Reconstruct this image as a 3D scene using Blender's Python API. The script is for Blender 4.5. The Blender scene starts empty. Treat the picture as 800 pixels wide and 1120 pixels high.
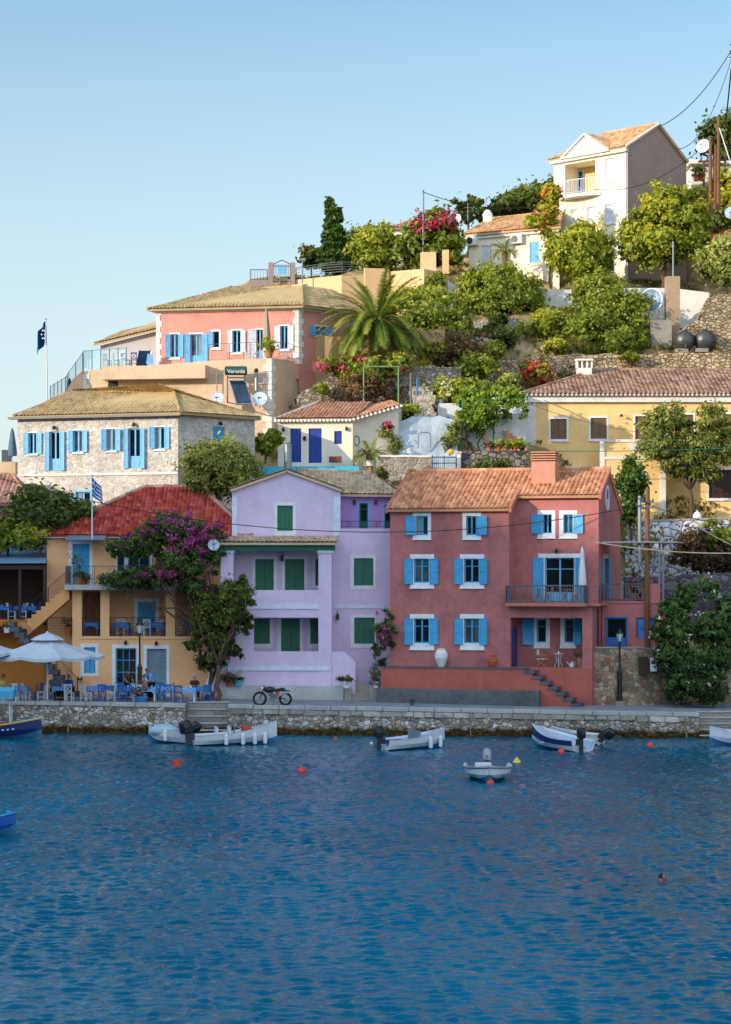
import bpy, bmesh, math, random
import numpy as np
from mathutils import Vector, Matrix, Quaternion
random.seed(7)
R = math.radians
# ------------------------------------------------------------------ camera model: f in px, eye height, horizon row
F, CZ, HY = 2400.0, 9.0, 620.0
def X(px, Y): return (px-400)*Y/F
def Zz(py, Y): return CZ-(py-HY)*Y/F
def P(px, py, Y): return Vector((X(px, Y), Y, Zz(py, Y)))
sc = bpy.context.scene
COL = sc.collection
ORG = {}
# ------------------------------------------------------------------ mesh builder
class MB:
    def __init__(s): s.v=[]; s.f=[]; s.mi=[]; s.uv={}; s.M=None; s.m=0; s.tone={}
    def add(s, vs, fs, uvs=None):
        b=len(s.v)
        if s.M is not None: vs=[s.M@Vector(v) for v in vs]
        s.v+= [tuple(v) for v in vs]
        for i,f in enumerate(fs):
            s.f.append(tuple(b+k for k in f)); s.mi.append(s.m)
            if uvs is not None: s.uv[len(s.f)-1]=uvs[i]
        return s
    def quad(s,a,b,c,d): return s.add([a,b,c,d],[(0,1,2,3)])
    def box(s,x0,x1,y0,y1,z0,z1):
        return s.add([(x0,y0,z0),(x1,y0,z0),(x1,y1,z0),(x0,y1,z0),(x0,y0,z1),(x1,y0,z1),(x1,y1,z1),(x0,y1,z1)],
            [(0,3,2,1),(4,5,6,7),(0,1,5,4),(1,2,6,5),(2,3,7,6),(3,0,4,7)])
    def prism(s,poly,d):
        n=len(poly); d=Vector(d); p=[Vector(q) for q in poly]
        return s.add(p+[q+d for q in p],[tuple(range(n)),tuple(range(2*n-1,n-1,-1))]+[(i,i+n,(i+1)%n+n,(i+1)%n) for i in range(n)])
    def tube(s,pts,r,n=6,cap=True):
        pts=[Vector(p) for p in pts]
        if not isinstance(r,(list,tuple)): r=[r]*len(pts)
        vs=[];fs=[]
        t=(pts[1]-pts[0]).normalized(); a=t.orthogonal().normalized()
        for i,p in enumerate(pts):
            if i<len(pts)-1: t2=(pts[i+1]-p)
            else: t2=(p-pts[i-1])
            if 0<i<len(pts)-1: t2=(pts[i+1]-pts[i-1])
            if t2.length<1e-6: t2=t
            t=t2.normalized(); a=(a-t*a.dot(t))
            a=a.normalized() if a.length>1e-5 else t.orthogonal().normalized()
            b=t.cross(a)
            for k in range(n):
                w=2*math.pi*k/n; vs.append(p+(a*math.cos(w)+b*math.sin(w))*r[i])
        for i in range(len(pts)-1):
            for k in range(n):
                k2=(k+1)%n; fs.append((i*n+k,i*n+k2,(i+1)*n+k2,(i+1)*n+k))
        if cap: fs.append(tuple(range(n-1,-1,-1))); fs.append(tuple((len(pts)-1)*n+k for k in range(n)))
        return s.add(vs,fs)
    def lathe(s,prof,c=(0,0,0),n=14,sx=1,sy=1):
        vs=[];fs=[]
        for r,z in prof:
            for k in range(n):
                w=2*math.pi*k/n; vs.append((c[0]+math.cos(w)*r*sx,c[1]+math.sin(w)*r*sy,c[2]+z))
        for i in range(len(prof)-1):
            for k in range(n):
                k2=(k+1)%n; fs.append((i*n+k,i*n+k2,(i+1)*n+k2,(i+1)*n+k))
        fs.append(tuple(range(n-1,-1,-1))); fs.append(tuple((len(prof)-1)*n+k for k in range(n)))
        return s.add(vs,fs)
    def ball(s,c,rx,ry=None,rz=None,n=12,m=8):
        ry=ry or rx; rz=rz or rx
        prof=[(max(1e-3,math.sin(math.pi*i/m)),-math.cos(math.pi*i/m)*rz) for i in range(m+1)]
        return s.lathe([(a,z) for a,z in prof],c,n,rx,ry)
    def build(s,name,mat,parent=None,org=None,smooth=False,kind=None,bevel=0):
        o_=Vector((0,0,0))
        if parent is not None: o_=ORG.get(parent.name,Vector((0,0,0)))
        elif org is not None: o_=Vector(org)
        me=bpy.data.meshes.new(name)
        if s.v:
            va=np.array(s.v,dtype=np.float64)-np.array(o_)
            me.from_pydata(va.tolist(),[],s.f)
        mats=mat if isinstance(mat,(list,tuple)) else [mat]
        for m in mats: me.materials.append(m)
        if len(mats)>1: me.polygons.foreach_set('material_index',s.mi)
        if s.uv:
            uvl=me.uv_layers.new(name='UVMap').data
            for fi,uvs in s.uv.items():
                pl=me.polygons[fi]
                for k,li in enumerate(pl.loop_indices): uvl[li].uv=uvs[k]
        if smooth: me.polygons.foreach_set('use_smooth',[True]*len(me.polygons))
        me.update()
        o=bpy.data.objects.new(name,me); COL.objects.link(o)
        if parent is not None: o.parent=parent
        else: o.location=o_
        ORG[o.name]=o_
        if kind: o['kind']=kind
        if bevel:
            b=o.modifiers.new('b','BEVEL'); b.width=bevel; b.segments=2; b.limit_method='ANGLE'
        return o
def tag(o,label=None,cat=None,group=None,kind=None):
    if label: o['label']=label
    if cat: o['category']=cat
    if group: o['group']=group
    if kind: o['kind']=kind
    return o
def thing(name,label,cat,loc=(0,0,0),group=None,rz=0):
    o=bpy.data.objects.new(name,None); COL.objects.link(o); o.location=loc; o.rotation_euler=(0,0,rz)
    o.empty_display_size=.3
    ORG[o.name]=Vector(loc)
    return tag(o,label,cat,group)
def proto(name,label,cat,group=None):
    return thing(name,label,cat,(0,0,0),group)
def kids(o): return [c for c in o.children]
def copy_tree(o,par=None):
    c=o.copy(); COL.objects.link(c)
    if par is not None: c.parent=par
    for k in list(o.children): copy_tree(k,c)
    return c
USED=set()
def place(pr,loc,rz=0,label=None,group=None,scale=None):
    if pr.name in USED: o=copy_tree(pr)
    else: USED.add(pr.name); o=pr
    o.location=loc; o.rotation_euler=(0,0,rz)
    if scale: o.scale=(scale,)*3 if not isinstance(scale,tuple) else scale
    if label: o['label']=label
    if group: o['group']=group
    return o
# ------------------------------------------------------------------ materials
def srgb(c):
    if isinstance(c,str): c=[int(c[i:i+2],16)/255 for i in (0,2,4)]
    else: c=[k/255 if max(c)>1.001 else k for k in c]
    return tuple((k/12.92 if k<=.04045 else ((k+.055)/1.055)**2.4) for k in c)+(1,)
def mul(c,k): return tuple(min(1,max(0,a*k)) for a in c[:3])+(1,)
class NT:
    def __init__(s,name):
        s.m=bpy.data.materials.new(name); s.m.use_nodes=True; s.t=s.m.node_tree; s.n=s.t.nodes; s.n.clear()
        s.out=s.n.new('ShaderNodeOutputMaterial'); s.b=s.n.new('ShaderNodeBsdfPrincipled')
        s.l(s.b.outputs[0],s.out.inputs[0])
    def l(s,a,b): s.t.links.new(a,b)
    def new(s,t,**k):
        n=s.n.new('ShaderNode'+t)
        for a,b in k.items():
            if a in n.inputs.keys() if hasattr(n.inputs,'keys') else False: n.inputs[a].default_value=b
            else: setattr(n,a,b)
        return n
    def coord(s,kind='Object',scale=(1,1,1)):
        tc=s.n.new('ShaderNodeTexCoord'); mp=s.n.new('ShaderNodeMapping'); mp.inputs['Scale'].default_value=scale
        s.l(tc.outputs[kind],mp.inputs[0]); return mp.outputs[0]
    def noise(s,vec,scale=5,detail=4,rough=.55,dist=0):
        n=s.n.new('ShaderNodeTexNoise'); n.inputs['Scale'].default_value=scale; n.inputs['Detail'].default_value=detail
        n.inputs['Roughness'].default_value=rough; n.inputs['Distortion'].default_value=dist
        s.l(vec,n.inputs['Vector']); return n.outputs[0]
    def ramp(s,fac,stops,interp='LINEAR'):
        r=s.n.new('ShaderNodeValToRGB'); cr=r.color_ramp; cr.interpolation=interp
        while len(cr.elements)<len(stops): cr.elements.new(.5)
        for e,(p,c) in zip(cr.elements,stops): e.position=p; e.color=c if len(c)==4 else tuple(c)+(1,)
        s.l(fac,r.inputs[0]); return r.outputs[0]
    def mix(s,fac,a,b,mode='MIX'):
        m=s.n.new('ShaderNodeMixRGB'); m.blend_type=mode
        for sock,val in zip(m.inputs,(fac,a,b)):
            if hasattr(val,'is_output') or isinstance(val,bpy.types.NodeSocket): s.l(val,sock)
            elif isinstance(val,(int,float)): sock.default_value=val if sock.type=='VALUE' else (val,)*3+(1,)
            else: sock.default_value=val
        return m.outputs[0]
    def math(s,op,a,b=0):
        m=s.n.new('ShaderNodeMath'); m.operation=op
        for sock,val in zip(m.inputs,(a,b)):
            if isinstance(val,bpy.types.NodeSocket): s.l(val,sock)
            else: sock.default_value=val
        return m.outputs[0]
    def bump(s,h,strength=.4,dist=.02):
        b=s.n.new('ShaderNodeBump'); b.inputs['Strength'].default_value=strength; b.inputs['Distance'].default_value=dist
        s.l(h,b.inputs['Height']); s.l(b.outputs[0],s.b.inputs['Normal'])
    def col(s,c):
        if isinstance(c,bpy.types.NodeSocket): s.l(c,s.b.inputs['Base Color'])
        else: s.b.inputs['Base Color'].default_value=c
    def set(s,**k):
        for a,v in k.items(): s.b.inputs[a.replace('_',' ')].default_value=v
_M={}
def memo(fn):
    def w(*a,**k):
        key=(fn.__name__,repr(a),repr(sorted(k.items())))
        if key not in _M: _M[key]=fn(*a,**k)
        return _M[key]
    return w
K0,K1=(0,0,0,1),(1,1,1,1)
@memo
def plaster(name,c,stain=.25,wear=.15,rough=.9):
    t=NT(name); c=srgb(c); v=t.coord()
    big=t.noise(v,.45,5,.6); fine=t.noise(v,9,5,.6)
    md=t.noise(v,2.6,6,.7,.5)
    vs=t.coord('Object',(3.5,3.5,.35)); st=t.noise(vs,1.2,6,.65,.3)
    a=t.ramp(big,[(.3,mul(c,1-stain)),(.5,c),(.72,mul(c,1+stain*.45))])
    a=t.mix(1,a,t.ramp(md,[(.3,(1-stain*.75,)*3+(1,)),(.55,K1),(.75,(1+stain*.4,)*3+(1,))]),'MULTIPLY')
    a=t.mix(t.ramp(st,[(.45,K0),(.75,(stain,)*3+(1,))]),a,mul(c,.55))
    gp=t.n.new('ShaderNodeNewGeometry'); sp=t.n.new('ShaderNodeSeparateXYZ'); t.l(gp.outputs['Position'],sp.inputs[0])
    dz=t.math('SUBTRACT',sp.outputs[2],t.math('MULTIPLY',t.noise(v,1.1,5,.6),1.5)); a=t.mix(t.ramp(t.math('MULTIPLY',dz,.3),[(.25,(.45,.45,.45,1)),(.5,K0)]),a,mul(c,.5))
    g=tuple(.5*x+.5*y for x,y in zip(c[:3],(.5,.48,.45)))+(1,)
    a=t.mix(t.ramp(fine,[(.5,K0),(.8,(wear,)*3+(1,))]),a,g)
    t.col(a); t.set(Roughness=rough,Specular_IOR_Level=.2)
    t.bump(t.math('ADD',t.math('MULTIPLY',fine,.6),t.noise(v,40,3)),.35,.015); return t.m
@memo
def paint(name,c,rough=.5,var=.12,metal=0.0):
    t=NT(name); c=srgb(c); v=t.coord(); n=t.noise(v,3,4); f=t.noise(v,22,3)
    a=t.ramp(n,[(.3,mul(c,1-var)),(.7,mul(c,1+var))]); a=t.mix(t.ramp(f,[(.55,K0),(.8,(var*1.3,)*3+(1,))]),a,mul(c,.5))
    t.col(a); t.set(Roughness=rough,Metallic=metal); t.bump(f,.15,.005); return t.m
@memo
def wood(name,c,rough=.7):
    t=NT(name); c=srgb(c); v=t.coord('Object',(8,8,.8)); n=t.noise(v,2,6,.65,.8)
    t.col(t.ramp(n,[(.25,mul(c,.5)),(.5,c),(.8,mul(c,1.4))])); t.set(Roughness=rough); t.bump(n,.3,.01); return t.m
@memo
def stone(name,cols,mortar,scale=3.2,el=(1,1,1.35),mw=.07,bump=.9,algae=False,var=1.0):
    t=NT(name); v=t.coord('Object',el)
    nv=t.n.new('ShaderNodeTexNoise'); nv.inputs['Scale'].default_value=2.2; nv.inputs['Detail'].default_value=3; t.l(v,nv.inputs['Vector'])
    wv=t.mix(.12,v,nv.outputs['Color'])
    def vor(feat,sc_):
        n=t.n.new('ShaderNodeTexVoronoi'); n.feature=feat; n.inputs['Scale'].default_value=sc_; t.l(wv,n.inputs['Vector']); return n
    c=vor('F1',scale); e=vor('DISTANCE_TO_EDGE',scale)
    sp=t.n.new('ShaderNodeSeparateColor'); t.l(c.outputs['Color'],sp.inputs[0])
    st=[(i/(len(cols)-1),srgb(k)) for i,k in enumerate(cols)]
    a=t.ramp(sp.outputs[0],st)
    fn=t.noise(v,14,6,.7)
    a=t.mix(1,a,t.ramp(fn,[(.25,(.55,.55,.55,1)),(.75,(1.25,1.25,1.25,1))]),'MULTIPLY')
    a=t.mix(1,a,t.ramp(t.noise(v,.5,4),[(.3,(.72,.72,.72,1)),(.7,(1.12,1.12,1.12,1))]),'MULTIPLY')
    em=t.ramp(e.outputs['Distance'],[(mw*.35,K0),(mw,K1)])
    a=t.mix(em,srgb(mortar),a)
    if algae:
        g=t.n.new('ShaderNodeNewGeometry'); s=t.n.new('ShaderNodeSeparateXYZ'); t.l(g.outputs['Position'],s.inputs[0])
        h=t.math('ADD',s.outputs[2],t.math('MULTIPLY',t.noise(v,1.8,4),-.55))
        k=t.ramp(h,[(.02,K1),(.28,K0)])
        alg=t.ramp(t.noise(v,5,4),[(.3,srgb('1d150c')),(.55,srgb('4a3717')),(.75,srgb('7a6426'))])
        a=t.mix(k,a,alg)
    t.col(a); t.set(Roughness=.92,Specular_IOR_Level=.2)
    t.bump(t.math('ADD',t.ramp(e.outputs['Distance'],[(0,K0),(mw*2.2,K1)]),t.math('MULTIPLY',fn,.5)),bump,.06); return t.m
@memo
def tiles(name,cols):
    t=NT(name); tc=t.n.new('ShaderNodeTexCoord')
    fl=t.n.new('ShaderNodeVectorMath'); fl.operation='FLOOR'; t.l(tc.outputs['UV'],fl.inputs[0])
    wn=t.n.new('ShaderNodeTexWhiteNoise'); wn.noise_dimensions='2D'; t.l(fl.outputs[0],wn.inputs['Vector'])
    a=t.ramp(wn.outputs['Value'],[(i/(len(cols)-1),srgb(k)) for i,k in enumerate(cols)])
    v=t.coord(); n=t.noise(v,1.1,6,.65)
    a=t.mix(1,a,t.ramp(n,[(.25,(.78,.76,.74,1)),(.6,(1,1,1,1)),(.8,(1.12,1.12,1.12,1))]),'MULTIPLY')
    f=t.noise(v,12,4); a=t.mix(t.ramp(f,[(.5,K0),(.8,(.25,.25,.25,1))]),a,mul(srgb(cols[0]),.5))
    t.col(a); t.set(Roughness=.85,Specular_IOR_Level=.25); t.bump(f,.3,.01); return t.m
@memo
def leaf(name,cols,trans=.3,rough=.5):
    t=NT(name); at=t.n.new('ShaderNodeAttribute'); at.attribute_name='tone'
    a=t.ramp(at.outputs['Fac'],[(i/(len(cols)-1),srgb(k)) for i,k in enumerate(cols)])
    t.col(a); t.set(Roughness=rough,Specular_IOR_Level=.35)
    tr=t.n.new('ShaderNodeBsdfTranslucent'); t.l(t.mix(1,a,(1.3,1.35,.7,1),'MULTIPLY'),tr.inputs[0])
    mx=t.n.new('ShaderNodeMixShader'); mx.inputs[0].default_value=trans
    t.l(t.b.outputs[0],mx.inputs[1]); t.l(tr.outputs[0],mx.inputs[2]); t.l(mx.outputs[0],t.out.inputs[0]); return t.m
@memo
def ground(name,stops,scale=.6,rough=.95,bump=.5):
    t=NT(name); v=t.coord(); n=t.noise(v,scale,8,.65); f=t.noise(v,scale*14,5,.7)
    a=t.ramp(t.math('ADD',t.math('MULTIPLY',n,.7),t.math('MULTIPLY',f,.3)),[(p,srgb(c)) for p,c in stops])
    t.col(a); t.set(Roughness=rough,Specular_IOR_Level=.2); t.bump(f,bump,.06); return t.m
@memo
def glass(name,c='10181f',rough=.08):
    t=NT(name); v=t.coord(); n=t.noise(v,1.3,3)
    t.col(t.ramp(n,[(.35,mul(srgb(c),.5)),(.7,mul(srgb(c),1.5))])); t.set(Roughness=rough,Specular_IOR_Level=.6); return t.m
@memo
def clear(name,c='a8d8e0',alpha=.45):
    t=NT(name); t.col(srgb(c)); t.set(Roughness=.06,Alpha=alpha,Specular_IOR_Level=.6); return t.m
@memo
def cloth(name,c,var=.15):
    t=NT(name); c=srgb(c); v=t.coord(); n=t.noise(v,2.5,4); w=t.noise(v,60,2)
    t.col(t.ramp(n,[(.3,mul(c,1-var)),(.7,mul(c,1+var))])); t.set(Roughness=.95,Specular_IOR_Level=.1)
    t.bump(t.math('ADD',n,t.math('MULTIPLY',w,.2)),.3,.03); return t.m

WHITE=paint('white_paint','dfe3e6',.6); BLUE=paint('blue_paint','309ed2',.45); BLUE2=paint('deep_blue_paint','2472ba',.45)
NAVY=paint('navy_blue_paint','183a7c',.5); LBLUE=paint('pale_blue_paint','66b2e2',.5); GREEN=paint('green_paint','1a6e52',.5)
IRON=paint('black_iron','16181b',.45,.1); STEEL=paint('galvanised_steel','8c949c',.4,.1,.6); GREYM=paint('grey_metal_rail','59636e',.5)
GLASS=glass('window_glass'); CURT=cloth('curtain','7c8b93'); CONC=plaster('concrete','9a948b',.3,.3); CONCD=plaster('dark_concrete','5e6370',.3,.3)
BARK=wood('bark','5a4636',.95); BROWN=wood('brown_wood','7a4a2a'); DWOOD=wood('dark_wood','3a2418'); TERRA=plaster('terracotta','b8623c',.2,.2)
WPL=plaster('white_plaster','e4e2dc',.18,.12); SKIN=paint('skin','b98468',.6,.08); HAIR=paint('dark_hair','1d1512',.7)
# ------------------------------------------------------------------ facades
class Fac:
    def __init__(s,pa,Ya,pb,Yb):
        s.A=Vector((X(pa,Ya),Ya)); s.B=Vector((X(pb,Yb),Yb)); s.d=(s.B-s.A).normalized(); s.L=(s.B-s.A).length
        s.n=Vector((s.d.y,-s.d.x))
        if s.n.y>0: s.n=-s.n
        s.holes=[]
    def uv(s,px,py):
        dx=(px-400)/F
        # A + u d = t (dx,1)
        det=s.d.x*(-1)-(-dx)*s.d.y
        u=((-s.A.x)*(-1)-(-dx)*(-s.A.y))/det
        t=s.A.y+u*s.d.y
        return u, CZ-(py-HY)/F*t
    def pt(s,u,z,off=0):
        q=s.A+s.d*u+s.n*off; return Vector((q.x,q.y,z))
    def rect(s,r):
        x0,y0,x1,y1=r; u0,_=s.uv(x0,y0); u1,_=s.uv(x1,y1); xm=(x0+x1)/2
        return (u0,s.uv(xm,y1)[1],u1,s.uv(xm,y0)[1])
    def zat(s,px,py): return s.uv(px,py)[1]
    def box(s,mb,u0,u1,z0,z1,o0,o1):
        p=[s.pt(u0,z0,o1),s.pt(u1,z0,o1),s.pt(u1,z0,o0),s.pt(u0,z0,o0)]
        q=[s.pt(u0,z1,o1),s.pt(u1,z1,o1),s.pt(u1,z1,o0),s.pt(u0,z1,o0)]
        mb.add(p+q,[(3,2,1,0),(4,5,6,7),(0,1,5,4),(1,2,6,5),(2,3,7,6),(3,0,4,7)])
    def wall(s,mb,u0,u1,z0,z1,depth=.3,top=None,off=0,holes=None):
        """grid of quads with the registered openings left out and reveals; top = list of (u,z) above z1 (gable)"""
        hs=[h for h in (s.holes if holes is None else holes) if h[2]>u0 and h[0]<u1 and h[3]>z0 and h[1]<z1]
        us=sorted(set([u0,u1]+[min(u1,max(u0,k)) for h in hs for k in (h[0],h[2])]))
        zs=sorted(set([z0,z1]+[min(z1,max(z0,k)) for h in hs for k in (h[1],h[3])]))
        for a,b in zip(us[:-1],us[1:]):
            if b-a<1e-4: continue
            for c,d in zip(zs[:-1],zs[1:]):
                if d-c<1e-4: continue
                um,zm=(a+b)/2,(c+d)/2
                if any(h[0]<um<h[2] and h[1]<zm<h[3] for h in hs): continue
                mb.quad(s.pt(a,c,off),s.pt(b,c,off),s.pt(b,d,off),s.pt(a,d,off))
        for h in hs:
            a,c,b,d=max(h[0],u0),max(h[1],z0),min(h[2],u1),min(h[3],z1)
            dd=-depth+off
            mb.quad(s.pt(a,c,off),s.pt(a,d,off),s.pt(a,d,dd),s.pt(a,c,dd)); mb.quad(s.pt(b,c,dd),s.pt(b,d,dd),s.pt(b,d,off),s.pt(b,c,off))
            mb.quad(s.pt(a,c,dd),s.pt(b,c,dd),s.pt(b,c,off),s.pt(a,c,off)); mb.quad(s.pt(a,d,off),s.pt(b,d,off),s.pt(b,d,dd),s.pt(a,d,dd))
        if top:
            vs=[s.pt(u0,z1,off),s.pt(u1,z1,off)]+[s.pt(u,z,off) for u,z in top]
            mb.add(vs,[tuple(range(len(vs)))])
def shutter_mesh(fac,u0,u1,z0,z1,o0,mb=None,louvre=True):
    mb=mb or MB(); w=.055; t=.045
    fac.box(mb,u0,u0+w,z0,z1,o0,o0+t); fac.box(mb,u1-w,u1,z0,z1,o0,o0+t)
    zm=[z0,(z0+z1)/2,z1]; rails=[(z0,z0+w*1.3),(zm[1]-w*.6,zm[1]+w*.6),(z1-w*1.3,z1)]
    for a,b in rails: fac.box(mb,u0+w,u1-w,a,b,o0+.002,o0+t-.002)
    if louvre:
        for (_,a),(b,_) in zip(rails[:-1],rails[1:]):
            n=max(3,int((b-a)/.085)); h=(b-a)/n
            for i in range(n):
                z=a+h*i
                mb.quad(fac.pt(u0+w,z,o0+t*.85),fac.pt(u1-w,z,o0+t*.85),fac.pt(u1-w,z+h,o0+t*.25),fac.pt(u0+w,z+h,o0+t*.25))
    else:
        n=max(2,int(round((u1-u0)/.16))); pw=(u1-u0-2*w)/n
        for i in range(n): fac.box(mb,u0+w+pw*i+.006,u0+w+pw*(i+1)-.006,z0+w,z1-w,o0+.004,o0+t*.7)
    return mb
RS=random.Random(12)
def window(root,fac,op,sur=.11,sh=(),shy=None,kind='window',mull=(2,2),closed=False,frame=BLUE,shm=BLUE,sm=WHITE,pane=GLASS,sill=True,depth=.16,label=None,hole=True,leaves=2,surtop=True,lamp=None,louvre=True,panel=False,shlabel=None):
    u0,z0,u1,z1=fac.rect(op)
    if hole: fac.holes.append((u0,z0,u1,z1))
    mb=MB(); w=.07 if u1-u0>.5 else .05; d0,d1=-depth,-depth+.05
    if closed:
        fac.box(mb,u0,u0+w*.6,z0,z1,d0+.02,d1+.03); fac.box(mb,u1-w*.6,u1,z0,z1,d0+.02,d1+.03); fac.box(mb,u0,u1,z1-w*.6,z1,d0+.018,d1+.032)
        o=mb.build(kind,frame,root); o_=o
        lw=(u1-u0-w*1.2)/leaves
        for i in range(leaves):
            s_=shutter_mesh(fac,u0+w*.6+lw*i+.008,u0+w*.6+lw*(i+1)-.008,z0+.01,z1-w*.6-.005,d0+.03,louvre=louvre)
            s_.build('shutter' if kind=='window' else 'door_leaf',shm,o)
    else:
        zb=z0
        if kind=='door' or panel:
            zb=z0+(z1-z0)*.28; fac.box(mb,u0+w,u1-w,z0+.02,zb,d0+.01,d1-.01)
            for k in range(mull[0]):
                a=u0+w+(u1-u0-2*w)*k/mull[0]; b=u0+w+(u1-u0-2*w)*(k+1)/mull[0]
                fac.box(mb,a+.08,b-.08,z0+.12,zb-.08,d1-.012,d1+.008)
        fac.box(mb,u0,u0+w,z0,z1,d0,d1); fac.box(mb,u1-w,u1,z0,z1,d0,d1)
        fac.box(mb,u0+w,u1-w,z1-w,z1,d0,d1); fac.box(mb,u0+w,u1-w,zb,zb+w,d0,d1)
        for k in range(1,mull[0]):
            u=u0+w+(u1-u0-2*w)*k/mull[0]; q=.045 if k*2==mull[0] else .018; fac.box(mb,u-q,u+q,zb+w,z1-w,d0+.004,d1+.004)
        for k in range(1,mull[1]):
            z=zb+(z1-zb)*k/mull[1]
            if mull[1]==2: z=zb+(z1-zb)*.68
            fac.box(mb,u0+w,u1-w,z-.02,z+.02,d0+.008,d1-.004)
        o=mb.build(kind,frame,root)
        g=MB(); g.quad(fac.pt(u0+w*.8,zb,d0+.015),fac.pt(u1-w*.8,zb,d0+.015),fac.pt(u1-w*.8,z1-w*.5,d0+.015),fac.pt(u0+w*.8,z1-w*.5,d0+.015))
        g.build('pane',pane if pane is not GLASS else RS.choice((GLASS,GLASS,glass('curtained_glass','4a545a',.15),glass('blue_sky_glass','20303c',.05))),o)
        if RS.random()<.4 and u1-u0>.6:
            g=MB(); k=RS.uniform(.2,.38)*(u1-u0); ub=u0+w if RS.random()<.5 else u1-w-k; fac.box(g,ub,ub+k,zb+w,z1-w,d0+.017,d0+.03); g.build('curtain',CURT,o)
    if label: o['label']=label
    if sur:
        s_=MB()
        if isinstance(sur,tuple): a,c,b,d=fac.rect(sur)
        else: a,c,b,d=u0-sur,z0-sur,u1+sur,z1+sur
        if kind=='door': c=z0
        p=.03
        fac.box(s_,a,u0,c,d,-.02,p); fac.box(s_,u1,b,c,d,-.02,p); fac.box(s_,u0,u1,z1,d,-.02,p)
        if kind!='door': fac.box(s_,u0,u1,c,z0,-.02,p)
        s_.build('surround',sm,o)
        if sill and kind!='door':
            q=MB(); fac.box(q,a-.04,b+.04,c-.05,c-.002,-.02,.1); q.build('sill',sm,o)
    for k in sh:
        a,b=k[:2]; zz=fac.rect((a,(shy or (op[1],op[3]))[0],b,(shy or (op[1],op[3]))[1]))
        mm=k[2] if len(k)>2 else shm
        ang=RS.choice((.03,.05,.08,.16,.3,.04)); rgt=(zz[0]+zz[2])/2>(u0+u1)/2; hg=zz[0] if rgt else zz[2]; wd=zz[2]-zz[0]
        H_=fac.A+fac.d*hg+fac.n*.04; d_=fac.d*math.cos(ang)+fac.n*math.sin(ang)*(1 if rgt else -1); sf=Fac.__new__(Fac); sf.A=H_; sf.B=H_+d_; sf.d=d_; sf.L=1; sf.n=Vector((d_.y,-d_.x)); sf.n=sf.n if sf.n.dot(fac.n)>0 else -sf.n; sf.holes=[]
        s_=shutter_mesh(sf,0 if rgt else -wd,wd if rgt else 0,zz[1],zz[3],.0,louvre=louvre)
        q=s_.build('shutter',mm,o)
    if lamp:
        u,z=fac.uv(*lamp); q=MB(); fac.box(q,u-.05,u+.05,z-.05,z+.1,0,.08); q.ball(fac.pt(u,z-.02,.2),.1,.1,.12,8,6); q.tube([fac.pt(u,z+.08,.05),fac.pt(u,z+.14,.2),fac.pt(u,z+.05,.2)],.02,5)
        q.build('wall_lamp',IRON,root)
    return o
# ------------------------------------------------------------------ tiled roofs
def roof_plane(mb,e0,e1,r0,r1,pitch=.26,row=.42,amp=.08,sub=6,thick=.12):
    e0,e1,r0,r1=[Vector(k) for k in (e0,e1,r0,r1)]
    a=(e1-e0).normalized(); mid=(r0+r1)/2-(e0+e1)/2
    n=a.cross(mid).normalized()
    if n.z<0: n=-n
    up=n.cross(a).normalized()
    if up.dot(mid)<0: up=-up
    H=(r0-e0).dot(up); H1=(r1-e0).dot(up); H=max(H,H1); nr=max(2,int(H/row))
    sr0,sr1=(r0-e0).dot(a),(r1-e0).dot(a); L=(e1-e0).length
    smin=min(0,sr0); smax=max(L,sr1); N=int((smax-smin)/(pitch/sub))+1
    ss=np.linspace(smin,smax,N+1)
    prof=np.abs(np.cos(np.pi*(ss/pitch)))**.8*amp
    rows=[]
    for i in range(nr):
        for fr,lift in ((0,.02),(1,.0)):
            t=(i+fr)/nr; rows.append((t,lift,i))
    vs=[];idx=0
    E0,A,UP,Nn=[np.array(k) for k in (e0,a,up,n)]
    allp=[];lims=[]
    for t,lift,i in rows:
        lo,hi=sr0*t,L+(sr1-L)*t; lims.append((lo,hi))
        s=np.clip(ss,lo,hi)
        allp.append(E0+np.outer(s,A)+UP*(t*H)+np.outer(prof+lift+.02,Nn))
    base=len(mb.v)
    for p in allp: mb.v+= [tuple(q) for q in p.tolist()]
    W=N+1
    for k in range(len(rows)-1):
        i=rows[k][2]; lo=max(lims[k][0],lims[k+1][0])-pitch/sub; hi=min(lims[k][1],lims[k+1][1])+pitch/sub
        lo=min(lims[k][0],lims[k+1][0]); hi=max(lims[k][1],lims[k+1][1])
        for j in range(N):
            if ss[j+1]<=lo+1e-6 or ss[j]>=hi-1e-6: continue
            mb.f.append((base+k*W+j,base+k*W+j+1,base+(k+1)*W+j+1,base+(k+1)*W+j)); mb.mi.append(mb.m)
            c=(int(math.floor(ss[j]/pitch+.5))+.5,i+.5); mb.uv[len(mb.f)-1]=[c]*4
    # underside slab
    d=n*(-thick); q=[e0,e1,r1,r0] if (r1-r0).length>.02 else [e0,e1,r0]
    m=len(q); b=len(mb.v); mb.v+=[tuple(k+n*.01) for k in q]+[tuple(k+d) for k in q]
    for f in [tuple(range(m)),tuple(range(2*m-1,m-1,-1))]+[(i,i+m,(i+1)%m+m,(i+1)%m) for i in range(m)]:
        mb.f.append(tuple(b+k for k in f)); mb.mi.append(mb.m); mb.uv[len(mb.f)-1]=[(3.5,3.5)]*len(f)
def ridge(mb,a,b,r=.1,seg=.42,lift=.06):
    a,b=Vector(a),Vector(b); L=(b-a).length; n=max(1,int(L/seg)); d=(b-a)/n
    for i in range(n):
        p=a+d*i+Vector((0,0,lift)); q=p+d*1.05
        k=len(mb.f); mb.tube([p,q],[r*1.15,r*.95],8,True)
        for f in range(k,len(mb.f)): mb.uv[f]=[(200.5+i,7.5)]*len(mb.f[f])
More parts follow.
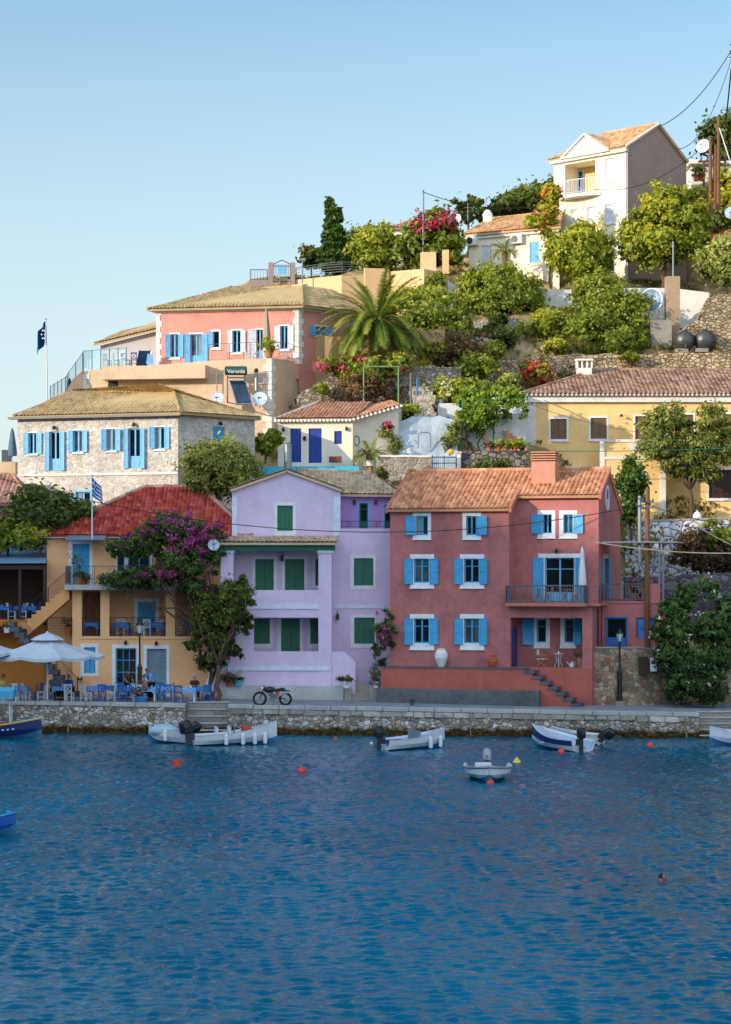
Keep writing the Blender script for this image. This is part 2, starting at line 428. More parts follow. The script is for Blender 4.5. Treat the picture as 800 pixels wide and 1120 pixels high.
# ------------------------------------------------------------------ rails
def rail(mb,pts,h=1.0,style='v',step=.14,r=.018,post=1.5,bars=5,closed_ends=True,pr=.03):
    pts=[Vector(p) for p in pts]; up=Vector((0,0,h))
    mb.tube([p+up for p in pts],r*1.5,6)
    for a,b in zip(pts[:-1],pts[1:]):
        L=(b-a).length; n=max(1,int(round(L/post)))
        for i in range(n+1): p=a.lerp(b,i/n); mb.tube([p,p+up],pr,6)
        if style=='v':
            mb.tube([a+Vector((0,0,.1)),b+Vector((0,0,.1))],r,5)
            m=max(1,int(L/step))
            for i in range(m): p=a.lerp(b,(i+.5)/m); mb.tube([p+Vector((0,0,.1)),p+up],r*.8,4,False)
        else:
            for k in range(bars): z=Vector((0,0,h*(k+.6)/(bars+.4))); mb.tube([a+z,b+z],r,4,False)
    return mb
# ------------------------------------------------------------------ foliage
def leaves_mesh(name,mat,parent,blobs,n,size,seed=1,clump=.28,aspect=1.6,flat=0.0,org=None,up=.35,shell=.5,nclump=None,tone_bias=0.0,droop=0.0,kind=None):
    rg=np.random.default_rng(seed)
    B=[(np.array(c,dtype=float),np.array([rx,ry,rz],dtype=float)) for c,rx,ry,rz in blobs]
    vol=np.array([r.prod()**.75 for _,r in B]); vol/=vol.sum()
    nc=nclump or max(12,int(n/55)); bi=rg.choice(len(B),nc,p=vol)
    dirs=rg.normal(size=(nc,3)); dirs/=np.linalg.norm(dirs,axis=1)[:,None]
    rad=(shell+(1-shell)*rg.random(nc))**.7*(.72+.5*rg.random(nc))
    cc=np.array([B[i][0] for i in bi]); rr=np.array([B[i][1] for i in bi])
    C=cc+dirs*rr*rad[:,None]; out=dirs*.7+np.array([0,0,up])
    ctone=rg.random(nc)
    csz=clump*.85*rr.mean(axis=1)*(.5+.9*rg.random(nc))
    k=rg.integers(0,nc,n)
    csz=csz*min(1,(110/nc)**.38)
    off=rg.normal(size=(n,3))*csz[k][:,None]*np.array([1,1,.75])
    off+=dirs[k]*(np.abs(rg.normal(size=n))*csz[k]*(.2+1.1*rg.random(nc)[k]))[:,None]; off*=np.where(rg.random(n)<.08,1.8,1.0)[:,None]
    pos=C[k]+off
    pos[:,2]-=droop*rg.random(n)*csz[k]
    nrm=out[k]*.9+rg.normal(size=(n,3))*.75+off/np.maximum(csz[k][:,None],1e-3)*.25; nrm/=np.linalg.norm(nrm,axis=1)[:,None]
    tv=rg.normal(size=(n,3)); tv[:,2]-=droop*1.5; t1=np.cross(nrm,tv); t1/=np.linalg.norm(t1,axis=1)[:,None]; t2=np.cross(nrm,t1)
    s=size*(.6+.8*rg.random(n))[:,None]
    a=pos+t2*s*aspect*.5; b=pos+t1*s*.5+nrm*s*.08; c=pos-t2*s*aspect*.5; d=pos-t1*s*.5+nrm*s*.08
    V=np.stack([a,b,c,d],axis=1).reshape(-1,3)
    o_=ORG[parent.name] if parent is not None else Vector(org or (0,0,0))
    V=V-np.array(o_)
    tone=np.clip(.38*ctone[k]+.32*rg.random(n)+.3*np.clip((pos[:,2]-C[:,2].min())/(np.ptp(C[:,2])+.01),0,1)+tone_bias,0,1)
    me=bpy.data.meshes.new(name); me.vertices.add(4*n); me.vertices.foreach_set('co',V.ravel())
    me.loops.add(4*n); me.loops.foreach_set('vertex_index',np.arange(4*n,dtype=np.int32))
    me.polygons.add(n); me.polygons.foreach_set('loop_start',np.arange(0,4*n,4,dtype=np.int32))
    at=me.attributes.new('tone','FLOAT','POINT'); at.data.foreach_set('value',np.repeat(tone,4).astype(np.float32))
    me.materials.append(mat); me.update(); me.validate()
    o=bpy.data.objects.new(name,me); COL.objects.link(o)
    if parent is not None: o.parent=parent
    else: o.location=o_
    ORG[o.name]=o_
    if kind: o['kind']=kind
    return o,C
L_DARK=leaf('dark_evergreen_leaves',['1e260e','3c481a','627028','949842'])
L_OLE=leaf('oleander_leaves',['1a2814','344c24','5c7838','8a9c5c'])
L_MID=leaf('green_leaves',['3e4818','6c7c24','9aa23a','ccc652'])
L_YEL=leaf('sunny_yellow_leaves',['4c5818','84902a','b4b43a','d8c84c'])
L_OLV=leaf('olive_leaves',['4a5026','7c8440','a8aa58','ccc67c'])
L_DRY=leaf('dry_russet_leaves',['3a2c1e','5e4630','826448','8e8048'])
L_CYP=leaf('cypress_leaves',['16260e','304a18','587626','8aa03c'])
L_VINE=leaf('vine_leaves',['3a4a14','5e7c1e','8ca032','b4c048'])
L_PALM=leaf('palm_leaves',['26360f','4c661e','849a38','c4b850'])
F_MAG=leaf('magenta_bracts',['6e2254','983070','b84c94','cc84b4'],.35)
F_PNK=leaf('crimson_bracts',['8a3040','b03a58','c8587c','d88a98'],.35)
F_RED=leaf('orange_red_flowers',['8a2c1c','b8442c','d46a50','e08a70'],.3)
F_WHT=leaf('white_blossom',['b8b4a8','d8d6cc','efeee8','ffffff'],.3)
F_YEL=leaf('orange_autumn_leaves',['8a4a12','b4681a','d08a2c','d8a848'],.3)
F_LIL=leaf('lilac_blossom',['4a2a3c','6e3f58','8a5478','a06a90'],.3)
def limb(mb,a,b,r0,r1,seed,w=.12,n=5):
    rg=random.Random(seed); a,b=Vector(a),Vector(b); L=(b-a).length; pts=[];rs=[]
    for i in range(n+1):
        t=i/n; j=Vector([rg.uniform(-1,1)*L*w*math.sin(math.pi*t) for _ in range(3)]); pts.append(a.lerp(b,t)+j+Vector((0,0,L*.06*math.sin(math.pi*t)))); rs.append(r0+(r1-r0)*t)
    mb.tube(pts,rs,7,True); return pts
def tree(name,label,base,blobs,mat=L_MID,n=6000,size=.16,trunk=.16,seed=1,group=None,cat='tree',branch=10,bark=BARK,flowers=None,root_down=1.5,fork=.45,**kw):
    """base point (Vector), blobs in world coords"""
    base=Vector(base); t=thing(name,label,cat,base,group)
    _,C=leaves_mesh('crown',mat,t,blobs,n,size,seed,**kw)
    if flowers:
        fm,fn,fs,fb=flowers
        leaves_mesh('blossom',fm,t,fb or [(c,rx*1.04,ry*1.04,rz*1.04) for c,rx,ry,rz in blobs],fn,fs,seed+50,clump=.2,shell=.85,nclump=max(30,fn//(7 if fm is F_WHT else 26)))
    mb=MB(); cen=sum((Vector(b[0]) for b in blobs),Vector())/len(blobs)
    low=min(b[0][2]-b[3]*.4 for b in blobs)
    f=base.lerp(cen,fork); f.z=max(base.z+.2,min(f.z,low))if low>base.z else base.z+.2
    limb(mb,base-Vector((0,0,root_down)),f,trunk*1.15,trunk*.8,seed,.05,6)
    for i,b in enumerate(blobs):
        q=limb(mb,f,b[0],trunk*.6,trunk*.25,seed+i*7,.1,6)
        D=[Vector(c) for c in C if (Vector(c)-Vector(b[0])).length<max(b[1],b[2],b[3])*1.1]
        random.Random(seed).shuffle(D)
        for j,c in enumerate(D[:max(2,branch//len(blobs))]): limb(mb,q[3+j%3],c,trunk*.28,trunk*.06,seed+j,.08,4)
    mb.build('trunk',bark,t,smooth=True)
    return t
def pxblob(px,py,Y,rw,rh,rd=None):
    """ellipsoid seen at px,py with half sizes in photo pixels"""
    k=Y/F; c=P(px,py,Y); return (c,rw*k,(rd if rd is not None else rw)*k,rh*k)
# ================================================================== camera, sky, sun
cam=bpy.data.cameras.new('camera'); co=bpy.data.objects.new('camera',cam); COL.objects.link(co)
co.location=(0,0,CZ); co.rotation_euler=(R(90),0,0); cam.sensor_fit='VERTICAL'; cam.sensor_height=36; cam.lens=36*F/1120
cam.shift_y=(HY-560)/1120; cam.clip_end=5000; cam.clip_start=.5; sc.camera=co
sc.view_settings.view_transform='Standard'; sc.view_settings.look='None'; sc.view_settings.exposure=0
SD=Vector((-.84,-.54,0)).normalized(); EL=R(15)
sdir=SD*math.cos(EL)+Vector((0,0,math.sin(EL)))
w=bpy.data.worlds.new('World'); sc.world=w; w.use_nodes=True; nt=w.node_tree
sky=nt.nodes.new('ShaderNodeTexSky'); sky.sky_type='NISHITA'; sky.sun_disc=False; sky.sun_elevation=R(18); sky.sun_rotation=math.atan2(SD.x,SD.y)
sky.air_density=1.0; sky.dust_density=.35; sky.ozone_density=1.6
bg=nt.nodes['Background']; bg.inputs[1].default_value=.15
tcw=nt.nodes.new('ShaderNodeTexCoord'); sx_=nt.nodes.new('ShaderNodeSeparateXYZ'); nt.links.new(tcw.outputs['Generated'],sx_.inputs[0])
rw=nt.nodes.new('ShaderNodeValToRGB'); rw.color_ramp.elements[0].position=0; rw.color_ramp.elements[0].color=(.85,.85,.85,1); rw.color_ramp.elements[1].position=.31; rw.color_ramp.elements[1].color=(0,0,0,1); nt.links.new(sx_.outputs[2],rw.inputs[0])
m1=nt.nodes.new('ShaderNodeMixRGB'); m1.blend_type='MULTIPLY'; m1.inputs[0].default_value=1; nt.links.new(sky.outputs[0],m1.inputs[1])
rz_=nt.nodes.new('ShaderNodeValToRGB'); e_=rz_.color_ramp.elements; e_[0].position=.16; e_[0].color=(1.17,1.31,1.31,1); e_[1].position=.5; e_[1].color=(.2,.84,1.1,1); nt.links.new(sx_.outputs[2],rz_.inputs[0]); nt.links.new(rz_.outputs[0],m1.inputs[2])
m2=nt.nodes.new('ShaderNodeMixRGB'); m2.inputs[2].default_value=(4.8,5.45,5.75,1); nt.links.new(rw.outputs[0],m2.inputs[0]); nt.links.new(m1.outputs[0],m2.inputs[1])
# fill light added to the sky behind the camera, brightens the shaded fronts
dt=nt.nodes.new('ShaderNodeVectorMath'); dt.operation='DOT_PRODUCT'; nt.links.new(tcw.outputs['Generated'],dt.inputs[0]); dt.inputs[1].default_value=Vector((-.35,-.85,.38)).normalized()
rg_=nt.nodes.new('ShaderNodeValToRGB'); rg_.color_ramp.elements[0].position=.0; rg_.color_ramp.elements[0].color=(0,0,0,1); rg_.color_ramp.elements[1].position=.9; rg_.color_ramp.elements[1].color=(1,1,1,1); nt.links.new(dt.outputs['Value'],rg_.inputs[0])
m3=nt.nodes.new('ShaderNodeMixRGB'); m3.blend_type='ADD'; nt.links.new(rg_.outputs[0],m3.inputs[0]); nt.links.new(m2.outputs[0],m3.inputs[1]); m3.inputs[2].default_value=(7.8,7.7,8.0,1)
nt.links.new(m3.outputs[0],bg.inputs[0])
sl=bpy.data.lights.new('sun','SUN'); so=bpy.data.objects.new('sun',sl); COL.objects.link(so); sl.energy=4.7; sl.angle=R(.55); sl.color=(1,.84,.62)
so.rotation_euler=sdir.to_track_quat('Z','Y').to_euler(); so.location=(-60,-60,60)
# ================================================================== headland behind the camera that keeps the low evening sun off the quay
QK=[(-400,40),(-200,60),(-126,64),(-119,65.5),(-116,68),(-112,72.5),(-106,72.5),(-103,70),(-101,68.8),(-97,68.2),(-94,68.5),(-90,70),(-60,76),(0,85),(200,60),(320,20)]
rd=Vector((.5407,-.8412,0)); mb=MB(); N=0
prof=[(-150,-3),(-100,.3),(-60,.55),(-25,.85),(0,1),(30,.86),(80,.55),(170,-3)]
for q,h in QK:
    for d,k in prof:
        h2=h+262*(math.tan(EL)-math.tan(R(12))); p=rd*q+SD*(193+d); mb.v.append((p.x,p.y,h2*k if k>0 else -3))
for i in range(len(QK)-1):
    for j in range(len(prof)-1):
        a=i*len(prof)+j; mb.f.append((a,a+1,a+1+len(prof),a+len(prof))); mb.mi.append(0)
mb.build('headland_hill',ground('hill_scrub',[(.35,'2c3a1c'),(.5,'56603a'),(.65,'8a8268')],.1),kind='structure')
# ================================================================== water
def water_material():
    t=NT('sea_water'); v=t.coord()
    t.col(t.ramp(t.noise(t.coord('Object',(.06,.03,1)),1,3),[(.3,srgb('004a66')),(.7,srgb('037290'))])); t.set(Roughness=.06,IOR=1.33,Specular_Tint=(1,1,.85,1))
    gu=t.ramp(t.noise(t.coord('Object',(.09,.035,1)),1,4,.6,.8),[(.38,(.35,)*3+(1,)),(.6,K1)]); t.bump(t.math('MULTIPLY',t.noise(t.coord('Object',(1,.8,1)),6.5,4,.65),gu),.9,.05); return t.m
def spaced(zones):
    out=[]
    for a,b,s in zones: out+=list(np.arange(a,b,s))
    out.append(zones[-1][1]); return np.array(out)
xs=spaced([(-1500,-100,175),(-100,-30,7),(-30,30,.13),(30,100,7),(100,1500,175)])
ys=spaced([(-900,-60,120),(-60,30,6),(30,39,.5),(39,60,.085),(60,85,.12),(85,121,.16),(121,200,10),(200,3400,400)])
gx,gy=np.meshgrid(xs,ys); rg=np.random.default_rng(3); gz=np.zeros_like(gx)
fade=np.clip((32-np.abs(gx))/4,0,1)*np.clip((gy-34)/5,0,1)
for lo,hi,amp,k in ((.28,.5,.0048,30),(.5,1.0,.0042,26),(1.0,2.6,.004,12)):
    for i in range(k):
        lam=rg.uniform(lo,hi); th=rg.normal(1.45,.75); ph=rg.uniform(0,6.28); kx,ky=math.cos(th)*6.283/lam,math.sin(th)*6.283/lam
        s=np.sin(gx*kx+gy*ky+ph+.6*np.sin(gx*.21+gy*.17+i)); gz+=amp*(lam/hi)*(s+.25*np.cos(2*(gx*kx+gy*ky+ph)))*1.0
gz*=fade
# calmer close under the quay
nx_,ny_=len(xs),len(ys); me=bpy.data.meshes.new('sea'); V=np.stack([gx,gy,gz],-1).reshape(-1,3)
idx=np.arange(nx_*ny_).reshape(ny_,nx_); Fq=np.stack([idx[:-1,:-1],idx[:-1,1:],idx[1:,1:],idx[1:,:-1]],-1).reshape(-1,4)
me.vertices.add(len(V)); me.vertices.foreach_set('co',V.ravel()); me.loops.add(Fq.size); me.loops.foreach_set('vertex_index',Fq.ravel().astype(np.int32))
me.polygons.add(len(Fq)); me.polygons.foreach_set('loop_start',np.arange(0,Fq.size,4,dtype=np.int32)); me.polygons.foreach_set('use_smooth',[True]*len(Fq))
me.materials.append(water_material()); me.update(); o=bpy.data.objects.new('sea',me); COL.objects.link(o); o['kind']='structure'
# ================================================================== promenade and quay
def gzf(x): return 1.73-.0108*(x+19.8)
def eyf(x): return 119.0-.105*(x+19.8)
def GP(px,Y,dz=0):   # point on the promenade
    x=X(px,Y); return Vector((x,Y,gzf(x)+dz))
def gY(px,py):
    Y=122.
    for _ in range(20): Y=(9-gzf(X(px,Y)))*F/(py-620)
    return Y
def G(px,py,dz=0): return GP(px,gY(px,py),dz)
sx=[X(-260,118),X(203,118),X(249,117.5),X(764,115.3),X(1100,114)]
mb=MB()
# paving surface: in front it follows the quay edge, with the two stair bays cut out
xa=[-60,X(-100,119),X(203,118),X(249,117.5),X(500,116.5),X(764,115.3),60]
for i in range(len(xa)-1):
    x0,x1=xa[i],xa[i+1]; bay=2.0 if (i==2 or i==5) else .55
    if i in(2,5): y0,y1=eyf(x0)+bay,eyf(x1)+bay
    else: y0,y1=eyf(x0)+.55,eyf(x1)+.55
    n=1
    mb.quad((x0,y0,gzf(x0)),(x1,y1,gzf(x1)),(x1,131,gzf(x1)),(x0,131,gzf(x0)))
mb.build('promenade_pavement',ground('worn_asphalt',[(.3,'6a7078'),(.5,'848a92'),(.7,'9fa4a8')],.9,.9,.25),kind='structure')
# kerb slab along the edge + stone quay wall
QST=stone('quay_stone',['86827c','b8b2a8','d4d0c8','eceae4','a08e7a','c8bca8','767068'],'6e665c',4.2,(1,1,1.3),.06,.8,True)
CAP=plaster('quay_cap','c8cac8',.3,.4); 
mb=MB(); cap=MB(); rgq=random.Random(5)
def quayrun(x0,x1,dy=0):
    n=max(1,int((x1-x0)/.28)); hs=[0,.25,.5,.75,1.0]
    cols=[]
    for i in range(n+1):
        x=x0+(x1-x0)*i/n; zt=gzf(x)-.2; cols.append([(x,eyf(x)+dy+.05-rgq.random()*.07-(.3*max(0,.28-k)**1)*1.3,-.6+(zt+.6)*k) for k in hs])
    b=len(mb.v)
    for c in cols: mb.v+=c
    for i in range(n):
        for k in range(4): a=b+i*5+k; mb.f.append((a,a+5,a+6,a+1)); mb.mi.append(0)
    m=max(1,int((x1-x0)/1.35))
    for i in range(m):
        a=x0+(x1-x0)*i/m+.012; c=x0+(x1-x0)*(i+1)/m-.012; j=rgq.random()*.035; dz=rgq.random()*.02
        za,zc=gzf(a)+.012+dz,gzf(c)+.012+dz; ya,yc=eyf(a)+dy-.06-j,eyf(c)+dy-.06-j
        cap.add([(a,ya,za-.21),(c,yc,zc-.21),(c,yc+.64+j,zc-.21),(a,ya+.64+j,za-.21),(a,ya,za),(c,yc,zc),(c,yc+.64+j,zc),(a,ya+.64+j,za)],[(0,3,2,1),(4,5,6,7),(0,1,5,4),(1,2,6,5),(2,3,7,6),(3,0,4,7)])
quayrun(-60,sx[1]); quayrun(sx[2],sx[3]+.02)
# end faces of the wall at the stair bays
for x,s in ((sx[1],1),(sx[2],-1),(sx[3],1)):
    y=eyf(x); mb.quad((x,y,-.6),(x,y+2.1,-.6),(x,y+2.1,gzf(x)-.01),(x,y,gzf(x)-.01))
# second course of squared blocks on the right hand run
blk=MB(); x=sx[2]+.1
while x<sx[3]-.6:
    l=rgq.uniform(.5,1.1); x1=min(x+l,sx[3]-.5); z=gzf(x)-.2
    y=eyf(x); h=rgq.uniform(.24,.32); blk.box(x,x1-.03,y-.10-rgq.random()*.03,y+.3,z-h,z-.012); x=x1
wl=mb.build('quay_wall',QST,kind='structure')
cap.build('quay_edge_slabs',CAP,kind='structure',bevel=.02)
blk.build('quay_block_course',stone('block_stone',['a8a49c','c8c4ba','9a9488','d8d4cc'],'8a857c',.9,(1,1,1),.01,.5),kind='structure',bevel=.025)
def steps(x0,x1,name,n,label):
    m=MB(); zt=(gzf(x0)+gzf(x1))/2; y=eyf(x0)+2.0
    for i in range(n):
        z=zt-.02-(i+.0)*(zt+.15)/n; a=y-(i+1)*2.0/n
        m.box(x0+.01,x1-.01,a,y+.2 if i==0 else y-i*2.0/n+.03,-.6,z-.003*i)
    t=thing(name,label,'steps',(x0,y,0)); m.build('risers',stone('step_stone',['8c8a84','a8a6a0','9a9892'],'6c6a66',1.0,(.8,.8,2.4),.02,.4,True),t,bevel=.02)
    m=MB()
    for i in range(n): z=zt-.02-i*(zt+.15)/n; a=y-(i+1)*2.0/n; m.box(x0+.02,x1-.02,a-.05,a+.38,z+.001,z+.06)
    m.build('treads',plaster('worn_step_slabs','c4c4c0',.35,.5),t,bevel=.015)
steps(sx[1],sx[2],'stone_steps',5,'pale stone steps cut into the quay beside the two moored white boats')
steps(sx[3],sx[3]+9,'stone_steps',5,'pale stone steps at the right end of the quay below the oleander')
# ================================================================== terrain
TC=[]
def tc(px,Y,z): TC.append((X(px,Y),Y,z))
for px in range(-100,1000,100): tc(px,124,.9); tc(px,119,.6); tc(px,127.5,1.2)
for a in [(-50,131.5,3),(50,131.5,5),(150,131.5,6),(250,131.5,7),(350,131.5,8.5),(430,131.5,8.5),(550,131.5,7.5),(650,131.5,6.2),(750,131,5.5),(850,131,5.5),
 (-50,137,5),(50,138,8),(150,138,9.5),(240,139,12.8),(320,140,14.6),(440,140,14.4),(560,140,13),(700,143.5,11.7),(820,143.5,11.7),(-120,137,3),(-120,150,4),
 (-50,145,6),(20,145,9),(100,146,14),(200,146,16),(300,146,17.5),(400,147,18.3),(480,147,18.8),(560,149,17.4),(640,151,13.5),(700,151,13.5),(820,151,13.5),
 (0,155,9),(80,153,17),(150,155,20),(300,155,21.5),(400,155,22.6),(480,155,22.6),(560,156.5,21.8),(700,157,22),(820,157,22),
 (80,165,16),(150,168,22),(250,168,27),(350,166,29),(420,165,27.4),(500,166,28),(600,166,28.3),(700,166,26.8),(820,166,26.8),(440,160,25),(520,161,26.2),(620,161,25.4),(740,161,24.9),(820,161,24.9),
 (300,173,31.6),(400,173,32),(500,173,32),(600,174,31.8),(700,174,31.3),(820,174,31.5),(280,186,31),(400,186,33.5),(500,186,35),(600,190,38.5),(700,190,40.5),(800,190,42.5),(900,190,44),
 (200,180,24),(100,180,12),(0,180,3),(-100,180,1),(-300,160,0),(-300,200,0),(200,230,18),(400,230,28),(600,230,38),(800,230,44),(0,230,0),(1100,230,44),(1100,180,40),(1100,140,15)]: tc(*a)
TA=np.array(TC)
def terr(x,y):
    x=np.atleast_1d(np.asarray(x,float)); y=np.atleast_1d(np.asarray(y,float))
    d2=(x[:,None]-TA[None,:,0])**2*.6+(y[:,None]-TA[None,:,1])**2; w_=1/(d2+.8)**2.2
    return (w_*TA[None,:,2]).sum(1)/w_.sum(1)
txs=np.concatenate([np.arange(-120,-24,4),np.arange(-24,30,.5),np.arange(30,121,4)]); tys=np.concatenate([np.arange(124.5,195,.5),np.arange(195,420,6)])
gx,gy=np.meshgrid(txs,tys); gz=terr(gx.ravel(),gy.ravel()).reshape(gx.shape)
far=np.clip((gy-240)/120,0,1); gz=gz*(1-far)-3*far
side=np.clip((-gx-40)/50,0,1); gz=gz*(1-side)-3*side
rg=np.random.default_rng(9); 
for i in range(26):
    l=rg.uniform(.8,7); th=rg.uniform(0,6.28); gz+=.012*l**.6*np.sin(gx*math.cos(th)*6.28/l+gy*math.sin(th)*6.28/l+rg.uniform(0,6))*np.clip((gy-130)/3,0,1)
pxg=400+gx*F/gy
def lim(c,z): 
    global gz
    gz=np.where(c,np.minimum(gz,z),gz)
lim((pxg>640)&(gy<142.4)&(gx<60),7.4); lim((pxg>640)&(gy>=142.4)&(gy<150)&(gx<60),11.8); lim((pxg>556)&(gy<158.1)&(gy>148)&(gx<60),20.5); lim((pxg>620)&(gy>=158.1)&(gy<161)&(gx<60),23.9)
V=np.stack([gx,gy,gz],-1).reshape(-1,3); idx=np.arange(gx.size).reshape(gx.shape); Fq=np.stack([idx[:-1,:-1],idx[:-1,1:],idx[1:,1:],idx[1:,:-1]],-1).reshape(-1,4)
me=bpy.data.meshes.new('hillside_terrain'); me.vertices.add(len(V)); me.vertices.foreach_set('co',V.ravel()); me.loops.add(Fq.size); me.loops.foreach_set('vertex_index',Fq.ravel().astype(np.int32))
me.polygons.add(len(Fq)); me.polygons.foreach_set('loop_start',np.arange(0,Fq.size,4,dtype=np.int32))
me.materials.append(ground('dry_hillside',[(.32,'4a4824'),(.42,'706438'),(.5,'a08a62'),(.6,'c0a884'),(.7,'8c8850')],.7,.95,.8)); me.update()
o=bpy.data.objects.new('hillside_terrain',me); COL.objects.link(o); o['kind']='structure'
def tz(px,Y): return float(terr(X(px,Y),Y)[0])
# ================================================================== houses
def cR(x0,y0,x1,y1): return (410+x0/2.963,480+y0/2.963,410+x1/2.963,480+y1/2.963)
def cB(x0,y0,x1,y1): return (220+x0/3.077,500+y0/3.077,220+x1/3.077,500+y1/3.077)
def cA(x0,y0,x1,y1): return (x0/3.077,500+y0/3.077,x1/3.077,500+y1/3.077)
def cE(x0,y0,x1,y1): return (x0/2.667,280+y0/2.667,x1/2.667,280+y1/2.667)
def cG(x0,y0,x1,y1): return (160+x0/4,360+y0/4,160+x1/4,360+y1/4)
def cFf(x0,y0,x1,y1): return (260+x0/2.857,220+y0/2.857,260+x1/2.857,220+y1/2.857)
def cH(x0,y0,x1,y1): return (500+x0/2.667,330+y0/2.667,500+x1/2.667,330+y1/2.667)
def cI(x0,y0,x1,y1): return (500+x0/2.667,120+y0/2.667,500+x1/2.667,120+y1/2.667)
def v3(p2,z): return Vector((p2.x,p2.y,z))
# ------------------------------------------------------------------ RED HOUSE
RED=plaster('brick_red_plaster','ba7572',.26,.2); REDL=plaster('salmon_plaster','c07868',.15,.1)
th=R(15); d=Vector((math.cos(th),-math.sin(th)))       # along the front, to the right
nn=Vector((-math.sin(th),-math.cos(th)))               # outward
root=thing('red_house','brick red three storey house with pale blue shutters, tiled roof and terraced front','house',(X(560,121),121,1.4))
pxL,YL=427,123.2
A=Vector((X(pxL,YL),YL))
def fac_from(A,B):
    f=Fac.__new__(Fac); f.A=Vector(A); f.B=Vector(B); f.d=(f.B-f.A).normalized(); f.L=(f.B-f.A).length; f.n=Vector((f.d.y,-f.d.x)); f.holes=[]
    return f
f1=fac_from(A,A+d*20)       # left block front plane
u1=f1.uv(557,620)[0]
back=1.75
f2=fac_from(A-nn*back,A-nn*back+d*20)  # recessed right block
u2=f2.uv(655,560)[0]; u1b=u1
uR=u2
zE=f1.zat(500,556); SL=.43
mb=MB(); zt=f1.zat(500,729)  # terrace level
D_=10.0
zR=zE+SL*(D_/2)*1.0
# windows left block
for (cx,s1) in ((148,0),(315,1)):
    pass
W1=[(cR(135,250,173,312),cR(124,238,183,325),[cR(102,0,134,0)]),
    (cR(297,250,330,312),cR(285,238,345,325),[cR(331,0,366,0)])]
for op,su,sh in W1: window(root,f1,op,su,[(k[0],k[2]) for k in sh],mull=(2,1))
for y0,y1,s0,s1 in ((388,466,374,483),(582,662,568,682)):
    for x0 in (0,162):
        window(root,f1,cR(128+x0,y0,177+x0,y1),cR(115+x0,s0,193+x0,s1),[(cR(97+x0,0,0,0)[0],cR(125+x0,0,0,0)[0]),(cR(179+x0,0,0,0)[0],cR(207+x0,0,0,0)[0])],shy=(cR(0,y0,0,0)[1],cR(0,y1+5,0,0)[1]))
f1.wall(mb,0,u1,zt-.5,zE,.2)
# left block right return + left gable + back
pA=f1.pt(0,0); pB=f1.pt(u1,0); 
def inw(p,k): return Vector((p.x-nn.x*k,p.y-nn.y*k,0))
def wq(mb,p,q,z0,z1): mb.quad((p[0],p[1],z0),(q[0],q[1],z0),(q[0],q[1],z1),(p[0],p[1],z1))
pBb=inw(pB,back); pAb=inw(pA,D_); 
wq(mb,pB,pBb,zt-.5,zE+SL*back*.0); mb.add([(pB.x,pB.y,zE),(pBb.x,pBb.y,zE),(pBb.x,pBb.y,zE+SL*back)],[(0,1,2)])
g=[(pA.x,pA.y,zt-2),(pAb.x,pAb.y,zt-2),(pAb.x,pAb.y,zE)]; m_=inw(pA,D_/2); g+=[(m_.x,m_.y,zR),(pA.x,pA.y,zE)]; mb.add(g,[tuple(range(5))])
# right block upper
zE2=zE+SL*back
for x0,x1,s0,s1,sh in ((546,574,528,586,(508,545,BLUE)),(612,643,598,657,(645,676,LBLUE))):
    window(root,f2,cR(x0,245,x1,306),cR(s0,232,s1,321),[(cR(sh[0],0,0,0)[0],cR(sh[1],0,0,0)[0],sh[2])],shy=(cR(0,245,0,0)[1],cR(0,307,0,0)[1]),mull=(2,1))
window(root,f2,cR(552,385,648,545),cR(530,372,668,545),[(cR(513,0,0,0)[0],cR(548,0,0,0)[0]),(cR(652,0,0,0)[0],cR(684,0,0,0)[0])],kind='door',mull=(2,2),frame=LBLUE,lamp=cR(590,362,0,0)[:2])
f2.wall(mb,u1b-.2,u2,f2.zat(600,662)-.2,zE2,.2)
# right gable (faces the water-side right)
fg=fac_from(f2.pt(u2,0).xy,inw(f2.pt(u2,0),D_-back).xy)
fg.n=d.copy()
gp=f2.pt(u2,0); Lg=D_-back
# door to annex terrace on gable
zg0=1.0
u_d0,u_d1=1.9,3.3
zA=f2.zat(663,660)   # annex terrace level
fg.holes.append((u_d0,zA+.1,u_d1,zA+2.5))
fg.wall(mb,0,Lg,zg0,zE2,.2,top=[(Lg,zE+.0),(D_/2-back,zR)])
dm=MB(); fg.box(dm,u_d0,u_d1,zA+.1,zA+2.5,-.15,-.1); dd=dm.build('door',NAVY,root)
for a,b in ((u_d0-.75,u_d0-.02),(u_d1+.02,u_d1+.75)):
    q=shutter_mesh(fg,a,b,zA+.1,zA+2.5,.03); q.build('shutter',BLUE,dd)
q=MB(); fg.box(q,u_d0-.05,u_d1+.05,zA+2.5,zA+2.75,-.02,.05); q.build('lintel',paint('cream_trim','b8ae94',.7),dd)
# oval window in the gable
q=MB(); c=fg.pt(D_/2-back-.2,zE2-.35,.02); n_=28
def oval(fac,uc,zc,ru,rz,o): return [fac.pt(uc+ru*math.cos(2*math.pi*i/n_),zc+rz*math.sin(2*math.pi*i/n_),o) for i in range(n_)]
uc,zc=D_/2-back-.2,zE2-.1
a,b,c_,e_=oval(fg,uc,zc,.66,.72,.05),oval(fg,uc,zc,.5,.54,.05),oval(fg,uc,zc,.66,.72,-.01),oval(fg,uc,zc,.5,.54,-.01)
for i in range(n_): j=(i+1)%n_; q.quad(a[i],a[j],b[j],b[i]); q.quad(c_[i],c_[j],a[j],a[i]); q.quad(b[i],b[j],e_[j],e_[i])
ow=q.build('round_window',WHITE,root); q=MB(); q.add(oval(fg,uc,zc,.5,.54,.012),[tuple(range(n_))]); q.build('pane',glass('pale_blue_glass','4a7a9a'),ow)
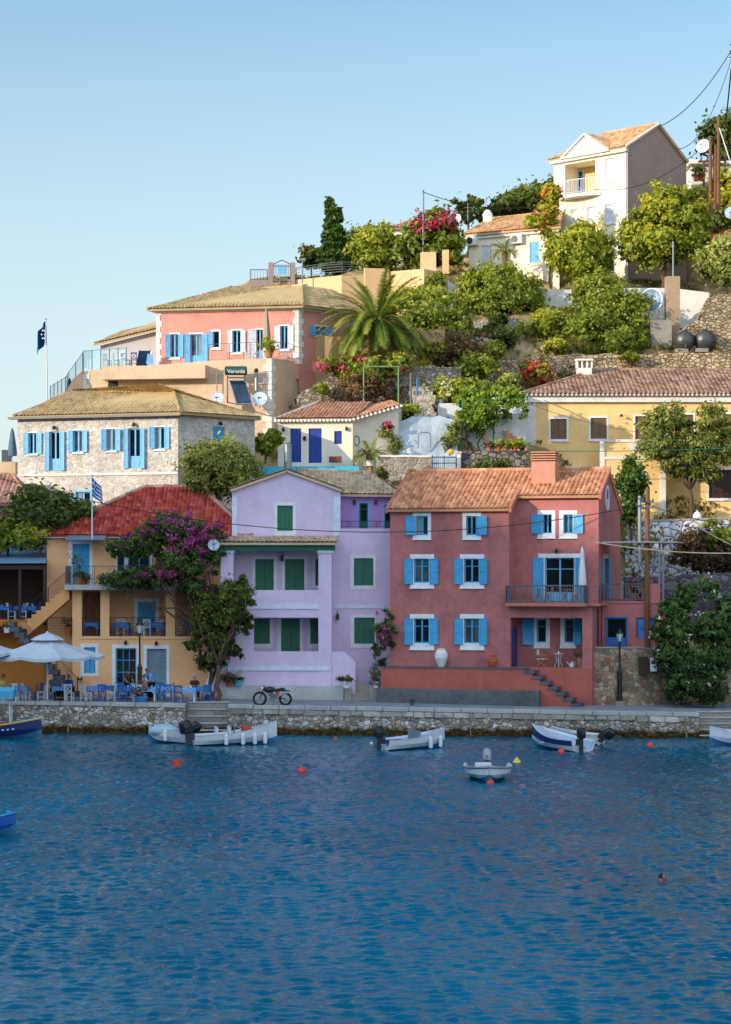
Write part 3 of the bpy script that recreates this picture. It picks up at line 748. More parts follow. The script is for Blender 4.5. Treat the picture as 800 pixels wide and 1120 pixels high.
# lower right block: porch
uP0,uP1=f1.uv(cR(440,0,0,0)[0],700)[0],f1.uv(cR(673,0,0,0)[0],700)[0]; uS=f1.uv(cR(705,0,0,0)[0],700)[0]
zC=f1.zat(600,cR(0,580,0,0)[1]); zD=f1.zat(600,662.5)
f1.holes.append((uP0,zt,uP1,zC)); f1.wall(mb,u1,uS,1.2,zD,.35,holes=[(uP0,zt,uP1,zC)])
f1.box(mb,u1+.01,uS-.01,zD-.25,zD-.003,-back-.3,-.01)   # deck
# porch interior
f3=fac_from(f1.pt(0,0,-2.0).xy,f1.pt(20,0,-2.0).xy)
window(root,f3,cR(526,584,556,660),cR(516,576,568,676),[(cR(480,0,0,0)[0],cR(517,0,0,0)[0])],shy=(cR(0,584,0,0)[1],cR(0,668,0,0)[1]),mull=(1,2))
window(root,f3,cR(616,584,646,660),cR(602,576,652,676),[(cR(648,0,0,0)[0],cR(672,0,0,0)[0])],shy=(cR(0,584,0,0)[1],cR(0,668,0,0)[1]),mull=(1,2))
f3.wall(mb,u1-.2,uS,zt-.1,zD-.2,.18)
for uu in (uP0-.02,uP1+.02): 
    p,q_=f1.pt(uu,0,-.35),f1.pt(uu,0,-2.0); wq(mb,p,q_,zt,zD-.2)
dm=MB(); f1.box(dm,uP0,uP0+.09,zt,zt+2.2,-1.5,-.5); dm.build('door',NAVY,root)
# side wall of ground floor / piers right of the porch
p,q_=f1.pt(uS,0),f1.pt(uS,0,-2.6); wq(mb,p,q_,1.0,zD)
wq(mb,f2.pt(u1,0),f2.pt(u1,0,-.01),zt,zE)
# back wall
bb=inw(gp,Lg); wq(mb,pAb,bb,1,zE)
mb.build('wall',RED,root)
# slab and balcony
mb=MB(); us0,us1=f1.uv(cR(432,0,0,0)[0],660)[0],f1.uv(cR(692,0,0,0)[0],660)[0]
f1.box(mb,us0,us1,zD-.02,zD+.16,-back+.02,.75); f1.box(mb,us1,uS+.5,zD+.0,zD+.14,-back-1.6,.28); mb.build('balcony_slab',REDL,root)
mb=MB(); zb=zD+.16
pts=[f1.pt(us0+.06,zb,-.05),f1.pt(us0+.06,zb,.69),f1.pt(us1-.06,zb,.69),f1.pt(us1-.06,zb,.2)]
rail(mb,pts,.95,'v',.15,.028,2.4,pr=.05); 
o_=mb.build('balcony_railing',GREYM,root)
mb=MB(); rail(mb,[f1.pt(us1+.02,zb,.22),f1.pt(uS+.42,zb,.22),f1.pt(uS+.42,zb,-2.6)],.9,'h',bars=9,r=.012,post=2); mb.build('balcony_railing',GREYM,root)
# roofs
TR=tiles('sunlit_terracotta_tiles',['b87c5a','c88c66','d89e76','e2ae88','b47656','cc926c'])
mb=MB(); ov=.35
def rp(u,k,z): # point at distance u along and k inward from the left-block front plane
    p=f1.pt(u,z,-k); return p
roof_plane(mb,rp(-.12,-ov,zE-SL*ov+.08),rp(u1+.15,-ov,zE-SL*ov+.08),rp(-.12,D_/2,zR+.08),rp(u1+.15,D_/2,zR+.08))
roof_plane(mb,rp(u1+.16,back-ov,zE2-SL*ov+.08),rp(u2+.12,back-ov,zE2-SL*ov+.08),rp(u1+.16,D_/2,zR+.08),rp(u2+.12,D_/2,zR+.08))
roof_plane(mb,rp(u2+.12,D_+ov,zE-SL*ov+.08),rp(-.12,D_+ov,zE-SL*ov+.08),rp(u2+.12,D_/2,zR+.08),rp(-.12,D_/2,zR+.08))
ridge(mb,rp(-.15,D_/2,zR+.12),rp(u2+.15,D_/2,zR+.12),.12)
o_=mb.build('roof',TR,root)
mb=MB(); f1.box(mb,-.02,u1+.1,zE-.22,zE-.04,.0,.16); f2.box(mb,u1+.12,u2+.04,zE2-.22,zE2-.04,0,.16); 
for uu,k0,zz in ((-.2,-ov,zE-SL*ov),(u2+.06,back-ov,zE2-SL*ov),(u1+.06,-ov,zE-SL*ov)):
    k1=D_/2 if uu!=u1+.06 else back+.4; z1=zz+SL*(k1-k0)
    a=rp(uu,k0,zz-.1);b=rp(uu,k1,z1-.1)
    w_=Vector((d.x,d.y,0))*.14; mb.add([a,a+w_,b+w_,b]+[q+Vector((0,0,.3)) for q in (a,a+w_,b+w_,b)],[(0,3,2,1),(4,5,6,7),(0,1,5,4),(1,2,6,5),(2,3,7,6),(3,0,4,7)])
mb.build('cornice',REDL,root)
# chimney
mb=MB(); uc_=f1.uv(cR(474,0,0,0)[0],500)[0]+.7; z0_=zR-1.2; 
f1.box(mb,uc_-.68,uc_+.68,z0_,zR+.55,-4.2,-3.0); z=zR+.55
for i in range(4): f1.box(mb,uc_-.72,uc_+.72,z+.07,z+.14,-4.24,-2.96); z+=.14
f1.box(mb,uc_-.5,uc_+.5,zR+.55,z,-4.0,-3.2)
mb.build('chimney',plaster('chimney_plaster','cc927a',.15,.1),root)
# annex
zAn=zA; fa=fac_from(f2.pt(uR+.05,0,-.9).xy,f2.pt(uR+8,0,-.9).xy); ua=fa.uv(722,680)[0]
mb=MB()
cDd=lambda x,y:(600+x/3.5,500+y/3.5)
window(root,fa,(cDd(222,0)[0],cDd(0,616)[1],cDd(300,0)[0],cDd(0,726)[1]),.06,kind='door',mull=(1,1),frame=BLUE2,sm=BLUE2)
window(root,fa,(cDd(337,0)[0],cDd(0,614)[1],cDd(402,0)[0],cDd(0,695)[1]),.0,kind='window',closed=True,frame=NAVY,shm=BLUE2)
zS=fa.zat(690,708)
fa.wall(mb,-.0,ua,zS-.3,zAn,.15); wq(mb,fa.pt(ua,0),fa.pt(ua,0,-6),zS-.3,zAn); fa.box(mb,0,ua+.05,zAn,zAn+.12,-6,.06)
fa.box(mb,ua-.55,ua+.0,zAn+.12,zAn+1.1,-.4,.0)
mb.build('annex_wall',RED,root)
mb=MB(); rail(mb,[fa.pt(.05,zAn+.12,-.02),fa.pt(ua-.6,zAn+.12,-.02)],.95,'v',.17,.025,1.9,pr=.04); mb.build('terrace_railing',GREYM,root)
mb=MB(); ug0,ug1=fa.uv(654,592)[0],fa.uv(742,592)[0]; za=fa.zat(690,594)
fa.box(mb,ug0+.3,ug1,za,za+.09,-2.6,.7)
for k in (fa.uv(721,600)[0],fa.uv(725,600)[0]): fa.box(mb,k-.05,k+.05,zAn,za,-.3,-.2)
mb.build('awning_frame',STEEL,root)
# terrace with stepped wall and stairs
mb=MB(); fT=fac_from(f1.pt(0,0,1.35).xy,f1.pt(20,0,1.35).xy)
uT0=fT.uv(417,740)[0]; uT1=fT.uv(648,740)[0]; us_=fT.uv(574,740)[0]; ue_=fT.uv(633,765)[0]
zg=gzf(8)-.4
fT.box(mb,uT0,us_,zg,zt-.06,-.28,0)
n=7; stp=(ue_-us_)/n; hz=(zt-(gzf(10)+.0))/n
for i in range(n): fT.box(mb,us_+stp*i,us_+stp*(i+1),zg,zt-hz*(i+1)+.0,-.28,0)
fT.box(mb,uT0,us_,zt-.6,zt-.062,-1.34,-.29)    # fill under terrace
f1.box(mb,u1-.05,uS+.0,1.0,zt-.004,.0,.06)
mb.build('terrace_wall',plaster('terrace_red_plaster','b4655a',.2,.12),root)
mb=MB(); fT.box(mb,uT0-.03,us_+.02,zt-.058,zt,-1.3,.04)
for i in range(n): fT.box(mb,us_+stp*i-.02,us_+stp*(i+1)+.1,zt-hz*(i+1)+.003,zt-hz*(i+1)+.17,-1.28,.05)
mb.build('stair_treads',CONCD,root)
mb=MB(); ub0,ub1=fT.uv(415,760)[0],fT.uv(592,760)[0]; fT.box(mb,ub0,ub1,zg,fT.zat(500,754),.01,.62)
o_=mb.build('concrete_bench',plaster('weathered_concrete','666b72',.45,.4),org=fT.pt(ub0,1.3,.3)); tag(o_,'long weathered grey concrete bench against the foot of the red terrace','bench')
# ------------------------------------------------------------------ stone retaining wall right of red house
RUB=stone('warm_rubble',['7c7468','b09c80','c8b498','9a7a5c','8a8478','d0c0a8','a8664a'],'8d8474',4.0,(1,1,1.2),.045,.7)
def pwall(name,label,pts,mat,thick=.6,jag=0.0,group=None,cat='wall',seed=1,cap=None,step=.45,kind=None,batter=0.0):
    """free wall following photo points (px, py_top, py_bottom, Y)"""
    rgw=random.Random(seed); m=MB(); L=[]
    for (a,b) in zip(pts[:-1],pts[1:]):
        pa,pb=P(a[0],a[1],a[3]),P(b[0],b[1],b[3]); n=max(1,int((pb-pa).length/step)) if jag else 1
        for i in range(n): L.append([a[j]+(b[j]-a[j])*i/n for j in range(4)])
    L.append(list(pts[-1])); T=[];Bm=[]
    for q in L:
        t_=P(q[0],q[1],q[3]); b_=P(q[0],q[2],q[3]); 
        j=rgw.uniform(-jag,jag); T.append(Vector((t_.x,t_.y+rgw.uniform(-jag,jag)*.3,t_.z+j))); Bm.append(Vector((b_.x,b_.y-batter,b_.z-.8)))
    nl=max(2,int((T[0].z-Bm[0].z)/.6)) if jag else 1
    b=len(m.v)
    for t_,b_ in zip(T,Bm):
        for k in range(nl+1): p=b_.lerp(t_,k/nl); p.y+=rgw.uniform(-jag,jag)*.5 if 0<k<nl else 0; m.v.append(tuple(p))
    for i in range(len(T)-1):
        for k in range(nl): a=b+i*(nl+1)+k; m.f.append((a,a+nl+1,a+nl+2,a+1)); m.mi.append(0)
    for i in range(len(T)-1):
        o=Vector((0,thick,0)); m.quad(T[i],T[i+1],T[i+1]+o,T[i]+o); m.quad(T[i]+o,T[i+1]+o,Bm[i+1]+o,Bm[i]+o)
    for i in (0,-1): o=Vector((0,thick,0)); m.quad(T[i],T[i]+o,Bm[i]+o,Bm[i])
    if cap:
        r_=thing(name,label,cat,Bm[0],group); m.build('stonework',mat,r_)
        c=MB()
        for i in range(len(T)-1):
            h=Vector((0,0,cap[1])); a0,a1=T[i]+Vector((0,-.05,.003)),T[i+1]+Vector((0,-.05,.003)); o=Vector((0,thick+.1,0))
            c.add([a0,a1,a1+o,a0+o,a0+h,a1+h,a1+o+h,a0+o+h],[(0,3,2,1),(4,5,6,7),(0,1,5,4),(1,2,6,5),(2,3,7,6),(3,0,4,7)])
        c.build('coping',cap[0],r_); return r_
    o_=m.build(name,mat,org=Bm[0]); tag(o_,label,cat,group,kind); return o_
pf=fa.pt(0,0); YW=122.3
w_=pwall('stone_wall','warm rubble stone wall with a meter niche beside the red house',[(650,709,767,121.0),(700,709,768,121.4),(722,712,768,121.8),(760,722,768,123.2),(830,735,768,124.5)],RUB,.8,0.02,seed=3,cap=(paint('mortar_cap','a8a298',.9),.06))
# meter boxes in the niche
t=thing('meter_cabinet','small brown and white meter box set in the rubble wall behind the wooden pole','meter box',P(703,738,121.3))
q=MB(); p=P(699,738,121.2); q.box(p.x,p.x+.5,120.98,121.3,p.z,p.z+1.0); q.build('cabinet',DWOOD,t); q=MB(); p=P(711,734,121.2); q.box(p.x,p.x+.34,120.95,121.3,p.z,p.z+.75); o_=q.build('meter_box',WHITE,t); q=MB(); q.box(p.x+.08,p.x+.26,120.93,120.97,p.z+.4,p.z+.6); q.build('dial',GLASS,o_)
# ------------------------------------------------------------------ PURPLE HOUSE
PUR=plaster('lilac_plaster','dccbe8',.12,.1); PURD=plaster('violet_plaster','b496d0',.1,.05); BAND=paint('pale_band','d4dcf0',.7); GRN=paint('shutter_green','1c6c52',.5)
root=thing('lilac_house','lilac three storey house with green shutters and a two storey tiled veranda','house',GP(345,125))
YF=125.6; YV=123.4; YB=128.6
fm=Fac(200,YF,500,YF); fv=Fac(200,YV,500,YV); fi=Fac(200,YF-.0,500,YF); fb3=Fac(200,YB,500,YB)
k_=lambda px,f=fm: f.uv(px,600)[0]
mb=MB()
# gable wall
window(root,fm,cB(257,163,309,248),cB(247,152,320,265),closed=True,frame=GRN,shm=GRN,louvre=False,sill=False)
for r_,s_ in ((cB(515,340,580,432),cB(503,328,590,446)),(cB(516,540,585,628),cB(504,530,590,642))):
    window(root,fm,r_,s_,closed=True,frame=GRN,shm=GRN,louvre=False,sill=False)
# veranda back wall openings
for r_,s_,kd in ((cB(183,343,245,447),cB(172,334,255,447),'door'),(cB(283,343,348,447),cB(272,334,358,447),'door'),(cB(385,343,410,432),cB(376,334,420,440),'window'),
            (cB(172,543,232,628),cB(162,536,242,642),'window'),(cB(270,543,333,660),cB(258,536,344,660),'door'),(cB(368,543,410,628),cB(358,536,420,642),'window')):
    window(root,fm,r_,s_,closed=True,frame=GRN,shm=GRN,louvre=False,sill=False,kind=kd)
zg=gzf(-4)-.4
uA,uB_=k_(254),k_(372.5); uC=k_(427.3)
zev=fm.zat(254,535.5); zap=fm.zat(314,515.3)
zt3=fm.zat(400,578)
fm.wall(mb,uA,uB_,zg,zev,.2,top=[(k_(314),zap)])
fm.wall(mb,uB_,uC,zg,zt3,.2)
wq(mb,fm.pt(uB_,0),fm.pt(uB_,0,-12),zt3-.2,zev); wq(mb,fm.pt(uA,0),fm.pt(uA,0,-12),zg,zev); wq(mb,fm.pt(uC,0),fm.pt(uC,0,-12),zg,zt3)
fm.box(mb,uB_,uC,zt3-.18,zt3-.01,-3.2,-.2)
fm.box(mb,uB_+.02,uC-.01,zt3-.3,zt3-.003,-.2,-.004)
mb.build('wall',PUR,root)
# rear volume behind terrace
mb=MB(); k3=lambda px: fb3.uv(px,560)[0]
for r_ in (cB(533,155,562,243),cB(618,160,640,243)):
    window(root,fb3,r_,.1,kind='door',mull=(1,2),frame=GRN,sm=LBLUE)
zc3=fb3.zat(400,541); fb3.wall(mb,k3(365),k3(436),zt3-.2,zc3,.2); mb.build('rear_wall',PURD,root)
mb=MB()
for px in (516,588):
    u,z=fb3.uv(*cB(px,152,0,0)[:2]); fb3.box(mb,u-.08,u+.08,z-.14,z+.14,0,.12)
mb.build('wall_lamp',IRON,root)
# terrace iron railing scrolls
mb=MB(); rail(mb,[fm.pt(uB_+.05,zt3,-.1),fm.pt(uC-.05,zt3,-.1)],.42,'v',.2,.012,1.8,pr=.015)
for px in (382,397,413,424):
    c=fm.pt(k_(px),zt3+.25,-.1); mb.tube([c+Vector((math.cos(a)*.2*(1-a/14),0,math.sin(a)*.2*(1-a/14))) for a in [i*.5 for i in range(24)]],.012,4,False)
mb.build('terrace_railing',IRON,root)
# roofs
TG=tiles('weathered_grey_tiles',['b09a7c','c4ac8c','d6be9e','a08c70','dcc8aa'])
mb=MB(); ri=fm.pt(k_(314),zap); Ys=YF-.25
e1,e0=fm.pt(uA-.1,zev-.02,.2),fm.pt(uA-.1,zev-.02,-10); r1,r0=fm.pt(k_(314),zap+.06,.2),fm.pt(k_(314),zap+.06,-10)
roof_plane(mb,e0,e1,r0,r1)
e0,e1=fm.pt(uB_+.1,zev-.02,.2),fm.pt(uB_+.1,zev-.02,-10); roof_plane(mb,e0,e1,r1,r0)
zr=zap+.1
E0=Vector((X(372,YB-.5),YB-.5,Zz(540.5,YB-.5))); E1=Vector((X(440,YB-.5),YB-.5,Zz(541.5,YB-.5)))
R0=Vector((X(330,YB+4.5),YB+4.5,Zz(515,YB+4.5))); R1=Vector((X(402,YB+4.5),YB+4.5,Zz(517.5,YB+4.5)))
E0b=Vector((E0.x-2.2,E0.y,E0.z))
roof_plane(mb,E0b,E1,R0-Vector((.5,0,0)),R1)
b0=Vector((R0.x,R0.y+4,R0.z-1.6)); roof_plane(mb,Vector((E1.x+1,E1.y+9,E1.z)),Vector((E0b.x,E1.y+9,E1.z)),R1,R0)
roof_plane(mb,E1,Vector((E1.x,E1.y+9,E1.z)),R1,R1+Vector((0,.3,0)))
ridge(mb,R0,R1); mb.build('roof',TG,root)
mb=MB()
for px0,px1 in ((254,259.5),(365,372.5)):
    a,b=k_(px0),k_(px1); z0_,z1_=fm.zat(300,586),fm.zat(300,544); mb=MB(); fm.box(mb,a+.001,b,z0_,z1_,0,.05); mb.build('corner_band',BAND,root)
mb=MB()
for y in (500,): pass
fm.box(mb,k_(366),uC-.35,fm.zat(400,665.5),fm.zat(400,662),0,.05)
mb.build('pale_trim',BAND,root)
# veranda
kv=lambda px: fv.uv(px,650)[0]; zv=lambda py: fv.zat(300,py)
vr=MB()
x0,x1=kv(241.5),kv(363); cl=(kv(241.5),kv(255.5)); cr=(kv(348.5),kv(363))
zl1,zl0=zv(605),zg
fv.box(vr,cl[0],cl[1],zl0,zl1,-.55,0); fv.box(vr,cr[0],cr[1],zl0,zl1,-.55,0)
fv.box(vr,cl[1],cr[0],zv(675.5),zv(645.5),-.25,-.03)   # upper parapet + beam
fv.box(vr,cl[1],cr[0],zv(668),zv(664.5),-2.15,-.26)     # floor slab
fv.box(vr,cl[1],cr[0],zl0,zv(712.5),-.25,-.03)           # lower parapet
fv.box(vr,cl[1],cr[0],zv(735),zv(731),-2.15,-.26)
fv.box(vr,x0,x0+.3,zl0,zv(712.5),-2.15,-.56); fv.box(vr,x0,x0+.3,zv(675.5),zv(645.5),-2.15,-.56)
fv.box(vr,x1-.3,x1,zl0,zl1,-2.15,-.56)
fv.box(vr,cl[1]+.01,cl[1]+1.15,zl0,zv(675),-.24,-.04) # solid left bay of the lower storey
vr.build('veranda',PUR,root)
m2=MB(); fv.box(m2,x0-.1,cl[1]+.06,zl1,zl1+.14,-.62,.08); fv.box(m2,cr[0]-.06,x1+.1,zl1,zl1+.14,-.62,.08)
m2.build('column_capitals',BAND,root); m2=MB(); fv.box(m2,cl[1],cr[0],zv(666),zv(661.5),-.03,.03); m2.build('pale_band',BAND,root); m2=MB(); fv.box(m2,x0+.02,cr[1]-.02,zv(733.5),zv(728.8),-.0,.05); m2.build('pale_band',BAND,root)
m3=MB(); zfa=zl1+.15; fv.box(m3,x0-.05,x1+.2,zfa,zfa+.3,-.3,.1)
for i in range(14): u=x0+(x1-x0)*i/13; fv.box(m3,u-.04,u+.04,zfa+.3,zfa+.4,-1.8,.42)
m3.build('green_beam',GREEN,root)
m4=MB(); e0=fv.pt(x0-.25,zfa+.42,.5); e1=fv.pt(x1+.3,zfa+.42,.5); r0=fv.pt(x0-.05,zv(587),-2.15); r1=fv.pt(x1+.25,zv(587),-2.15)
roof_plane(m4,e0,e1,r0,r1); m4.build('veranda_roof',TG,root)
# stair parapet and steps on the right
m5=MB(); pp=[(363.2,713),(377.5,713),(389,724),(389,766)]
vv=[fv.pt(kv(a),fv.zat(376,b),-.02) for a,b in pp]; vv=[fv.pt(kv(363.2),fv.zat(376,772),-.02)]+vv
m5.prism(vv,(0,.3,0)); m5.build('stair_parapet',PUR,root)
m6=MB(); fw=Fac(200,123.0,500,123.0); kw=lambda px: fw.uv(px,760)[0]
fw.box(m6,kw(240.5),kw(376),gzf(-4)-.3,fw.zat(300,750.5),-.38,0)
m6.build('base_wall',plaster('whitewashed_base','c4c6c8',.3,.35),root)
m7=MB(); z=gzf(0)
for i in range(5): fw.box(m7,kw(385),kw(404),z-.3,z+.17*(i+1),-.3*(i+1)-.6,-.3*i-.01*i)
fw.box(m7,kw(377),kw(384.8),z-.3,fw.zat(380,752),-.9,.12); fw.box(m7,kw(404.2),kw(415),z-.3,fw.zat(400,752),-.9,.12)
m7.build('front_steps',plaster('pale_concrete','b4b0a8',.3,.35),root)
# lanterns
for px,py,f_ in ((cB(274,338,0,0)[0],cB(0,338,0,0)[1],fm),(cB(460,535,0,0)[0],cB(0,535,0,0)[1],fm)):
    u,z=f_.uv(px,py); q=MB(); f_.box(q,u-.09,u+.09,z-.2,z+.12,.06,.24); q.tube([f_.pt(u,z+.12,.15),f_.pt(u,z+.3,.15),f_.pt(u,z+.3,0)],.02,5); q.build('lantern',IRON,root)
q=MB(); q.tube([P(249,751,123.2),P(249,728,123.2),P(250,725,123.2),P(252,723,123.2)],.045,8); o_=q.build('vent_pipe',paint('turquoise_pipe','5fb4c0',.5),root)
# ------------------------------------------------------------------ ORANGE HOUSE
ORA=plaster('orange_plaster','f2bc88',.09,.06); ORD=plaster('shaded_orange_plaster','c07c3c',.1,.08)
root=thing('orange_house','orange taverna house with red hipped roof, open terrace floor and outside stair','house',GP(140,124.5))
YO=124.6; YO2=127.2
fo=Fac(-60,YO,300,YO); fu=Fac(-60,126.0,300,126.0); fbk=Fac(-60,YO2,300,YO2)
ko=lambda px,f=fo: f.uv(px,650)[0]; zo=lambda py,f=fo: f.zat(140,py)
mb=MB()
# ground floor
for r_,s_ in ((cA(390,643,460,812),cA(378,630,470,812)),(cA(495,645,561,812),cA(484,632,571,812))):
    window(root,fo,r_,s_,kind='door',mull=(3,3),frame=BLUE,pane=CURT if r_[0]>155 else GLASS,lamp=((r_[0]+r_[2])/2,s_[1]-2))
window(root,fo,cA(284,640,322,727),cA(272,628,332,738),closed=True,sill=False)
zg=gzf(-14)-.4
fo.wall(mb,ko(88),ko(262),zg,zo(699.5),.2)
# slab, columns, rear wall of the first floor
fo.box(mb,ko(88),ko(262),zo(699),zo(697)+.05,-2.6,.02)
for a,b in ((79.2,89.6),(110,119.8),(181.5,191.8)):
    fo.box(mb,ko(a),ko(b),zo(697)+.05,zo(645)-.01,-.45,0)
fo.box(mb,ko(79.2),ko(88.0),zg,zo(697)+.05,-.45,-.0)
window(root,fbk,cA(465,487,524,590),cA(453,475,538,590),kind='door',mull=(1,1),closed=True,louvre=False)
fbk.wall(mb,ko(52,fbk),ko(265,fbk),zg,zo(643,fbk),.2)
# upper floor front wall (set back behind the balcony)
window(root,fu,cA(245,292,302,440),cA(232,280,313,440),kind='door',closed=True,louvre=False,sill=False)
window(root,fu,cA(395,290,420,385),.08,mull=(1,1))
window(root,fu,cA(432,300,505,440),cA(424,290,516,440),kind='door',mull=(2,1),frame=BLUE)
fu.wall(mb,ko(51.5,fu),ko(262,fu),zo(645,fu),zo(588.5,fu),.2)
wq(mb,fu.pt(ko(262,fu),0),fu.pt(ko(262,fu),0,-8),zg,zo(588.5,fu)); wq(mb,fu.pt(ko(51.5,fu),0),fu.pt(ko(51.5,fu),0,-8),zg,zo(588.5,fu))
fu.wall(mb,ko(51.5,fu),ko(79,fu),zg,zo(645,fu),.2)
mb.build('wall',ORA,root)
mb=MB(); fo.box(mb,ko(72.5),ko(262),zo(645),zo(639.5),-2.4,.75); mb.build('balcony_slab',plaster('balcony_concrete','b8b8b4',.25,.25),root)
mb=MB(); zb=zo(639.5)
rail(mb,[fo.pt(ko(74),zb,-1.3),fo.pt(ko(74),zb,.7),fo.pt(ko(200),zb,.7)],1.05,'v',.13,.014,1.6,pr=.025); mb.build('balcony_railing',GREYM,root)
mb=MB(); zb=zo(697)+.05
for a,b in ((89.6,181.5),(191.8,228)): rail(mb,[fo.pt(ko(a),zb,-.1),fo.pt(ko(b),zb,-.1)],1.05,'h',bars=6,r=.012,post=1.55)
rail(mb,[fo.pt(ko(52),zb,.1),fo.pt(ko(78.5),zb,.1)],1.05,'h',bars=6,r=.012,post=1.3)
mb.build('terrace_railing',IRON,root)
mb=MB(); 
pts=[]; 
for i in range(25): px=92+(109.5-92)*i/24; p=fo.pt(ko(px),0,-.7+.07*math.sin(i*1.9)); pts.append(p)
z0_,z1_=zb,zo(648)
for a,b in zip(pts[:-1],pts[1:]): mb.quad((a.x,a.y,z0_),(b.x,b.y,z0_),(b.x,b.y,z1_),(a.x,a.y,z1_))
mb.build('curtain',cloth('brown_curtain','7a5240',.3),root,smooth=True)
# hipped roof
TRD=tiles('dark_red_tiles',['8e3028','ae4034','c45646','9a382e','cc6a54','a4443a'])
mb=MB(); ez=zo(587,fu)+.0
E0=Vector((X(40,125.6),125.6,Zz(586,125.6))); xr=X(276,125.6); E1=Vector((xr,125.6,E0.z)); Yr=130.8
R0=Vector((X(159,Yr),Yr,Zz(533.5,Yr))); R1=Vector((X(219,Yr),Yr,Zz(533,Yr))); B0=Vector((E0.x,136,E0.z)); B1=Vector((E1.x,136,E0.z))
roof_plane(mb,E0,E1,R0,R1,.24); roof_plane(mb,E1,B1,R1,R1+Vector((0,.02,0)),.24); roof_plane(mb,B0,E0,R0+Vector((0,.02,0)),R0,.24); roof_plane(mb,B1,B0,R1,R0,.24)
mb.build('roof',TRD,root)
mb=MB(); 
for a,b in ((R0,R1),(E0,R0),(R1,E1)): ridge(mb,a,b,.13,.5,.05)
mb.build('ridge_tiles',tiles('mortared_ridge',['b08a78','c8a898','a0705c']),root)
mb=MB(); fu.box(mb,ko(51.5,fu)-.3,ko(262,fu),E0.z-.12,E0.z-.0,-.3,.36); mb.build('eaves',paint('white_eaves','b8bcc4',.7),root)
mb=MB(); a=fu.uv(75,590)[0]; b=fu.uv(118,590)[0]; za=zo(591,fu); mb.add([fu.pt(a,za,1.3),fu.pt(b,za,1.3),fu.pt(b,za+.3,.0),fu.pt(a,za+.3,.0),fu.pt(a,za+.05,1.3),fu.pt(b,za+.05,1.3),fu.pt(b,za+.38,.0),fu.pt(a,za+.38,.0)],[(0,3,2,1),(4,5,6,7),(0,1,5,4),(1,2,6,5),(2,3,7,6),(3,0,4,7)])
mb.build('door_canopy',paint('grey_sheet','7c8494',.5),root)
# outside staircase: upper flight (balcony down to the left), landing, lower flight (down to the right)
mb=MB(); SO=plaster('orange_stair','dca26a',.12,.1); n=9
xA,zA_=X(76,124.4),zo(641); xB,zB_=X(30,124.4),Zz(681,124.4)
for i in range(n):
    xa_=xA+(xB-xA)*i/n; xb_=xA+(xB-xA)*(i+1)/n; z1_=zA_+(zB_-zA_)*i/n; 
    zlo=z1_-.75-(.0)
    mb.add([(xb_,124.3,z1_-.75+(zB_-zA_)/n),(xa_,124.3,z1_-.75),(xa_,124.3,z1_),(xb_,124.3,z1_),(xb_,125.5,z1_-.75+(zB_-zA_)/n),(xa_,125.5,z1_-.75),(xa_,125.5,z1_),(xb_,125.5,z1_)],[(0,1,2,3),(7,6,5,4),(3,2,6,7),(0,4,5,1),(0,3,7,4),(1,5,6,2)])
mb.box(X(10,124.4),xB,124.3,125.5,zB_-.35,zB_)
mb.build('upper_stair',SO,root)
mb=MB(); n=14; xC,zC_=X(12,123.7),Zz(680,123.7); xD,zD_=X(86,123.7),gzf(-16)
for i in range(n):
    xa_=xC+(xD-xC)*i/n; xb_=xC+(xD-xC)*(i+1)/n; z1_=zC_+(zD_-zC_)*i/n; mb.box(xa_,xb_,123.25,124.28,max(zD_-.2,z1_-.55),z1_-.001*i)
mb.build('lower_stair',plaster('grey_stair','5c6068',.3,.3),root)
mb=MB()
a=Vector((xA,124.34,zA_)); b=Vector((xB,124.34,zB_)); rail(mb,[a,b],.95,'h',bars=6,r=.012,post=1.5)
a=Vector((xC,123.3,zC_)); b=Vector((X(40,123.3),123.3,zC_+(zD_-zC_)*.4)); c=Vector((xD,123.3,zD_+.1)); rail(mb,[a,b,c],.95,'h',bars=5,r=.012,post=1.6)
mb.build('stair_railing',IRON,root)
# ------------------------------------------------------------------ dark veranda restaurant at the left edge
root=thing('taverna_pavilion','dark timber taverna pavilion with flat blue grey metal roof at the left edge','pavilion',GP(20,125))
mb=MB(); y0_,y1_=124.2,131; a=P(-120,617,y0_); b=P(51,616,y0_); c=P(51,604,y1_); d_=P(-120,596,y1_)
mb.add([a,b,c,d_]+[k+Vector((0,0,.14)) for k in (a,b,c,d_)],[(0,3,2,1),(4,5,6,7),(0,1,5,4),(1,2,6,5),(2,3,7,6),(3,0,4,7)]); mb.build('roof',paint('blue_grey_sheet','6f8fb0',.45,.1),root)
mb=MB(); zf=Zz(678,124.4); zc=Zz(618,124.4)
mb.box(X(-120,128),X(51,128),128.2,128.4,zf,zc+.3); mb.build('timber_wall',DWOOD,root)
mb=MB(); 
for px in (-60,-10,22,49): p=P(px,620,124.5); mb.box(p.x-.08,p.x+.08,124.45,124.6,zf,zc)
mb.box(X(-120,124.5),X(51,124.5),124.4,124.62,zc-.25,zc-.01); mb.build('timber_posts',DWOOD,root)
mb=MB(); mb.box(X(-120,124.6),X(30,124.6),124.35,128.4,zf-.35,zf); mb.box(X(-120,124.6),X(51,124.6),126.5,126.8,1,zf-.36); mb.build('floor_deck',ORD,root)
mb=MB(); rail(mb,[Vector((X(-60,124.5),124.4,zf)),Vector((X(14,124.5),124.4,zf))],1.0,'h',bars=6,r=.012,post=1.4); mb.build('deck_railing',IRON,root)
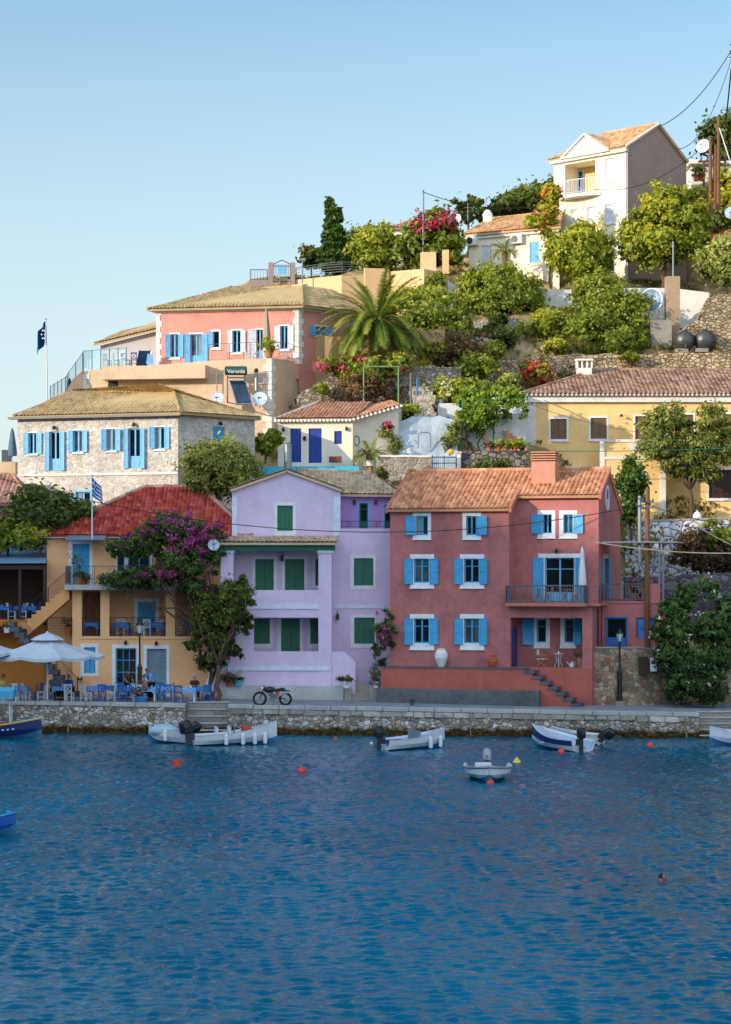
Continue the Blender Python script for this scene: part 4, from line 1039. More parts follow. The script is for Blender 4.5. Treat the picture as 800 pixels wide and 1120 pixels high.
# ================================================================== second row and hillside buildings
def quad_roof(mb,E0,E1,R0,R1,**k): roof_plane(mb,E0,E1,R0,R1,**k)
def quoins(root,px,y0,y1,Y,w=.5,h=.42,mat=WPL,fac=None,name='quoins',side=0):
    m=MB(); z=Zz(y1,Y); i=0; x=X(px,Y)
    while z<Zz(y0,Y)-.1:
        ww=w if i%2 else w*.62; m.box(x-ww*(1-side)-.02,x+ww*side+.02+(ww*.5 if side==0 else 0),Y-.06-.01*(i%2),Y+.25,z,min(z+h-.02,Zz(y0,Y))); z+=h; i+=1
    return m.build(name,mat,root)
# ------------------------------------------------------------------ STONE HOUSE
CREAMST=stone('cream_rubble',['c4c0ba','d8d4cc','e4e0d8','b6b2ac','ccc8c0','d0b8aa','eceae4'],'dcd6cc',5.0,(1,1,1.3),.06,.5)
TO=tiles("ochre_tiles",["a48c64","b89f72","ccb284","bea676","ac9468","d4bc90"])
root=thing('stone_house','cream rubble stone house with ochre hipped roof and pale blue shutters','house',P(110,560,134))
fs=Fac(19.5,136.5,195,133.2); fr=Fac(195,133.2,279,137.2)
mb=MB()
def W(f,c,op,**k): return window(root,f,c(*op),**k)
def ecp(a): return a/2.667
for a,b,l,r,y0,y1 in ((84,108,(70,84),(108,124),516,577),(214,242,(201,214),(242,257),509,572),(311,339,(298,311),(339,356),505,568),(452,481,(438,452),(481,496),499,563)):
    W(fs,cE,(a,y0,b,y1),sur=.06,sh=[(ecp(l[0]),ecp(l[1]),LBLUE),(ecp(r[0]),ecp(r[1]),LBLUE)],frame=LBLUE,mull=(2,1))
for a,b,l,r,y0,y1 in ((146,176,(133,145),(176,191),512,626),(375,412,(363,375),(411,426),503,619)):
    W(fs,cE,(a,y0,b,y1),sur=.0,sh=[(ecp(l[0]),ecp(l[1]),LBLUE),(ecp(r[0]),ecp(r[1]),LBLUE)],kind='door',frame=LBLUE,mull=(2,1),lamp=((a+b)/2/2.667,280+(y0-11)/2.667),label=None)
W(fr,cE,(622,498,656,574),sur=.0,kind='door',closed=True,frame=BLUE,louvre=False,lamp=(640/2.667,280+489/2.667))
u0,z0,u1,z1=fs.rect((80,536,103,562)); 
window(root,fs,(83,538,99,566),.12,mull=(2,2),frame=LBLUE,sm=LBLUE)
zE=fs.zat(195,452.5); fs.wall(mb,0,fs.L,6,zE,.25); fr.wall(mb,0,fr.L,8,zE-.05,.25); wq(mb,fs.A,fs.A+Vector((4,9)),6,zE); wq(mb,fr.B,fs.A+Vector((4,9)),8,zE-.1)
mb.build('wall',CREAMST,root)
mb=MB(); zb=fs.zat(100,519); fs.box(mb,0,fs.L,zb-.06,zb+.08,0,.07); mb.build('string_course',WPL,root)
mb=MB(); n_ov=.5
E0=fs.pt(-.1,zE+.02,.35); E1=fs.pt(fs.L+.35,zE+.02,.5); E2=fr.pt(fr.L+.3,zE+.02,.3); E3=Vector((fs.A.x+3.5,fs.A.y+9.5,zE))
R1=P(190,427,137.2); R0=P(78,431.5,140.5); R0.z=R1.z=(R0.z+R1.z)/2
roof_plane(mb,E0,E1,R0,R1); roof_plane(mb,E1,E2,R1,R1+(E2-E1)*.02); roof_plane(mb,E3,E0,R0+Vector((0,.03,0)),R0); roof_plane(mb,E2,E3,R1,R0); ridge(mb,R0,R1); ridge(mb,E1,R1); ridge(mb,E0,R0)
mb.build('roof',TO,root)
mb=MB(); fs.box(mb,-.45,fs.L+.3,zE-.14,zE-.0,.0,.46); fr.box(mb,.0,fr.L+.2,zE-.14,zE-.0,.0,.3); mb.build('eaves',paint('dark_eaves','8a8078',.8),root)
# ------------------------------------------------------------------ PINK HOUSE on its terrace
PINK=plaster('coral_plaster','d8988a',.14,.12); BEI=plaster('beige_plaster','d8bca0',.16,.14); GRW=plaster('grey_white_plaster','b9b6b8',.1,.1)
WSH=paint('white_shutter','d8dce6',.5)
root=thing('coral_house','long coral pink house with ochre roof and pale shutters above a beige terrace','house',P(260,395,152))
fp=Fac(171,153.5,327,151.5); fq=Fac(327,151.5,412,157)
mb=MB()
def gx4(a): return 160+a/4
for a,b,l,r,y0,y1,m_ in ((105,143,(85,104),(143,164),22,124,LBLUE),(378,415,(358,378),(415,436),6,102,WSH)):
    window(root,fp,cG(a,y0,b,y1),.1,sh=[(gx4(l[0]),gx4(l[1]),m_),(gx4(r[0]),gx4(r[1]),m_)],frame=LBLUE,mull=(2,1))
for a,b,l,r,y0,y1,m_ in ((193,246,(170,193),(246,270),22,156,LBLUE),(483,512,(447,482),(512,530),2,130,WSH)):
    window(root,fp,cG(a,y0,b,y1),.1,sh=[(gx4(l[0]),gx4(l[1]),m_),(gx4(r[0]),gx4(r[1]),m_)],frame=LBLUE,kind='door',mull=(2,1))
window(root,fp,cG(293,10,320,80),.12,sh=[(gx4(273),gx4(290),LBLUE)],frame=LBLUE,mull=(1,1))
window(root,fp,cFf(134,390,158,462),.1,sh=[(cFf(116,0,0,0)[0],cFf(133,0,0,0)[0],WSH),(cFf(158,0,0,0)[0],cFf(176,0,0,0)[0],WSH)],frame=LBLUE,mull=(2,1))
window(root,fq,cFf(244,392,278,420),.1,sh=[(cFf(222,0,0,0)[0],cFf(243,0,0,0)[0],LBLUE),(cFf(278,0,0,0)[0],cFf(292,0,0,0)[0],LBLUE)],frame=LBLUE,mull=(2,1))
window(root,fq,cFf(348,396,372,430),.1,sh=[(cFf(332,0,0,0)[0],cFf(347,0,0,0)[0],LBLUE),(cFf(372,0,0,0)[0],cFf(390,0,0,0)[0],LBLUE)],frame=LBLUE,mull=(2,1))
zE=fp.zat(171,345.5)
zE=fp.zat(327,334); zL=fp.zat(171,345.5)
zE=(zE+zL)/2+.15
fp.wall(mb,0,fp.L,22,zE,.25); fq.wall(mb,0,fq.L,21,zE,.25); wq(mb,fp.A,fp.A+Vector((3,10)),20,zE); wq(mb,fq.B,fp.A+Vector((3,10)),20,zE)
mb.build('wall',PINK,root)
mb=MB(); fp.box(mb,0,fp.L,zE-.22,zE-.01,0,.12); fq.box(mb,0,fq.L,zE-.22,zE-.01,0,.12); mb.build('cornice',WPL,root)
for f_,u,s_ in ((fp,0,0),(fp,fp.L,1)):
    m=MB(); z=23.; i=0
    while z<zE-.3:
        w_=.42 if i%2 else .28; fp.box(m,u if not s_ else u-w_,u+w_ if not s_ else u,z,z+.38,0,.04); z+=.4; i+=1
    m.build('quoins',WPL,root)
m=MB(); z=23.; i=0
while z<zE-.3:
    w_=.42 if i%2 else .28; fq.box(m,0,w_,z,z+.38,0,.04); z+=.4; i+=1
m.build('quoins',WPL,root)
mb=MB(); E0=fp.pt(-.5,zE,.45); E1=fp.pt(fp.L+.4,zE,.45); E2=fq.pt(fq.L+.3,zE,.4); E3=Vector((fp.A.x+3,fp.A.y+10.5,zE))
R1=P(331,313,155.5); R0=P(255,319.5,158.5); R0.z=R1.z
roof_plane(mb,E0,E1,R0,R1); roof_plane(mb,E1,E2,R1,R1+(E2-E1)*.35+Vector((0,3,0))*0); roof_plane(mb,E3,E0,R0+Vector((0,.03,0)),R0); roof_plane(mb,E2,E3,R1,R0); ridge(mb,R0,R1); ridge(mb,E1,R1); ridge(mb,E0,R0)
mb.build('roof',TO,root)
# grey side wing on the left
fw_=Fac(110,157,171,156); mb=MB(); zW=fw_.zat(110,378); zW1=fw_.zat(171,362.5)
window(root,fw_,cE(426,283,440,296),.1,mull=(1,1)); window(root,fw_,cE(352,283,362,294),.1,mull=(1,1))
fw_.wall(mb,0,fw_.L,22.5,zW,.2,top=[(fw_.L,zW1)]); wq(mb,fw_.A,fw_.A+Vector((3,8)),20,zW); mb.build('wing_wall',GRW,root)
mb=MB(); e0,e1=fw_.pt(-.35,zW+.05,.5),fw_.pt(fw_.L+.2,zW1+.1,.5); r0,r1=P(135,366,162),P(175,350,161)
roof_plane(mb,e0,e1,r0,r1); mb.build('wing_roof',TO,root)
# --- terrace retaining wall
root=thing('beige_terrace','beige plastered terrace wall with white corner blocks below the coral house','retaining wall',P(200,470,150))
ft=Fac(90,151.5,297,149.3); fz=Fac(297,149.3,346,153.5)
mb=MB(); kt=lambda px:ft.uv(px,420)[0]; zt_=ft.zat(250,397.5)
vs=[ft.pt(kt(90),14),ft.pt(kt(297),14),ft.pt(kt(297),ft.zat(297,391.5)),ft.pt(kt(230),ft.zat(230,394.5)),ft.pt(kt(115),ft.zat(115,404)),ft.pt(kt(90),ft.zat(90,406))]
top_=vs[2:]
mb.add(vs,[tuple(range(6))]); a=fz.pt(fz.L,0); wq(mb,fz.pt(0,0),a,14,ft.zat(297,391.5))
tt=ft.zat(297,391.5)
mb.add([v for v in top_]+[Vector((top_[3].x+2,160,top_[3].z)),Vector((a.x,160,tt))]+[Vector((a.x,a.y,tt))],[(0,1,2,3,4,5,6)])
mb.build('wall',BEI,root)
mb=MB(); a,b=ft.uv(115,405)[0],ft.uv(228,405)[0]; ft.box(mb,a,b,ft.zat(170,415.5),ft.zat(170,401),.01,.9); mb.build('balcony_slab',BEI,root)
m=MB(); z=15.; i=0
while z<tt-.3:
    w_=.6 if i%2 else .35; ft.box(m,ft.L-w_,ft.L+.04,z,z+.4,-.02,.06); fz.box(m,0,w_*.7,z+.005,z+.395,0,.05); z+=.43; i+=1
m.build('corner_blocks',WPL,root)
m=MB(); z=17.; i=0; u=kt(90.5)
while z<tt-1.2:
    w_=.5 if i%2 else .3; ft.box(m,u,u+w_,z,z+.36,-.02,.05); z+=.38; i+=1
m.build('corner_blocks',WPL,root)
m=MB(); u,z=ft.uv(124,425); ft.box(m,u-.35,u+.35,z-.6,z+.5,-.1,.03); o=m.build('hatch',IRON,root)
# glass balustrade left + posts, then rail
t=thing('glass_balustrade','blue tinted glass balustrade around the left end of the coral house terrace','balustrade',ft.pt(kt(91),ft.zat(91,406)))
gm=clear('tinted_glass'); pg=MB(); pp=MB()
def gl(a,b,h0=1.25,n=3):
    for i in range(n):
        p,q=a.lerp(b,i/n+.01),a.lerp(b,(i+1)/n-.01); up=Vector((0,0,h0)); pg.quad(p+Vector((0,0,.08)),q+Vector((0,0,.08)),q+up,p+up); pp.tube([p,p+up*1.03],.03,5)
    pp.tube([b,b+Vector((0,0,h0*1.03))],.03,5); pp.tube([a+Vector((0,0,h0)),b+Vector((0,0,h0))],.02,4)
A_=ft.pt(kt(90.5),ft.zat(90,406),-.1); B_=ft.pt(kt(138),ft.zat(138,402.5),-.1)
gl(A_,B_,1.4,5); gl(A_,A_+Vector((-.9,-.6,-1.4)),1.3,2); C1=A_+Vector((-.9,-.6,-1.4)); D1=P(53,443,149); D1.y=150; gl(P(72,434,150.5),D1,1.35,4); gl(C1,P(72,434,150.5),1.3,2)
pg.build('glass_panels',gm,t); pp.build('posts',GREYM,t)
# lower left stepped beige walls
pwall('stepped_wall','low stepped beige wall running down left from the coral house terrace',[(50,440,470,150),(58,434,470,150),(72,428,470,150.2),(80,415,465,150.6),(91,405,460,151.4)],BEI,.4,seed=4,cat='retaining wall')
t=thing('terrace_railing','thin grey railing along the front edge of the coral house terrace','railing',ft.pt(kt(228),ft.zat(228,396)))
m=MB(); rail(m,[ft.pt(kt(228),ft.zat(228,395),-.12),ft.pt(ft.L-.05,tt,-.12),fz.pt(fz.L-.3,tt,-.12)],1.15,'v',.5,.012,1.6,pr=.025); m.build('rail_bars',GREYM,t)
# solar water heater
Yh=148.6
t=thing('solar_water_heater','green solar water heater tank over a dark tilted collector panel','solar heater',P(262,443,Yh))
q=MB(); a,b=P(247,405.5,Yh),P(269.5,405.5,Yh); q.tube([a-Vector((.06,0,0)),a,b,b+Vector((.06,0,0))],[.22,.31,.31,.22],18); tk=q.build('tank',paint('green_tank','1c4a4a',.4),t,smooth=False)
q=MB(); a,b,c,d_=P(251,416,Yh+.2),P(268.5,416,Yh+.2),P(276.5,442,Yh-.9),P(259,442,Yh-.9); n_=(b-a).cross(d_-a).normalized(); 
if n_.y>0: n_=-n_
q.prism([a,b,c,d_],-n_*.1); q.build('frame',STEEL,t)
q=MB(); cc=(a+b+c+d_)/4; q.prism([cc+(k-cc)*.93+n_*.012 for k in (a,b,c,d_)],-n_*.01); q.build('collector_panel',glass('collector_glass','16324c',.15),t)
q=MB()
for p1,p2 in ((P(249,411,Yh),P(249,440,Yh)),(P(267,411,Yh),P(268,418,Yh)),(P(249,440,Yh),P(259,442,Yh-.9)),(P(249,413,Yh),P(268,413,Yh))): q.tube([p1,p2],.05,6)
q.build('stand',GREYM,t)
def text3(s,size,loc,mat,parent,name='lettering',rot=(R(90),0,0),align='CENTER',ext=.004):
    cu=bpy.data.curves.new('t','FONT'); cu.body=s; cu.size=size; cu.align_x=align; cu.extrude=ext; ob=bpy.data.objects.new('t',cu); COL.objects.link(ob)
    bpy.context.view_layer.update(); me=bpy.data.meshes.new_from_object(ob.evaluated_get(bpy.context.evaluated_depsgraph_get())); bpy.data.objects.remove(ob)
    o=bpy.data.objects.new(name,me); COL.objects.link(o); me.materials.clear(); me.materials.append(mat); o.parent=parent; o.location=Vector(loc)-ORG[parent.name]; o.rotation_euler=rot; return o
p=P(258.5,408,Yh-.345); text3('Veronlis',.36,p,paint('white_lettering','f2f4f4',.5),t)
def dish(name,label,c,r,facing,mat,mast=None,marks=True):
    t=thing(name,label,'satellite dish',c if mast is None else mast)
    f=Vector(facing).normalized(); q=f.to_track_quat('Z','Y').to_matrix().to_4x4(); q.translation=Vector(c)
    m=MB(); m.M=q; pr=[(.01,.0)]+[(r*k/8,.16*r*(k/8)**2) for k in range(1,9)]
    vs=[];fs_=[]
    n=24
    for rr,z in pr:
        for k in range(n): vs.append((rr*math.cos(6.283*k/n),rr*math.sin(6.283*k/n),z))
    for i in range(len(pr)-1):
        for k in range(n): fs_.append((i*n+k,i*n+(k+1)%n,(i+1)*n+(k+1)%n,(i+1)*n+k))
    m.add(vs,fs_); m.add([(x,y,z-.02) for x,y,z in vs],[tuple(reversed(k)) for k in fs_]); dsh=m.build('dish',mat,t,smooth=True)
    m=MB(); m.M=q; m.tube([(0,-r*.95,.14*r),(0,-r*.15,r*.75)],.015,5); m.box(-.06,.06,-r*.2,-r*.05,r*.7,r*.85); m.build('receiver_arm',IRON,t)
    if marks:
        m=MB(); m.M=q
        for i,(a,b) in enumerate(((-.1,.1),(-.16,.16))): m.box(a*r*2,b*r*2,.25*r-i*.14*r,.32*r-i*.14*r,.03*r,.045*r+.012)
        m.build('dish_lettering',paint('grey_print','5a626c',.6),t)
    m=MB(); b=Vector(c)-f*.05; m.tube([b,b-f*.2,b+Vector((0,.25,-r*1.1))],.03,6)
    if mast is not None: m.tube([b-f*.2,Vector(mast)],.035,6)
    m.build('mount',IRON,t); return t
DW=paint('dish_white','b8c8dc',.45)
dish('satellite_dish','pale satellite dish half hidden behind the ochre roof left of the solar heater',P(238,436,148.3),.42,(-.2,-1,.35),DW)
dish('satellite_dish','large pale satellite dish right of the solar heater by the beige wall corner',P(284.3,436.5,148.2),.5,(-.15,-1,.3),DW)
t=thing('flue_pipe','upright galvanised flue pipe with a bent cowl on the beige wall','flue',P(280.5,442,148.9)); m=MB(); m.tube([P(280.5,444,148.9),P(280.5,408,148.9)],.11,10); m.build('pipe',STEEL,t); m=MB(); m.lathe([(.11,0),(.15,.03),(.15,.18),(.05,.3)],P(280.5,407.5,148.9),10); m.build('cowl',IRON,t)
m=MB(); m.tube([P(237.5,402,149.6),P(237.5,428,149.6)],.035,6); tag(m.build('drain_pipe',paint('tan_pipe','a08468',.7),org=P(237.5,428,149.6)),'thin tan drain pipe on the beige wall above the left satellite dish','pipe')
# ------------------------------------------------------------------ LITTLE WHITE HOUSE with deep blue doors
root=thing('white_cottage','small white cottage with two deep blue plank doors and a terracotta roof','cottage',P(345,510,139.5))
CREAM=plaster('cream_white_plaster','ecdfcb',.1,.07); Yc=140.5
fc=Fac(304,Yc,386,Yc-.6); fe=Fac(386,Yc-.3,436,Yc+1.0)
mb=MB(); PLN=paint('deep_blue_doors','0f3a94',.5)
window(root,fc,cFf(165,710,199,816),.0,kind='door',closed=True,frame=PLN,shm=PLN,louvre=False,leaves=2); window(root,fc,cFf(222,710,263,818),.0,kind='door',closed=True,frame=PLN,shm=PLN,louvre=False)
window(root,fc,cFf(302,718,326,759),.0,closed=True,frame=PLN,shm=PLN,louvre=False)
zE=fc.zat(345,459.5); fc.wall(mb,0,fc.L,12.5,zE,.2); fe.wall(mb,0,fe.L,12.5,fe.zat(410,456),.2,top=[(fe.L,fe.zat(436,444))]); wq(mb,fc.A,fc.A+Vector((1.5,7)),12,zE+.0)
wq(mb,fe.B,fe.B+Vector((.5,6)),12,fe.zat(436,444)); wq(mb,fc.B,fc.B+Vector((0,.6)),12.5,zE); mb.build('wall',CREAM,root)
mb=MB(); E0=fc.pt(-.1,zE+.05,.3); E1=fc.pt(fc.L+.1,zE+.05,.3); R0=P(347,441.3,145.5); R1=P(436,441.3,145.5); R0.z=R1.z
TP=tiles('faded_pink_tiles',['9c6a50','b8866a','cba084','a87458','c4927a'])
roof_plane(mb,E0,E1,R0,P(408,441.3,145.5),pitch=.24); E1b=fe.pt(.2,fe.zat(410,456),.2); E2=fe.pt(fe.L+.1,fe.zat(436,445)+.1,.2); roof_plane(mb,E1,E2,P(405,441.5,145.4),R1,pitch=.24)
roof_plane(mb,Vector((R1.x,152,zE)),Vector((R0.x-3,152,zE)),R1,R0); mb.build('roof',TP,root)
m=MB(); a=fc.pt(-.15,0,.33)
for i in range(int(fc.L/.24)+1):
    u=-.1+i*.24; 
    for dz in (0,): m.tube([fc.pt(u,zE-.04,.36),fc.pt(u,zE+.0,.1)],.095,7)
for i in range(12):
    t_=i/11; p=E1.lerp(E2,t_); m.tube([p+Vector((0,-.06,-.05)),p+Vector((0,.15,0))],.095,7)
m.build('scalloped_eaves',paint('white_tile_ends','ecece8',.7),root)
m=MB(); m.tube([E0+Vector((-.05,0,.02)),R0+Vector((-.05,0,.06))],.08,6); m.build('verge',WPL,root)
for px,py in ((310.5,470),(379.5,469)):
    u,z=fc.uv(px,py); q=MB(); q.ball(fc.pt(u,z,.14),.1,.1,.15,8,6); fc.box(q,u-.03,u+.03,z+.05,z+.1,0,.14); q.build('wall_lamp',IRON,root)
m=MB(); u,z=fc.uv(333.5,479.5); fc.box(m,u-.1,u+.1,z-.13,z+.13,.01,.12); m.build('meter_box',IRON,root)
m=MB(); c=fe.pt(fe.uv(390,482)[0],fe.zat(390,482),.06); 
for i in range(14):
    a,b=6.283*i/14,6.283*(i+1)/14; m.tube([c+Vector((math.cos(a)*.18,0,math.sin(a)*.3)),c+Vector((math.cos(b)*.18,0,math.sin(b)*.3))],.025,5)
m.build('wall_ornament',IRON,root)
# turquoise terrace edge in front of the cottage, chimney flue, stone bench
m=MB(); a,b=P(236,510,138.6),P(393,510,138.6); m.box(a.x,b.x,138.6,140.2,a.z-.5,a.z); tag(m.build('turquoise_terrace',paint('turquoise_render','38b4d4',.5),org=(a.x,138.6,a.z)),'turquoise painted terrace edge in front of the white cottage','terrace')
m=MB(); a,b=P(360,504,138.9),P(374,504,138.9); m.box(a.x,b.x,138.9,139.3,a.z-.1,a.z+.28); tag(m.build('planter_box',wood('planter_wood','6a3a2c'),org=(a.x,138.9,a.z)),'low brown planter box before the white cottage wall','planter')
m=MB(); m.lathe([(.24,0),(.24,2.0),(.27,2.02),(.27,2.1),(.1,2.25)],P(315,521,132)-Vector((0,0,.2)),14); m.lathe([(.15,0),(.15,.75)],P(326,521,132)-Vector((0,0,.2)),10)
tag(m.build('chimney_flue',STEEL,org=P(315,521,132)),'shiny steel chimney flue behind the lilac gable','chimney flue')
# ------------------------------------------------------------------ YELLOW HOUSE
YEL=plaster('golden_yellow_plaster','f2cc8c',.12,.08); SHB=wood('brown_shutter_wood','7a5c42')
root=thing('yellow_house','long golden yellow house with brown shutters, white trim and brown tiled roof','house',P(690,570,147))
Yy=148; fy=Fac(574,Yy,900,Yy); fy2=Fac(574,Yy-1.6,900,Yy-1.6); ky=lambda px,f=fy: f.uv(px,500)[0]; zy=lambda py,f=fy: f.zat(690,py)
for a,b,y0,y1 in ((273,320,342,401),(390,437,339,400),(520,578,334,402),(662,690,330,402),(781,840,328,398)):
    window(root,fy,cH(a,y0,b,y1),.12,closed=True,frame=SHB,shm=SHB)
window(root,fy,cH(735,490,830,573),.14,closed=True,frame=DWOOD,shm=DWOOD)
mb=MB(); fy.wall(mb,0,fy.L,10.5,zy(436),.22); wq(mb,fy.A,fy.A+Vector((0,10)),10,zy(436))
mb.build('wall',YEL,root)
mb=MB(); a,b=ky(660.5,fy2),ky(727.5,fy2)
fy2.holes=[]; u_,z_=fy2.uv(704,518.5)
fy2.wall(mb,a,b,10.5,zy(500.5,fy2),.2,holes=[]); wq(mb,fy2.pt(b,0),fy2.pt(b,0,-1.6),10.5,zy(500.5,fy2)); wq(mb,fy2.pt(a,0),fy2.pt(a,0,-1.6),10.5,zy(500.5,fy2)); fy2.box(mb,a+.01,b-.01,zy(501,fy2)-.2,zy(501,fy2)-.02,-1.6,-.02)
fy2.box(mb,ky(661,fy2),ky(728,fy2),zy(500.5,fy2),zy(483.5,fy2),-.25,-.03)
mb.build('projecting_wall',YEL,root)
wt=MB(); fy.box(wt,-.05,.75,10.5,zy(437),0,.08); fy.box(wt,-.1,fy.L,zy(440),zy(431.5),0,.28)
fy2.box(wt,ky(656.5,fy2),ky(661.5,fy2),zy(513,fy2),zy(481,fy2),-.26,.06); fy2.box(wt,ky(661.6,fy2),ky(725,fy2),zy(483.4,fy2),zy(480.5,fy2),-.26,.04); fy2.box(wt,ky(661.6,fy2),ky(728,fy2),zy(502.5,fy2),zy(499.5,fy2),-.02,.06); fy2.box(wt,ky(722,fy2),ky(728.5,fy2),10.5,zy(503,fy2),-.05,.05)
wt.build('white_trim',WPL,root)
m=MB(); c=fy2.pt(u_,z_,.03)
for i in range(20):
    a_,b_=6.283*i/20,6.283*(i+1)/20; m.tube([c+Vector((math.cos(a_)*.19,0,math.sin(a_)*.19)),c+Vector((math.cos(b_)*.19,0,math.sin(b_)*.19))],.06,6,False)
o=m.build('round_vent',WPL,root); m=MB(); m.add([c+Vector((math.cos(6.283*i/16)*.15,-.01,math.sin(6.283*i/16)*.15)) for i in range(16)],[tuple(range(16))]); m.build('grille',IRON,o)
m=MB(); c=fy2.pt(fy2.uv(693,489)[0],fy2.zat(693,489),.02); pts_=[(0,-.45),(.18,-.2),(.34,.05),(.3,.3),(.1,.25),(0,.38),(-.1,.25),(-.3,.3),(-.34,.05),(-.18,-.2)]
m.prism([c+Vector((a,0,b)) for a,b in pts_],(0,-.07,0)); m.build('crest_ornament',WPL,root)
for px,py,f_ in ((681,455,fy),(694,508,fy2),(621,505,fy)):
    u,z=f_.uv(px,py); m=MB(); m.tube([f_.pt(u,z,.0),f_.pt(u,z+.12,.2),f_.pt(u-.12,z,.35)],.02,5); m.lathe([(.03,.1),(.16,-.06),(.02,-.07)],f_.pt(u-.12,z,.35),10); m.build('wall_lamp',IRON,root)
m=MB(); u0,u1=ky(596),ky(636); fy.box(m,u0,u1,zy(513),zy(510.5),0,1.2); m.build('door_canopy',WPL,root)
TBN=tiles('brown_clay_tiles',['745444','907060','ac8c76','9c7a66','c0a28c','846452'])
mb=MB(); zE=zy(432)+.0; E0=Vector((fy.A.x-.3,Yy-.45,zE)); E1=Vector((X(900,Yy),Yy-.45,zE)); R0=P(652,405.5,153.5); R1=P(900,405.5,153.5)
roof_plane(mb,E0,E1,R0,R1,pitch=.3); roof_plane(mb,Vector((E0.x,160,zE)),E0,R0+Vector((0,.05,0)),R0,pitch=.3); roof_plane(mb,Vector((E1.x,160,zE)),Vector((E0.x,160,zE)),R1,R0,pitch=.3); ridge(mb,R0,R1,.13); ridge(mb,E0,R0,.13)
mb.build('roof',TBN,root)
m=MB()
for i in range(70): x=E0.x+.15+i*.3; m.tube([(x,Yy-.5,zE-.02),(x,Yy-.3,zE+.02)],.1,6)
m.build('scalloped_eaves',paint('pale_tile_ends','ccc0b4',.8),root)
m=MB(); c=P(639,410,152.6); m.box(c.x-.5,c.x+.5,152.2,153,c.z-1.2,c.z+.45); m.box(c.x-.58,c.x+.58,152.1,153.1,c.z+.95,c.z+1.08)
for dx in (-.5,-.17,.17,.5): m.box(c.x+dx-.06,c.x+dx+.06,152.2,153,c.z+.45,c.z+.95)
m.build('chimney',WPL,root)
# ------------------------------------------------------------------ CREAM TALL HOUSE
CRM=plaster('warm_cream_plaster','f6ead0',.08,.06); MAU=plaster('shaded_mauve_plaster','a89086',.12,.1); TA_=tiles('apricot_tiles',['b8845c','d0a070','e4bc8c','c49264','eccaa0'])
root=thing('cream_villa','tall cream three storey villa with white pediment, balcony and apricot tiled roof','villa',P(670,320,172))
fa_=Fac(606,178,686.5,172.5); fg_=Fac(686.5,172.5,751,179)
zE=(fa_.zat(606,176)+fa_.zat(686,162))/2; mb=MB()
for r_ in ((332,290,353,340),(381,284,404,332),(434,275,459,330),(434,142,459,205)): window(root,fa_,cI(*r_),.08,closed=True,frame=WSH,shm=WSH,sm=WPL)
window(root,fa_,cI(330,440,352,480),.1,closed=True,frame=LBLUE,shm=WSH); window(root,fa_,cI(432,420,458,470),.1,mull=(2,3),frame=IRON)
window(root,fa_,(617,290,635,310),.0,kind='door',closed=True,frame=LBLUE,shm=LBLUE,louvre=False)
lo=fa_.rect(cI(308,153,412,248)); fa_.holes.append(lo)
fa_.wall(mb,0,fa_.L,27,zE,1.6,holes=[lo]); 
hs=[h for h in fa_.holes if h is not lo]
mb2=MB()
mb=MB(); fa_.wall(mb,0,fa_.L,27,zE,.2)
for a,b in ((lo[0],-1),(lo[2],1)): wq(mb,fa_.pt(a,0,-.2),fa_.pt(a,0,-2),lo[1],lo[3])
fa_.box(mb,lo[0],lo[2],lo[1]-.15,lo[1],-2,-.2); fa_.box(mb,lo[0],lo[2],lo[3],lo[3]+.15,-2,-.2)
wq(mb,fa_.A,fa_.A+Vector((7,6)),27,zE)
mb.build('wall',CRM,root)
mb=MB(); fa_.box(mb,lo[0]-.02,lo[2]+.02,lo[1],lo[3],-2.15,-2.0); mb.build('loggia_wall',plaster('ochre_loggia','e2c490',.1,.05),root)
f5=fac_from(fa_.pt(0,0,-1.98).xy,fa_.pt(20,0,-1.98).xy)
window(root,f5,cI(343,180,368,246),.06,kind='door',hole=False,depth=-.0,mull=(2,2),frame=LBLUE)
mb=MB(); gz_=fg_.zat(686.5,162); ug,zg_=fg_.uv(718.6,137.5); zr_=zg_; fg_.wall(mb,0,fg_.L,27,zE,.2,top=[(fg_.L*.5,zr_)]); mb.build('gable_wall',MAU,root)  # gable's shade is put into the colour: duller plaster than the cream front
m=MB(); c=(lo[0]+lo[2])/2; u0,u1=lo[0]-.2,lo[2]+.3; n=10
pl=[fa_.pt(u0+(u1-u0)*i/n,lo[1]-.28,.1+.9*math.sin(math.pi*i/n)**.7) for i in range(n+1)]; m.prism(pl,(0,0,.25)); m.build('balcony_slab',WPL,root)
m=MB(); rail(m,[p+Vector((0,0,.25)) for p in pl[1:-1]],1.1,'v',.16,.025,3,pr=.03); m.build('balcony_railing',WSH,root)
m=MB(); 
for u in (lo[0]+.12,lo[2]-.14): fa_.box(m,u-.14,u+.14,lo[1],lo[3],-.25,.02)
m.build('loggia_column',WPL,root)
mb=MB(); e0=fa_.pt(-.35,zE+.05,.35); e1=fa_.pt(fa_.L+.15,zE+.05,.35); dback=(fg_.B-fg_.A); r1=v3(fg_.A+dback*.5,zr_+.12)+Vector((.0,0,0)); r1=r1+(e1-v3(fa_.B,zE)).normalized()*.0
dirn=Vector((fa_.d.x,fa_.d.y,0)); r1=r1+dirn*.2; r0=r1-dirn*(fa_.L+.5)
E2=v3(fg_.B,zE+.05)+dirn*.2; E3=E2-dirn*(fa_.L+.5)
r0h=r0+dirn*2.5
roof_plane(mb,e0,e1,r0h,r1); roof_plane(mb,E2,E3,r1,r0h); roof_plane(mb,E3,e0,r0h,r0h+Vector((0,-.02,0))); ridge(mb,r0h,r1); mb.build('roof',TA_,root)
m=MB()
for a,b in ((e1,r1),(r1,E2)): m.tube([a+Vector((0,0,.04)),b+Vector((0,0,.04))],.1,4)
fa_.box(m,-.2,fa_.L+.1,zE-.28,zE-.02,0,.3)
m.build('white_verge',WPL,root)
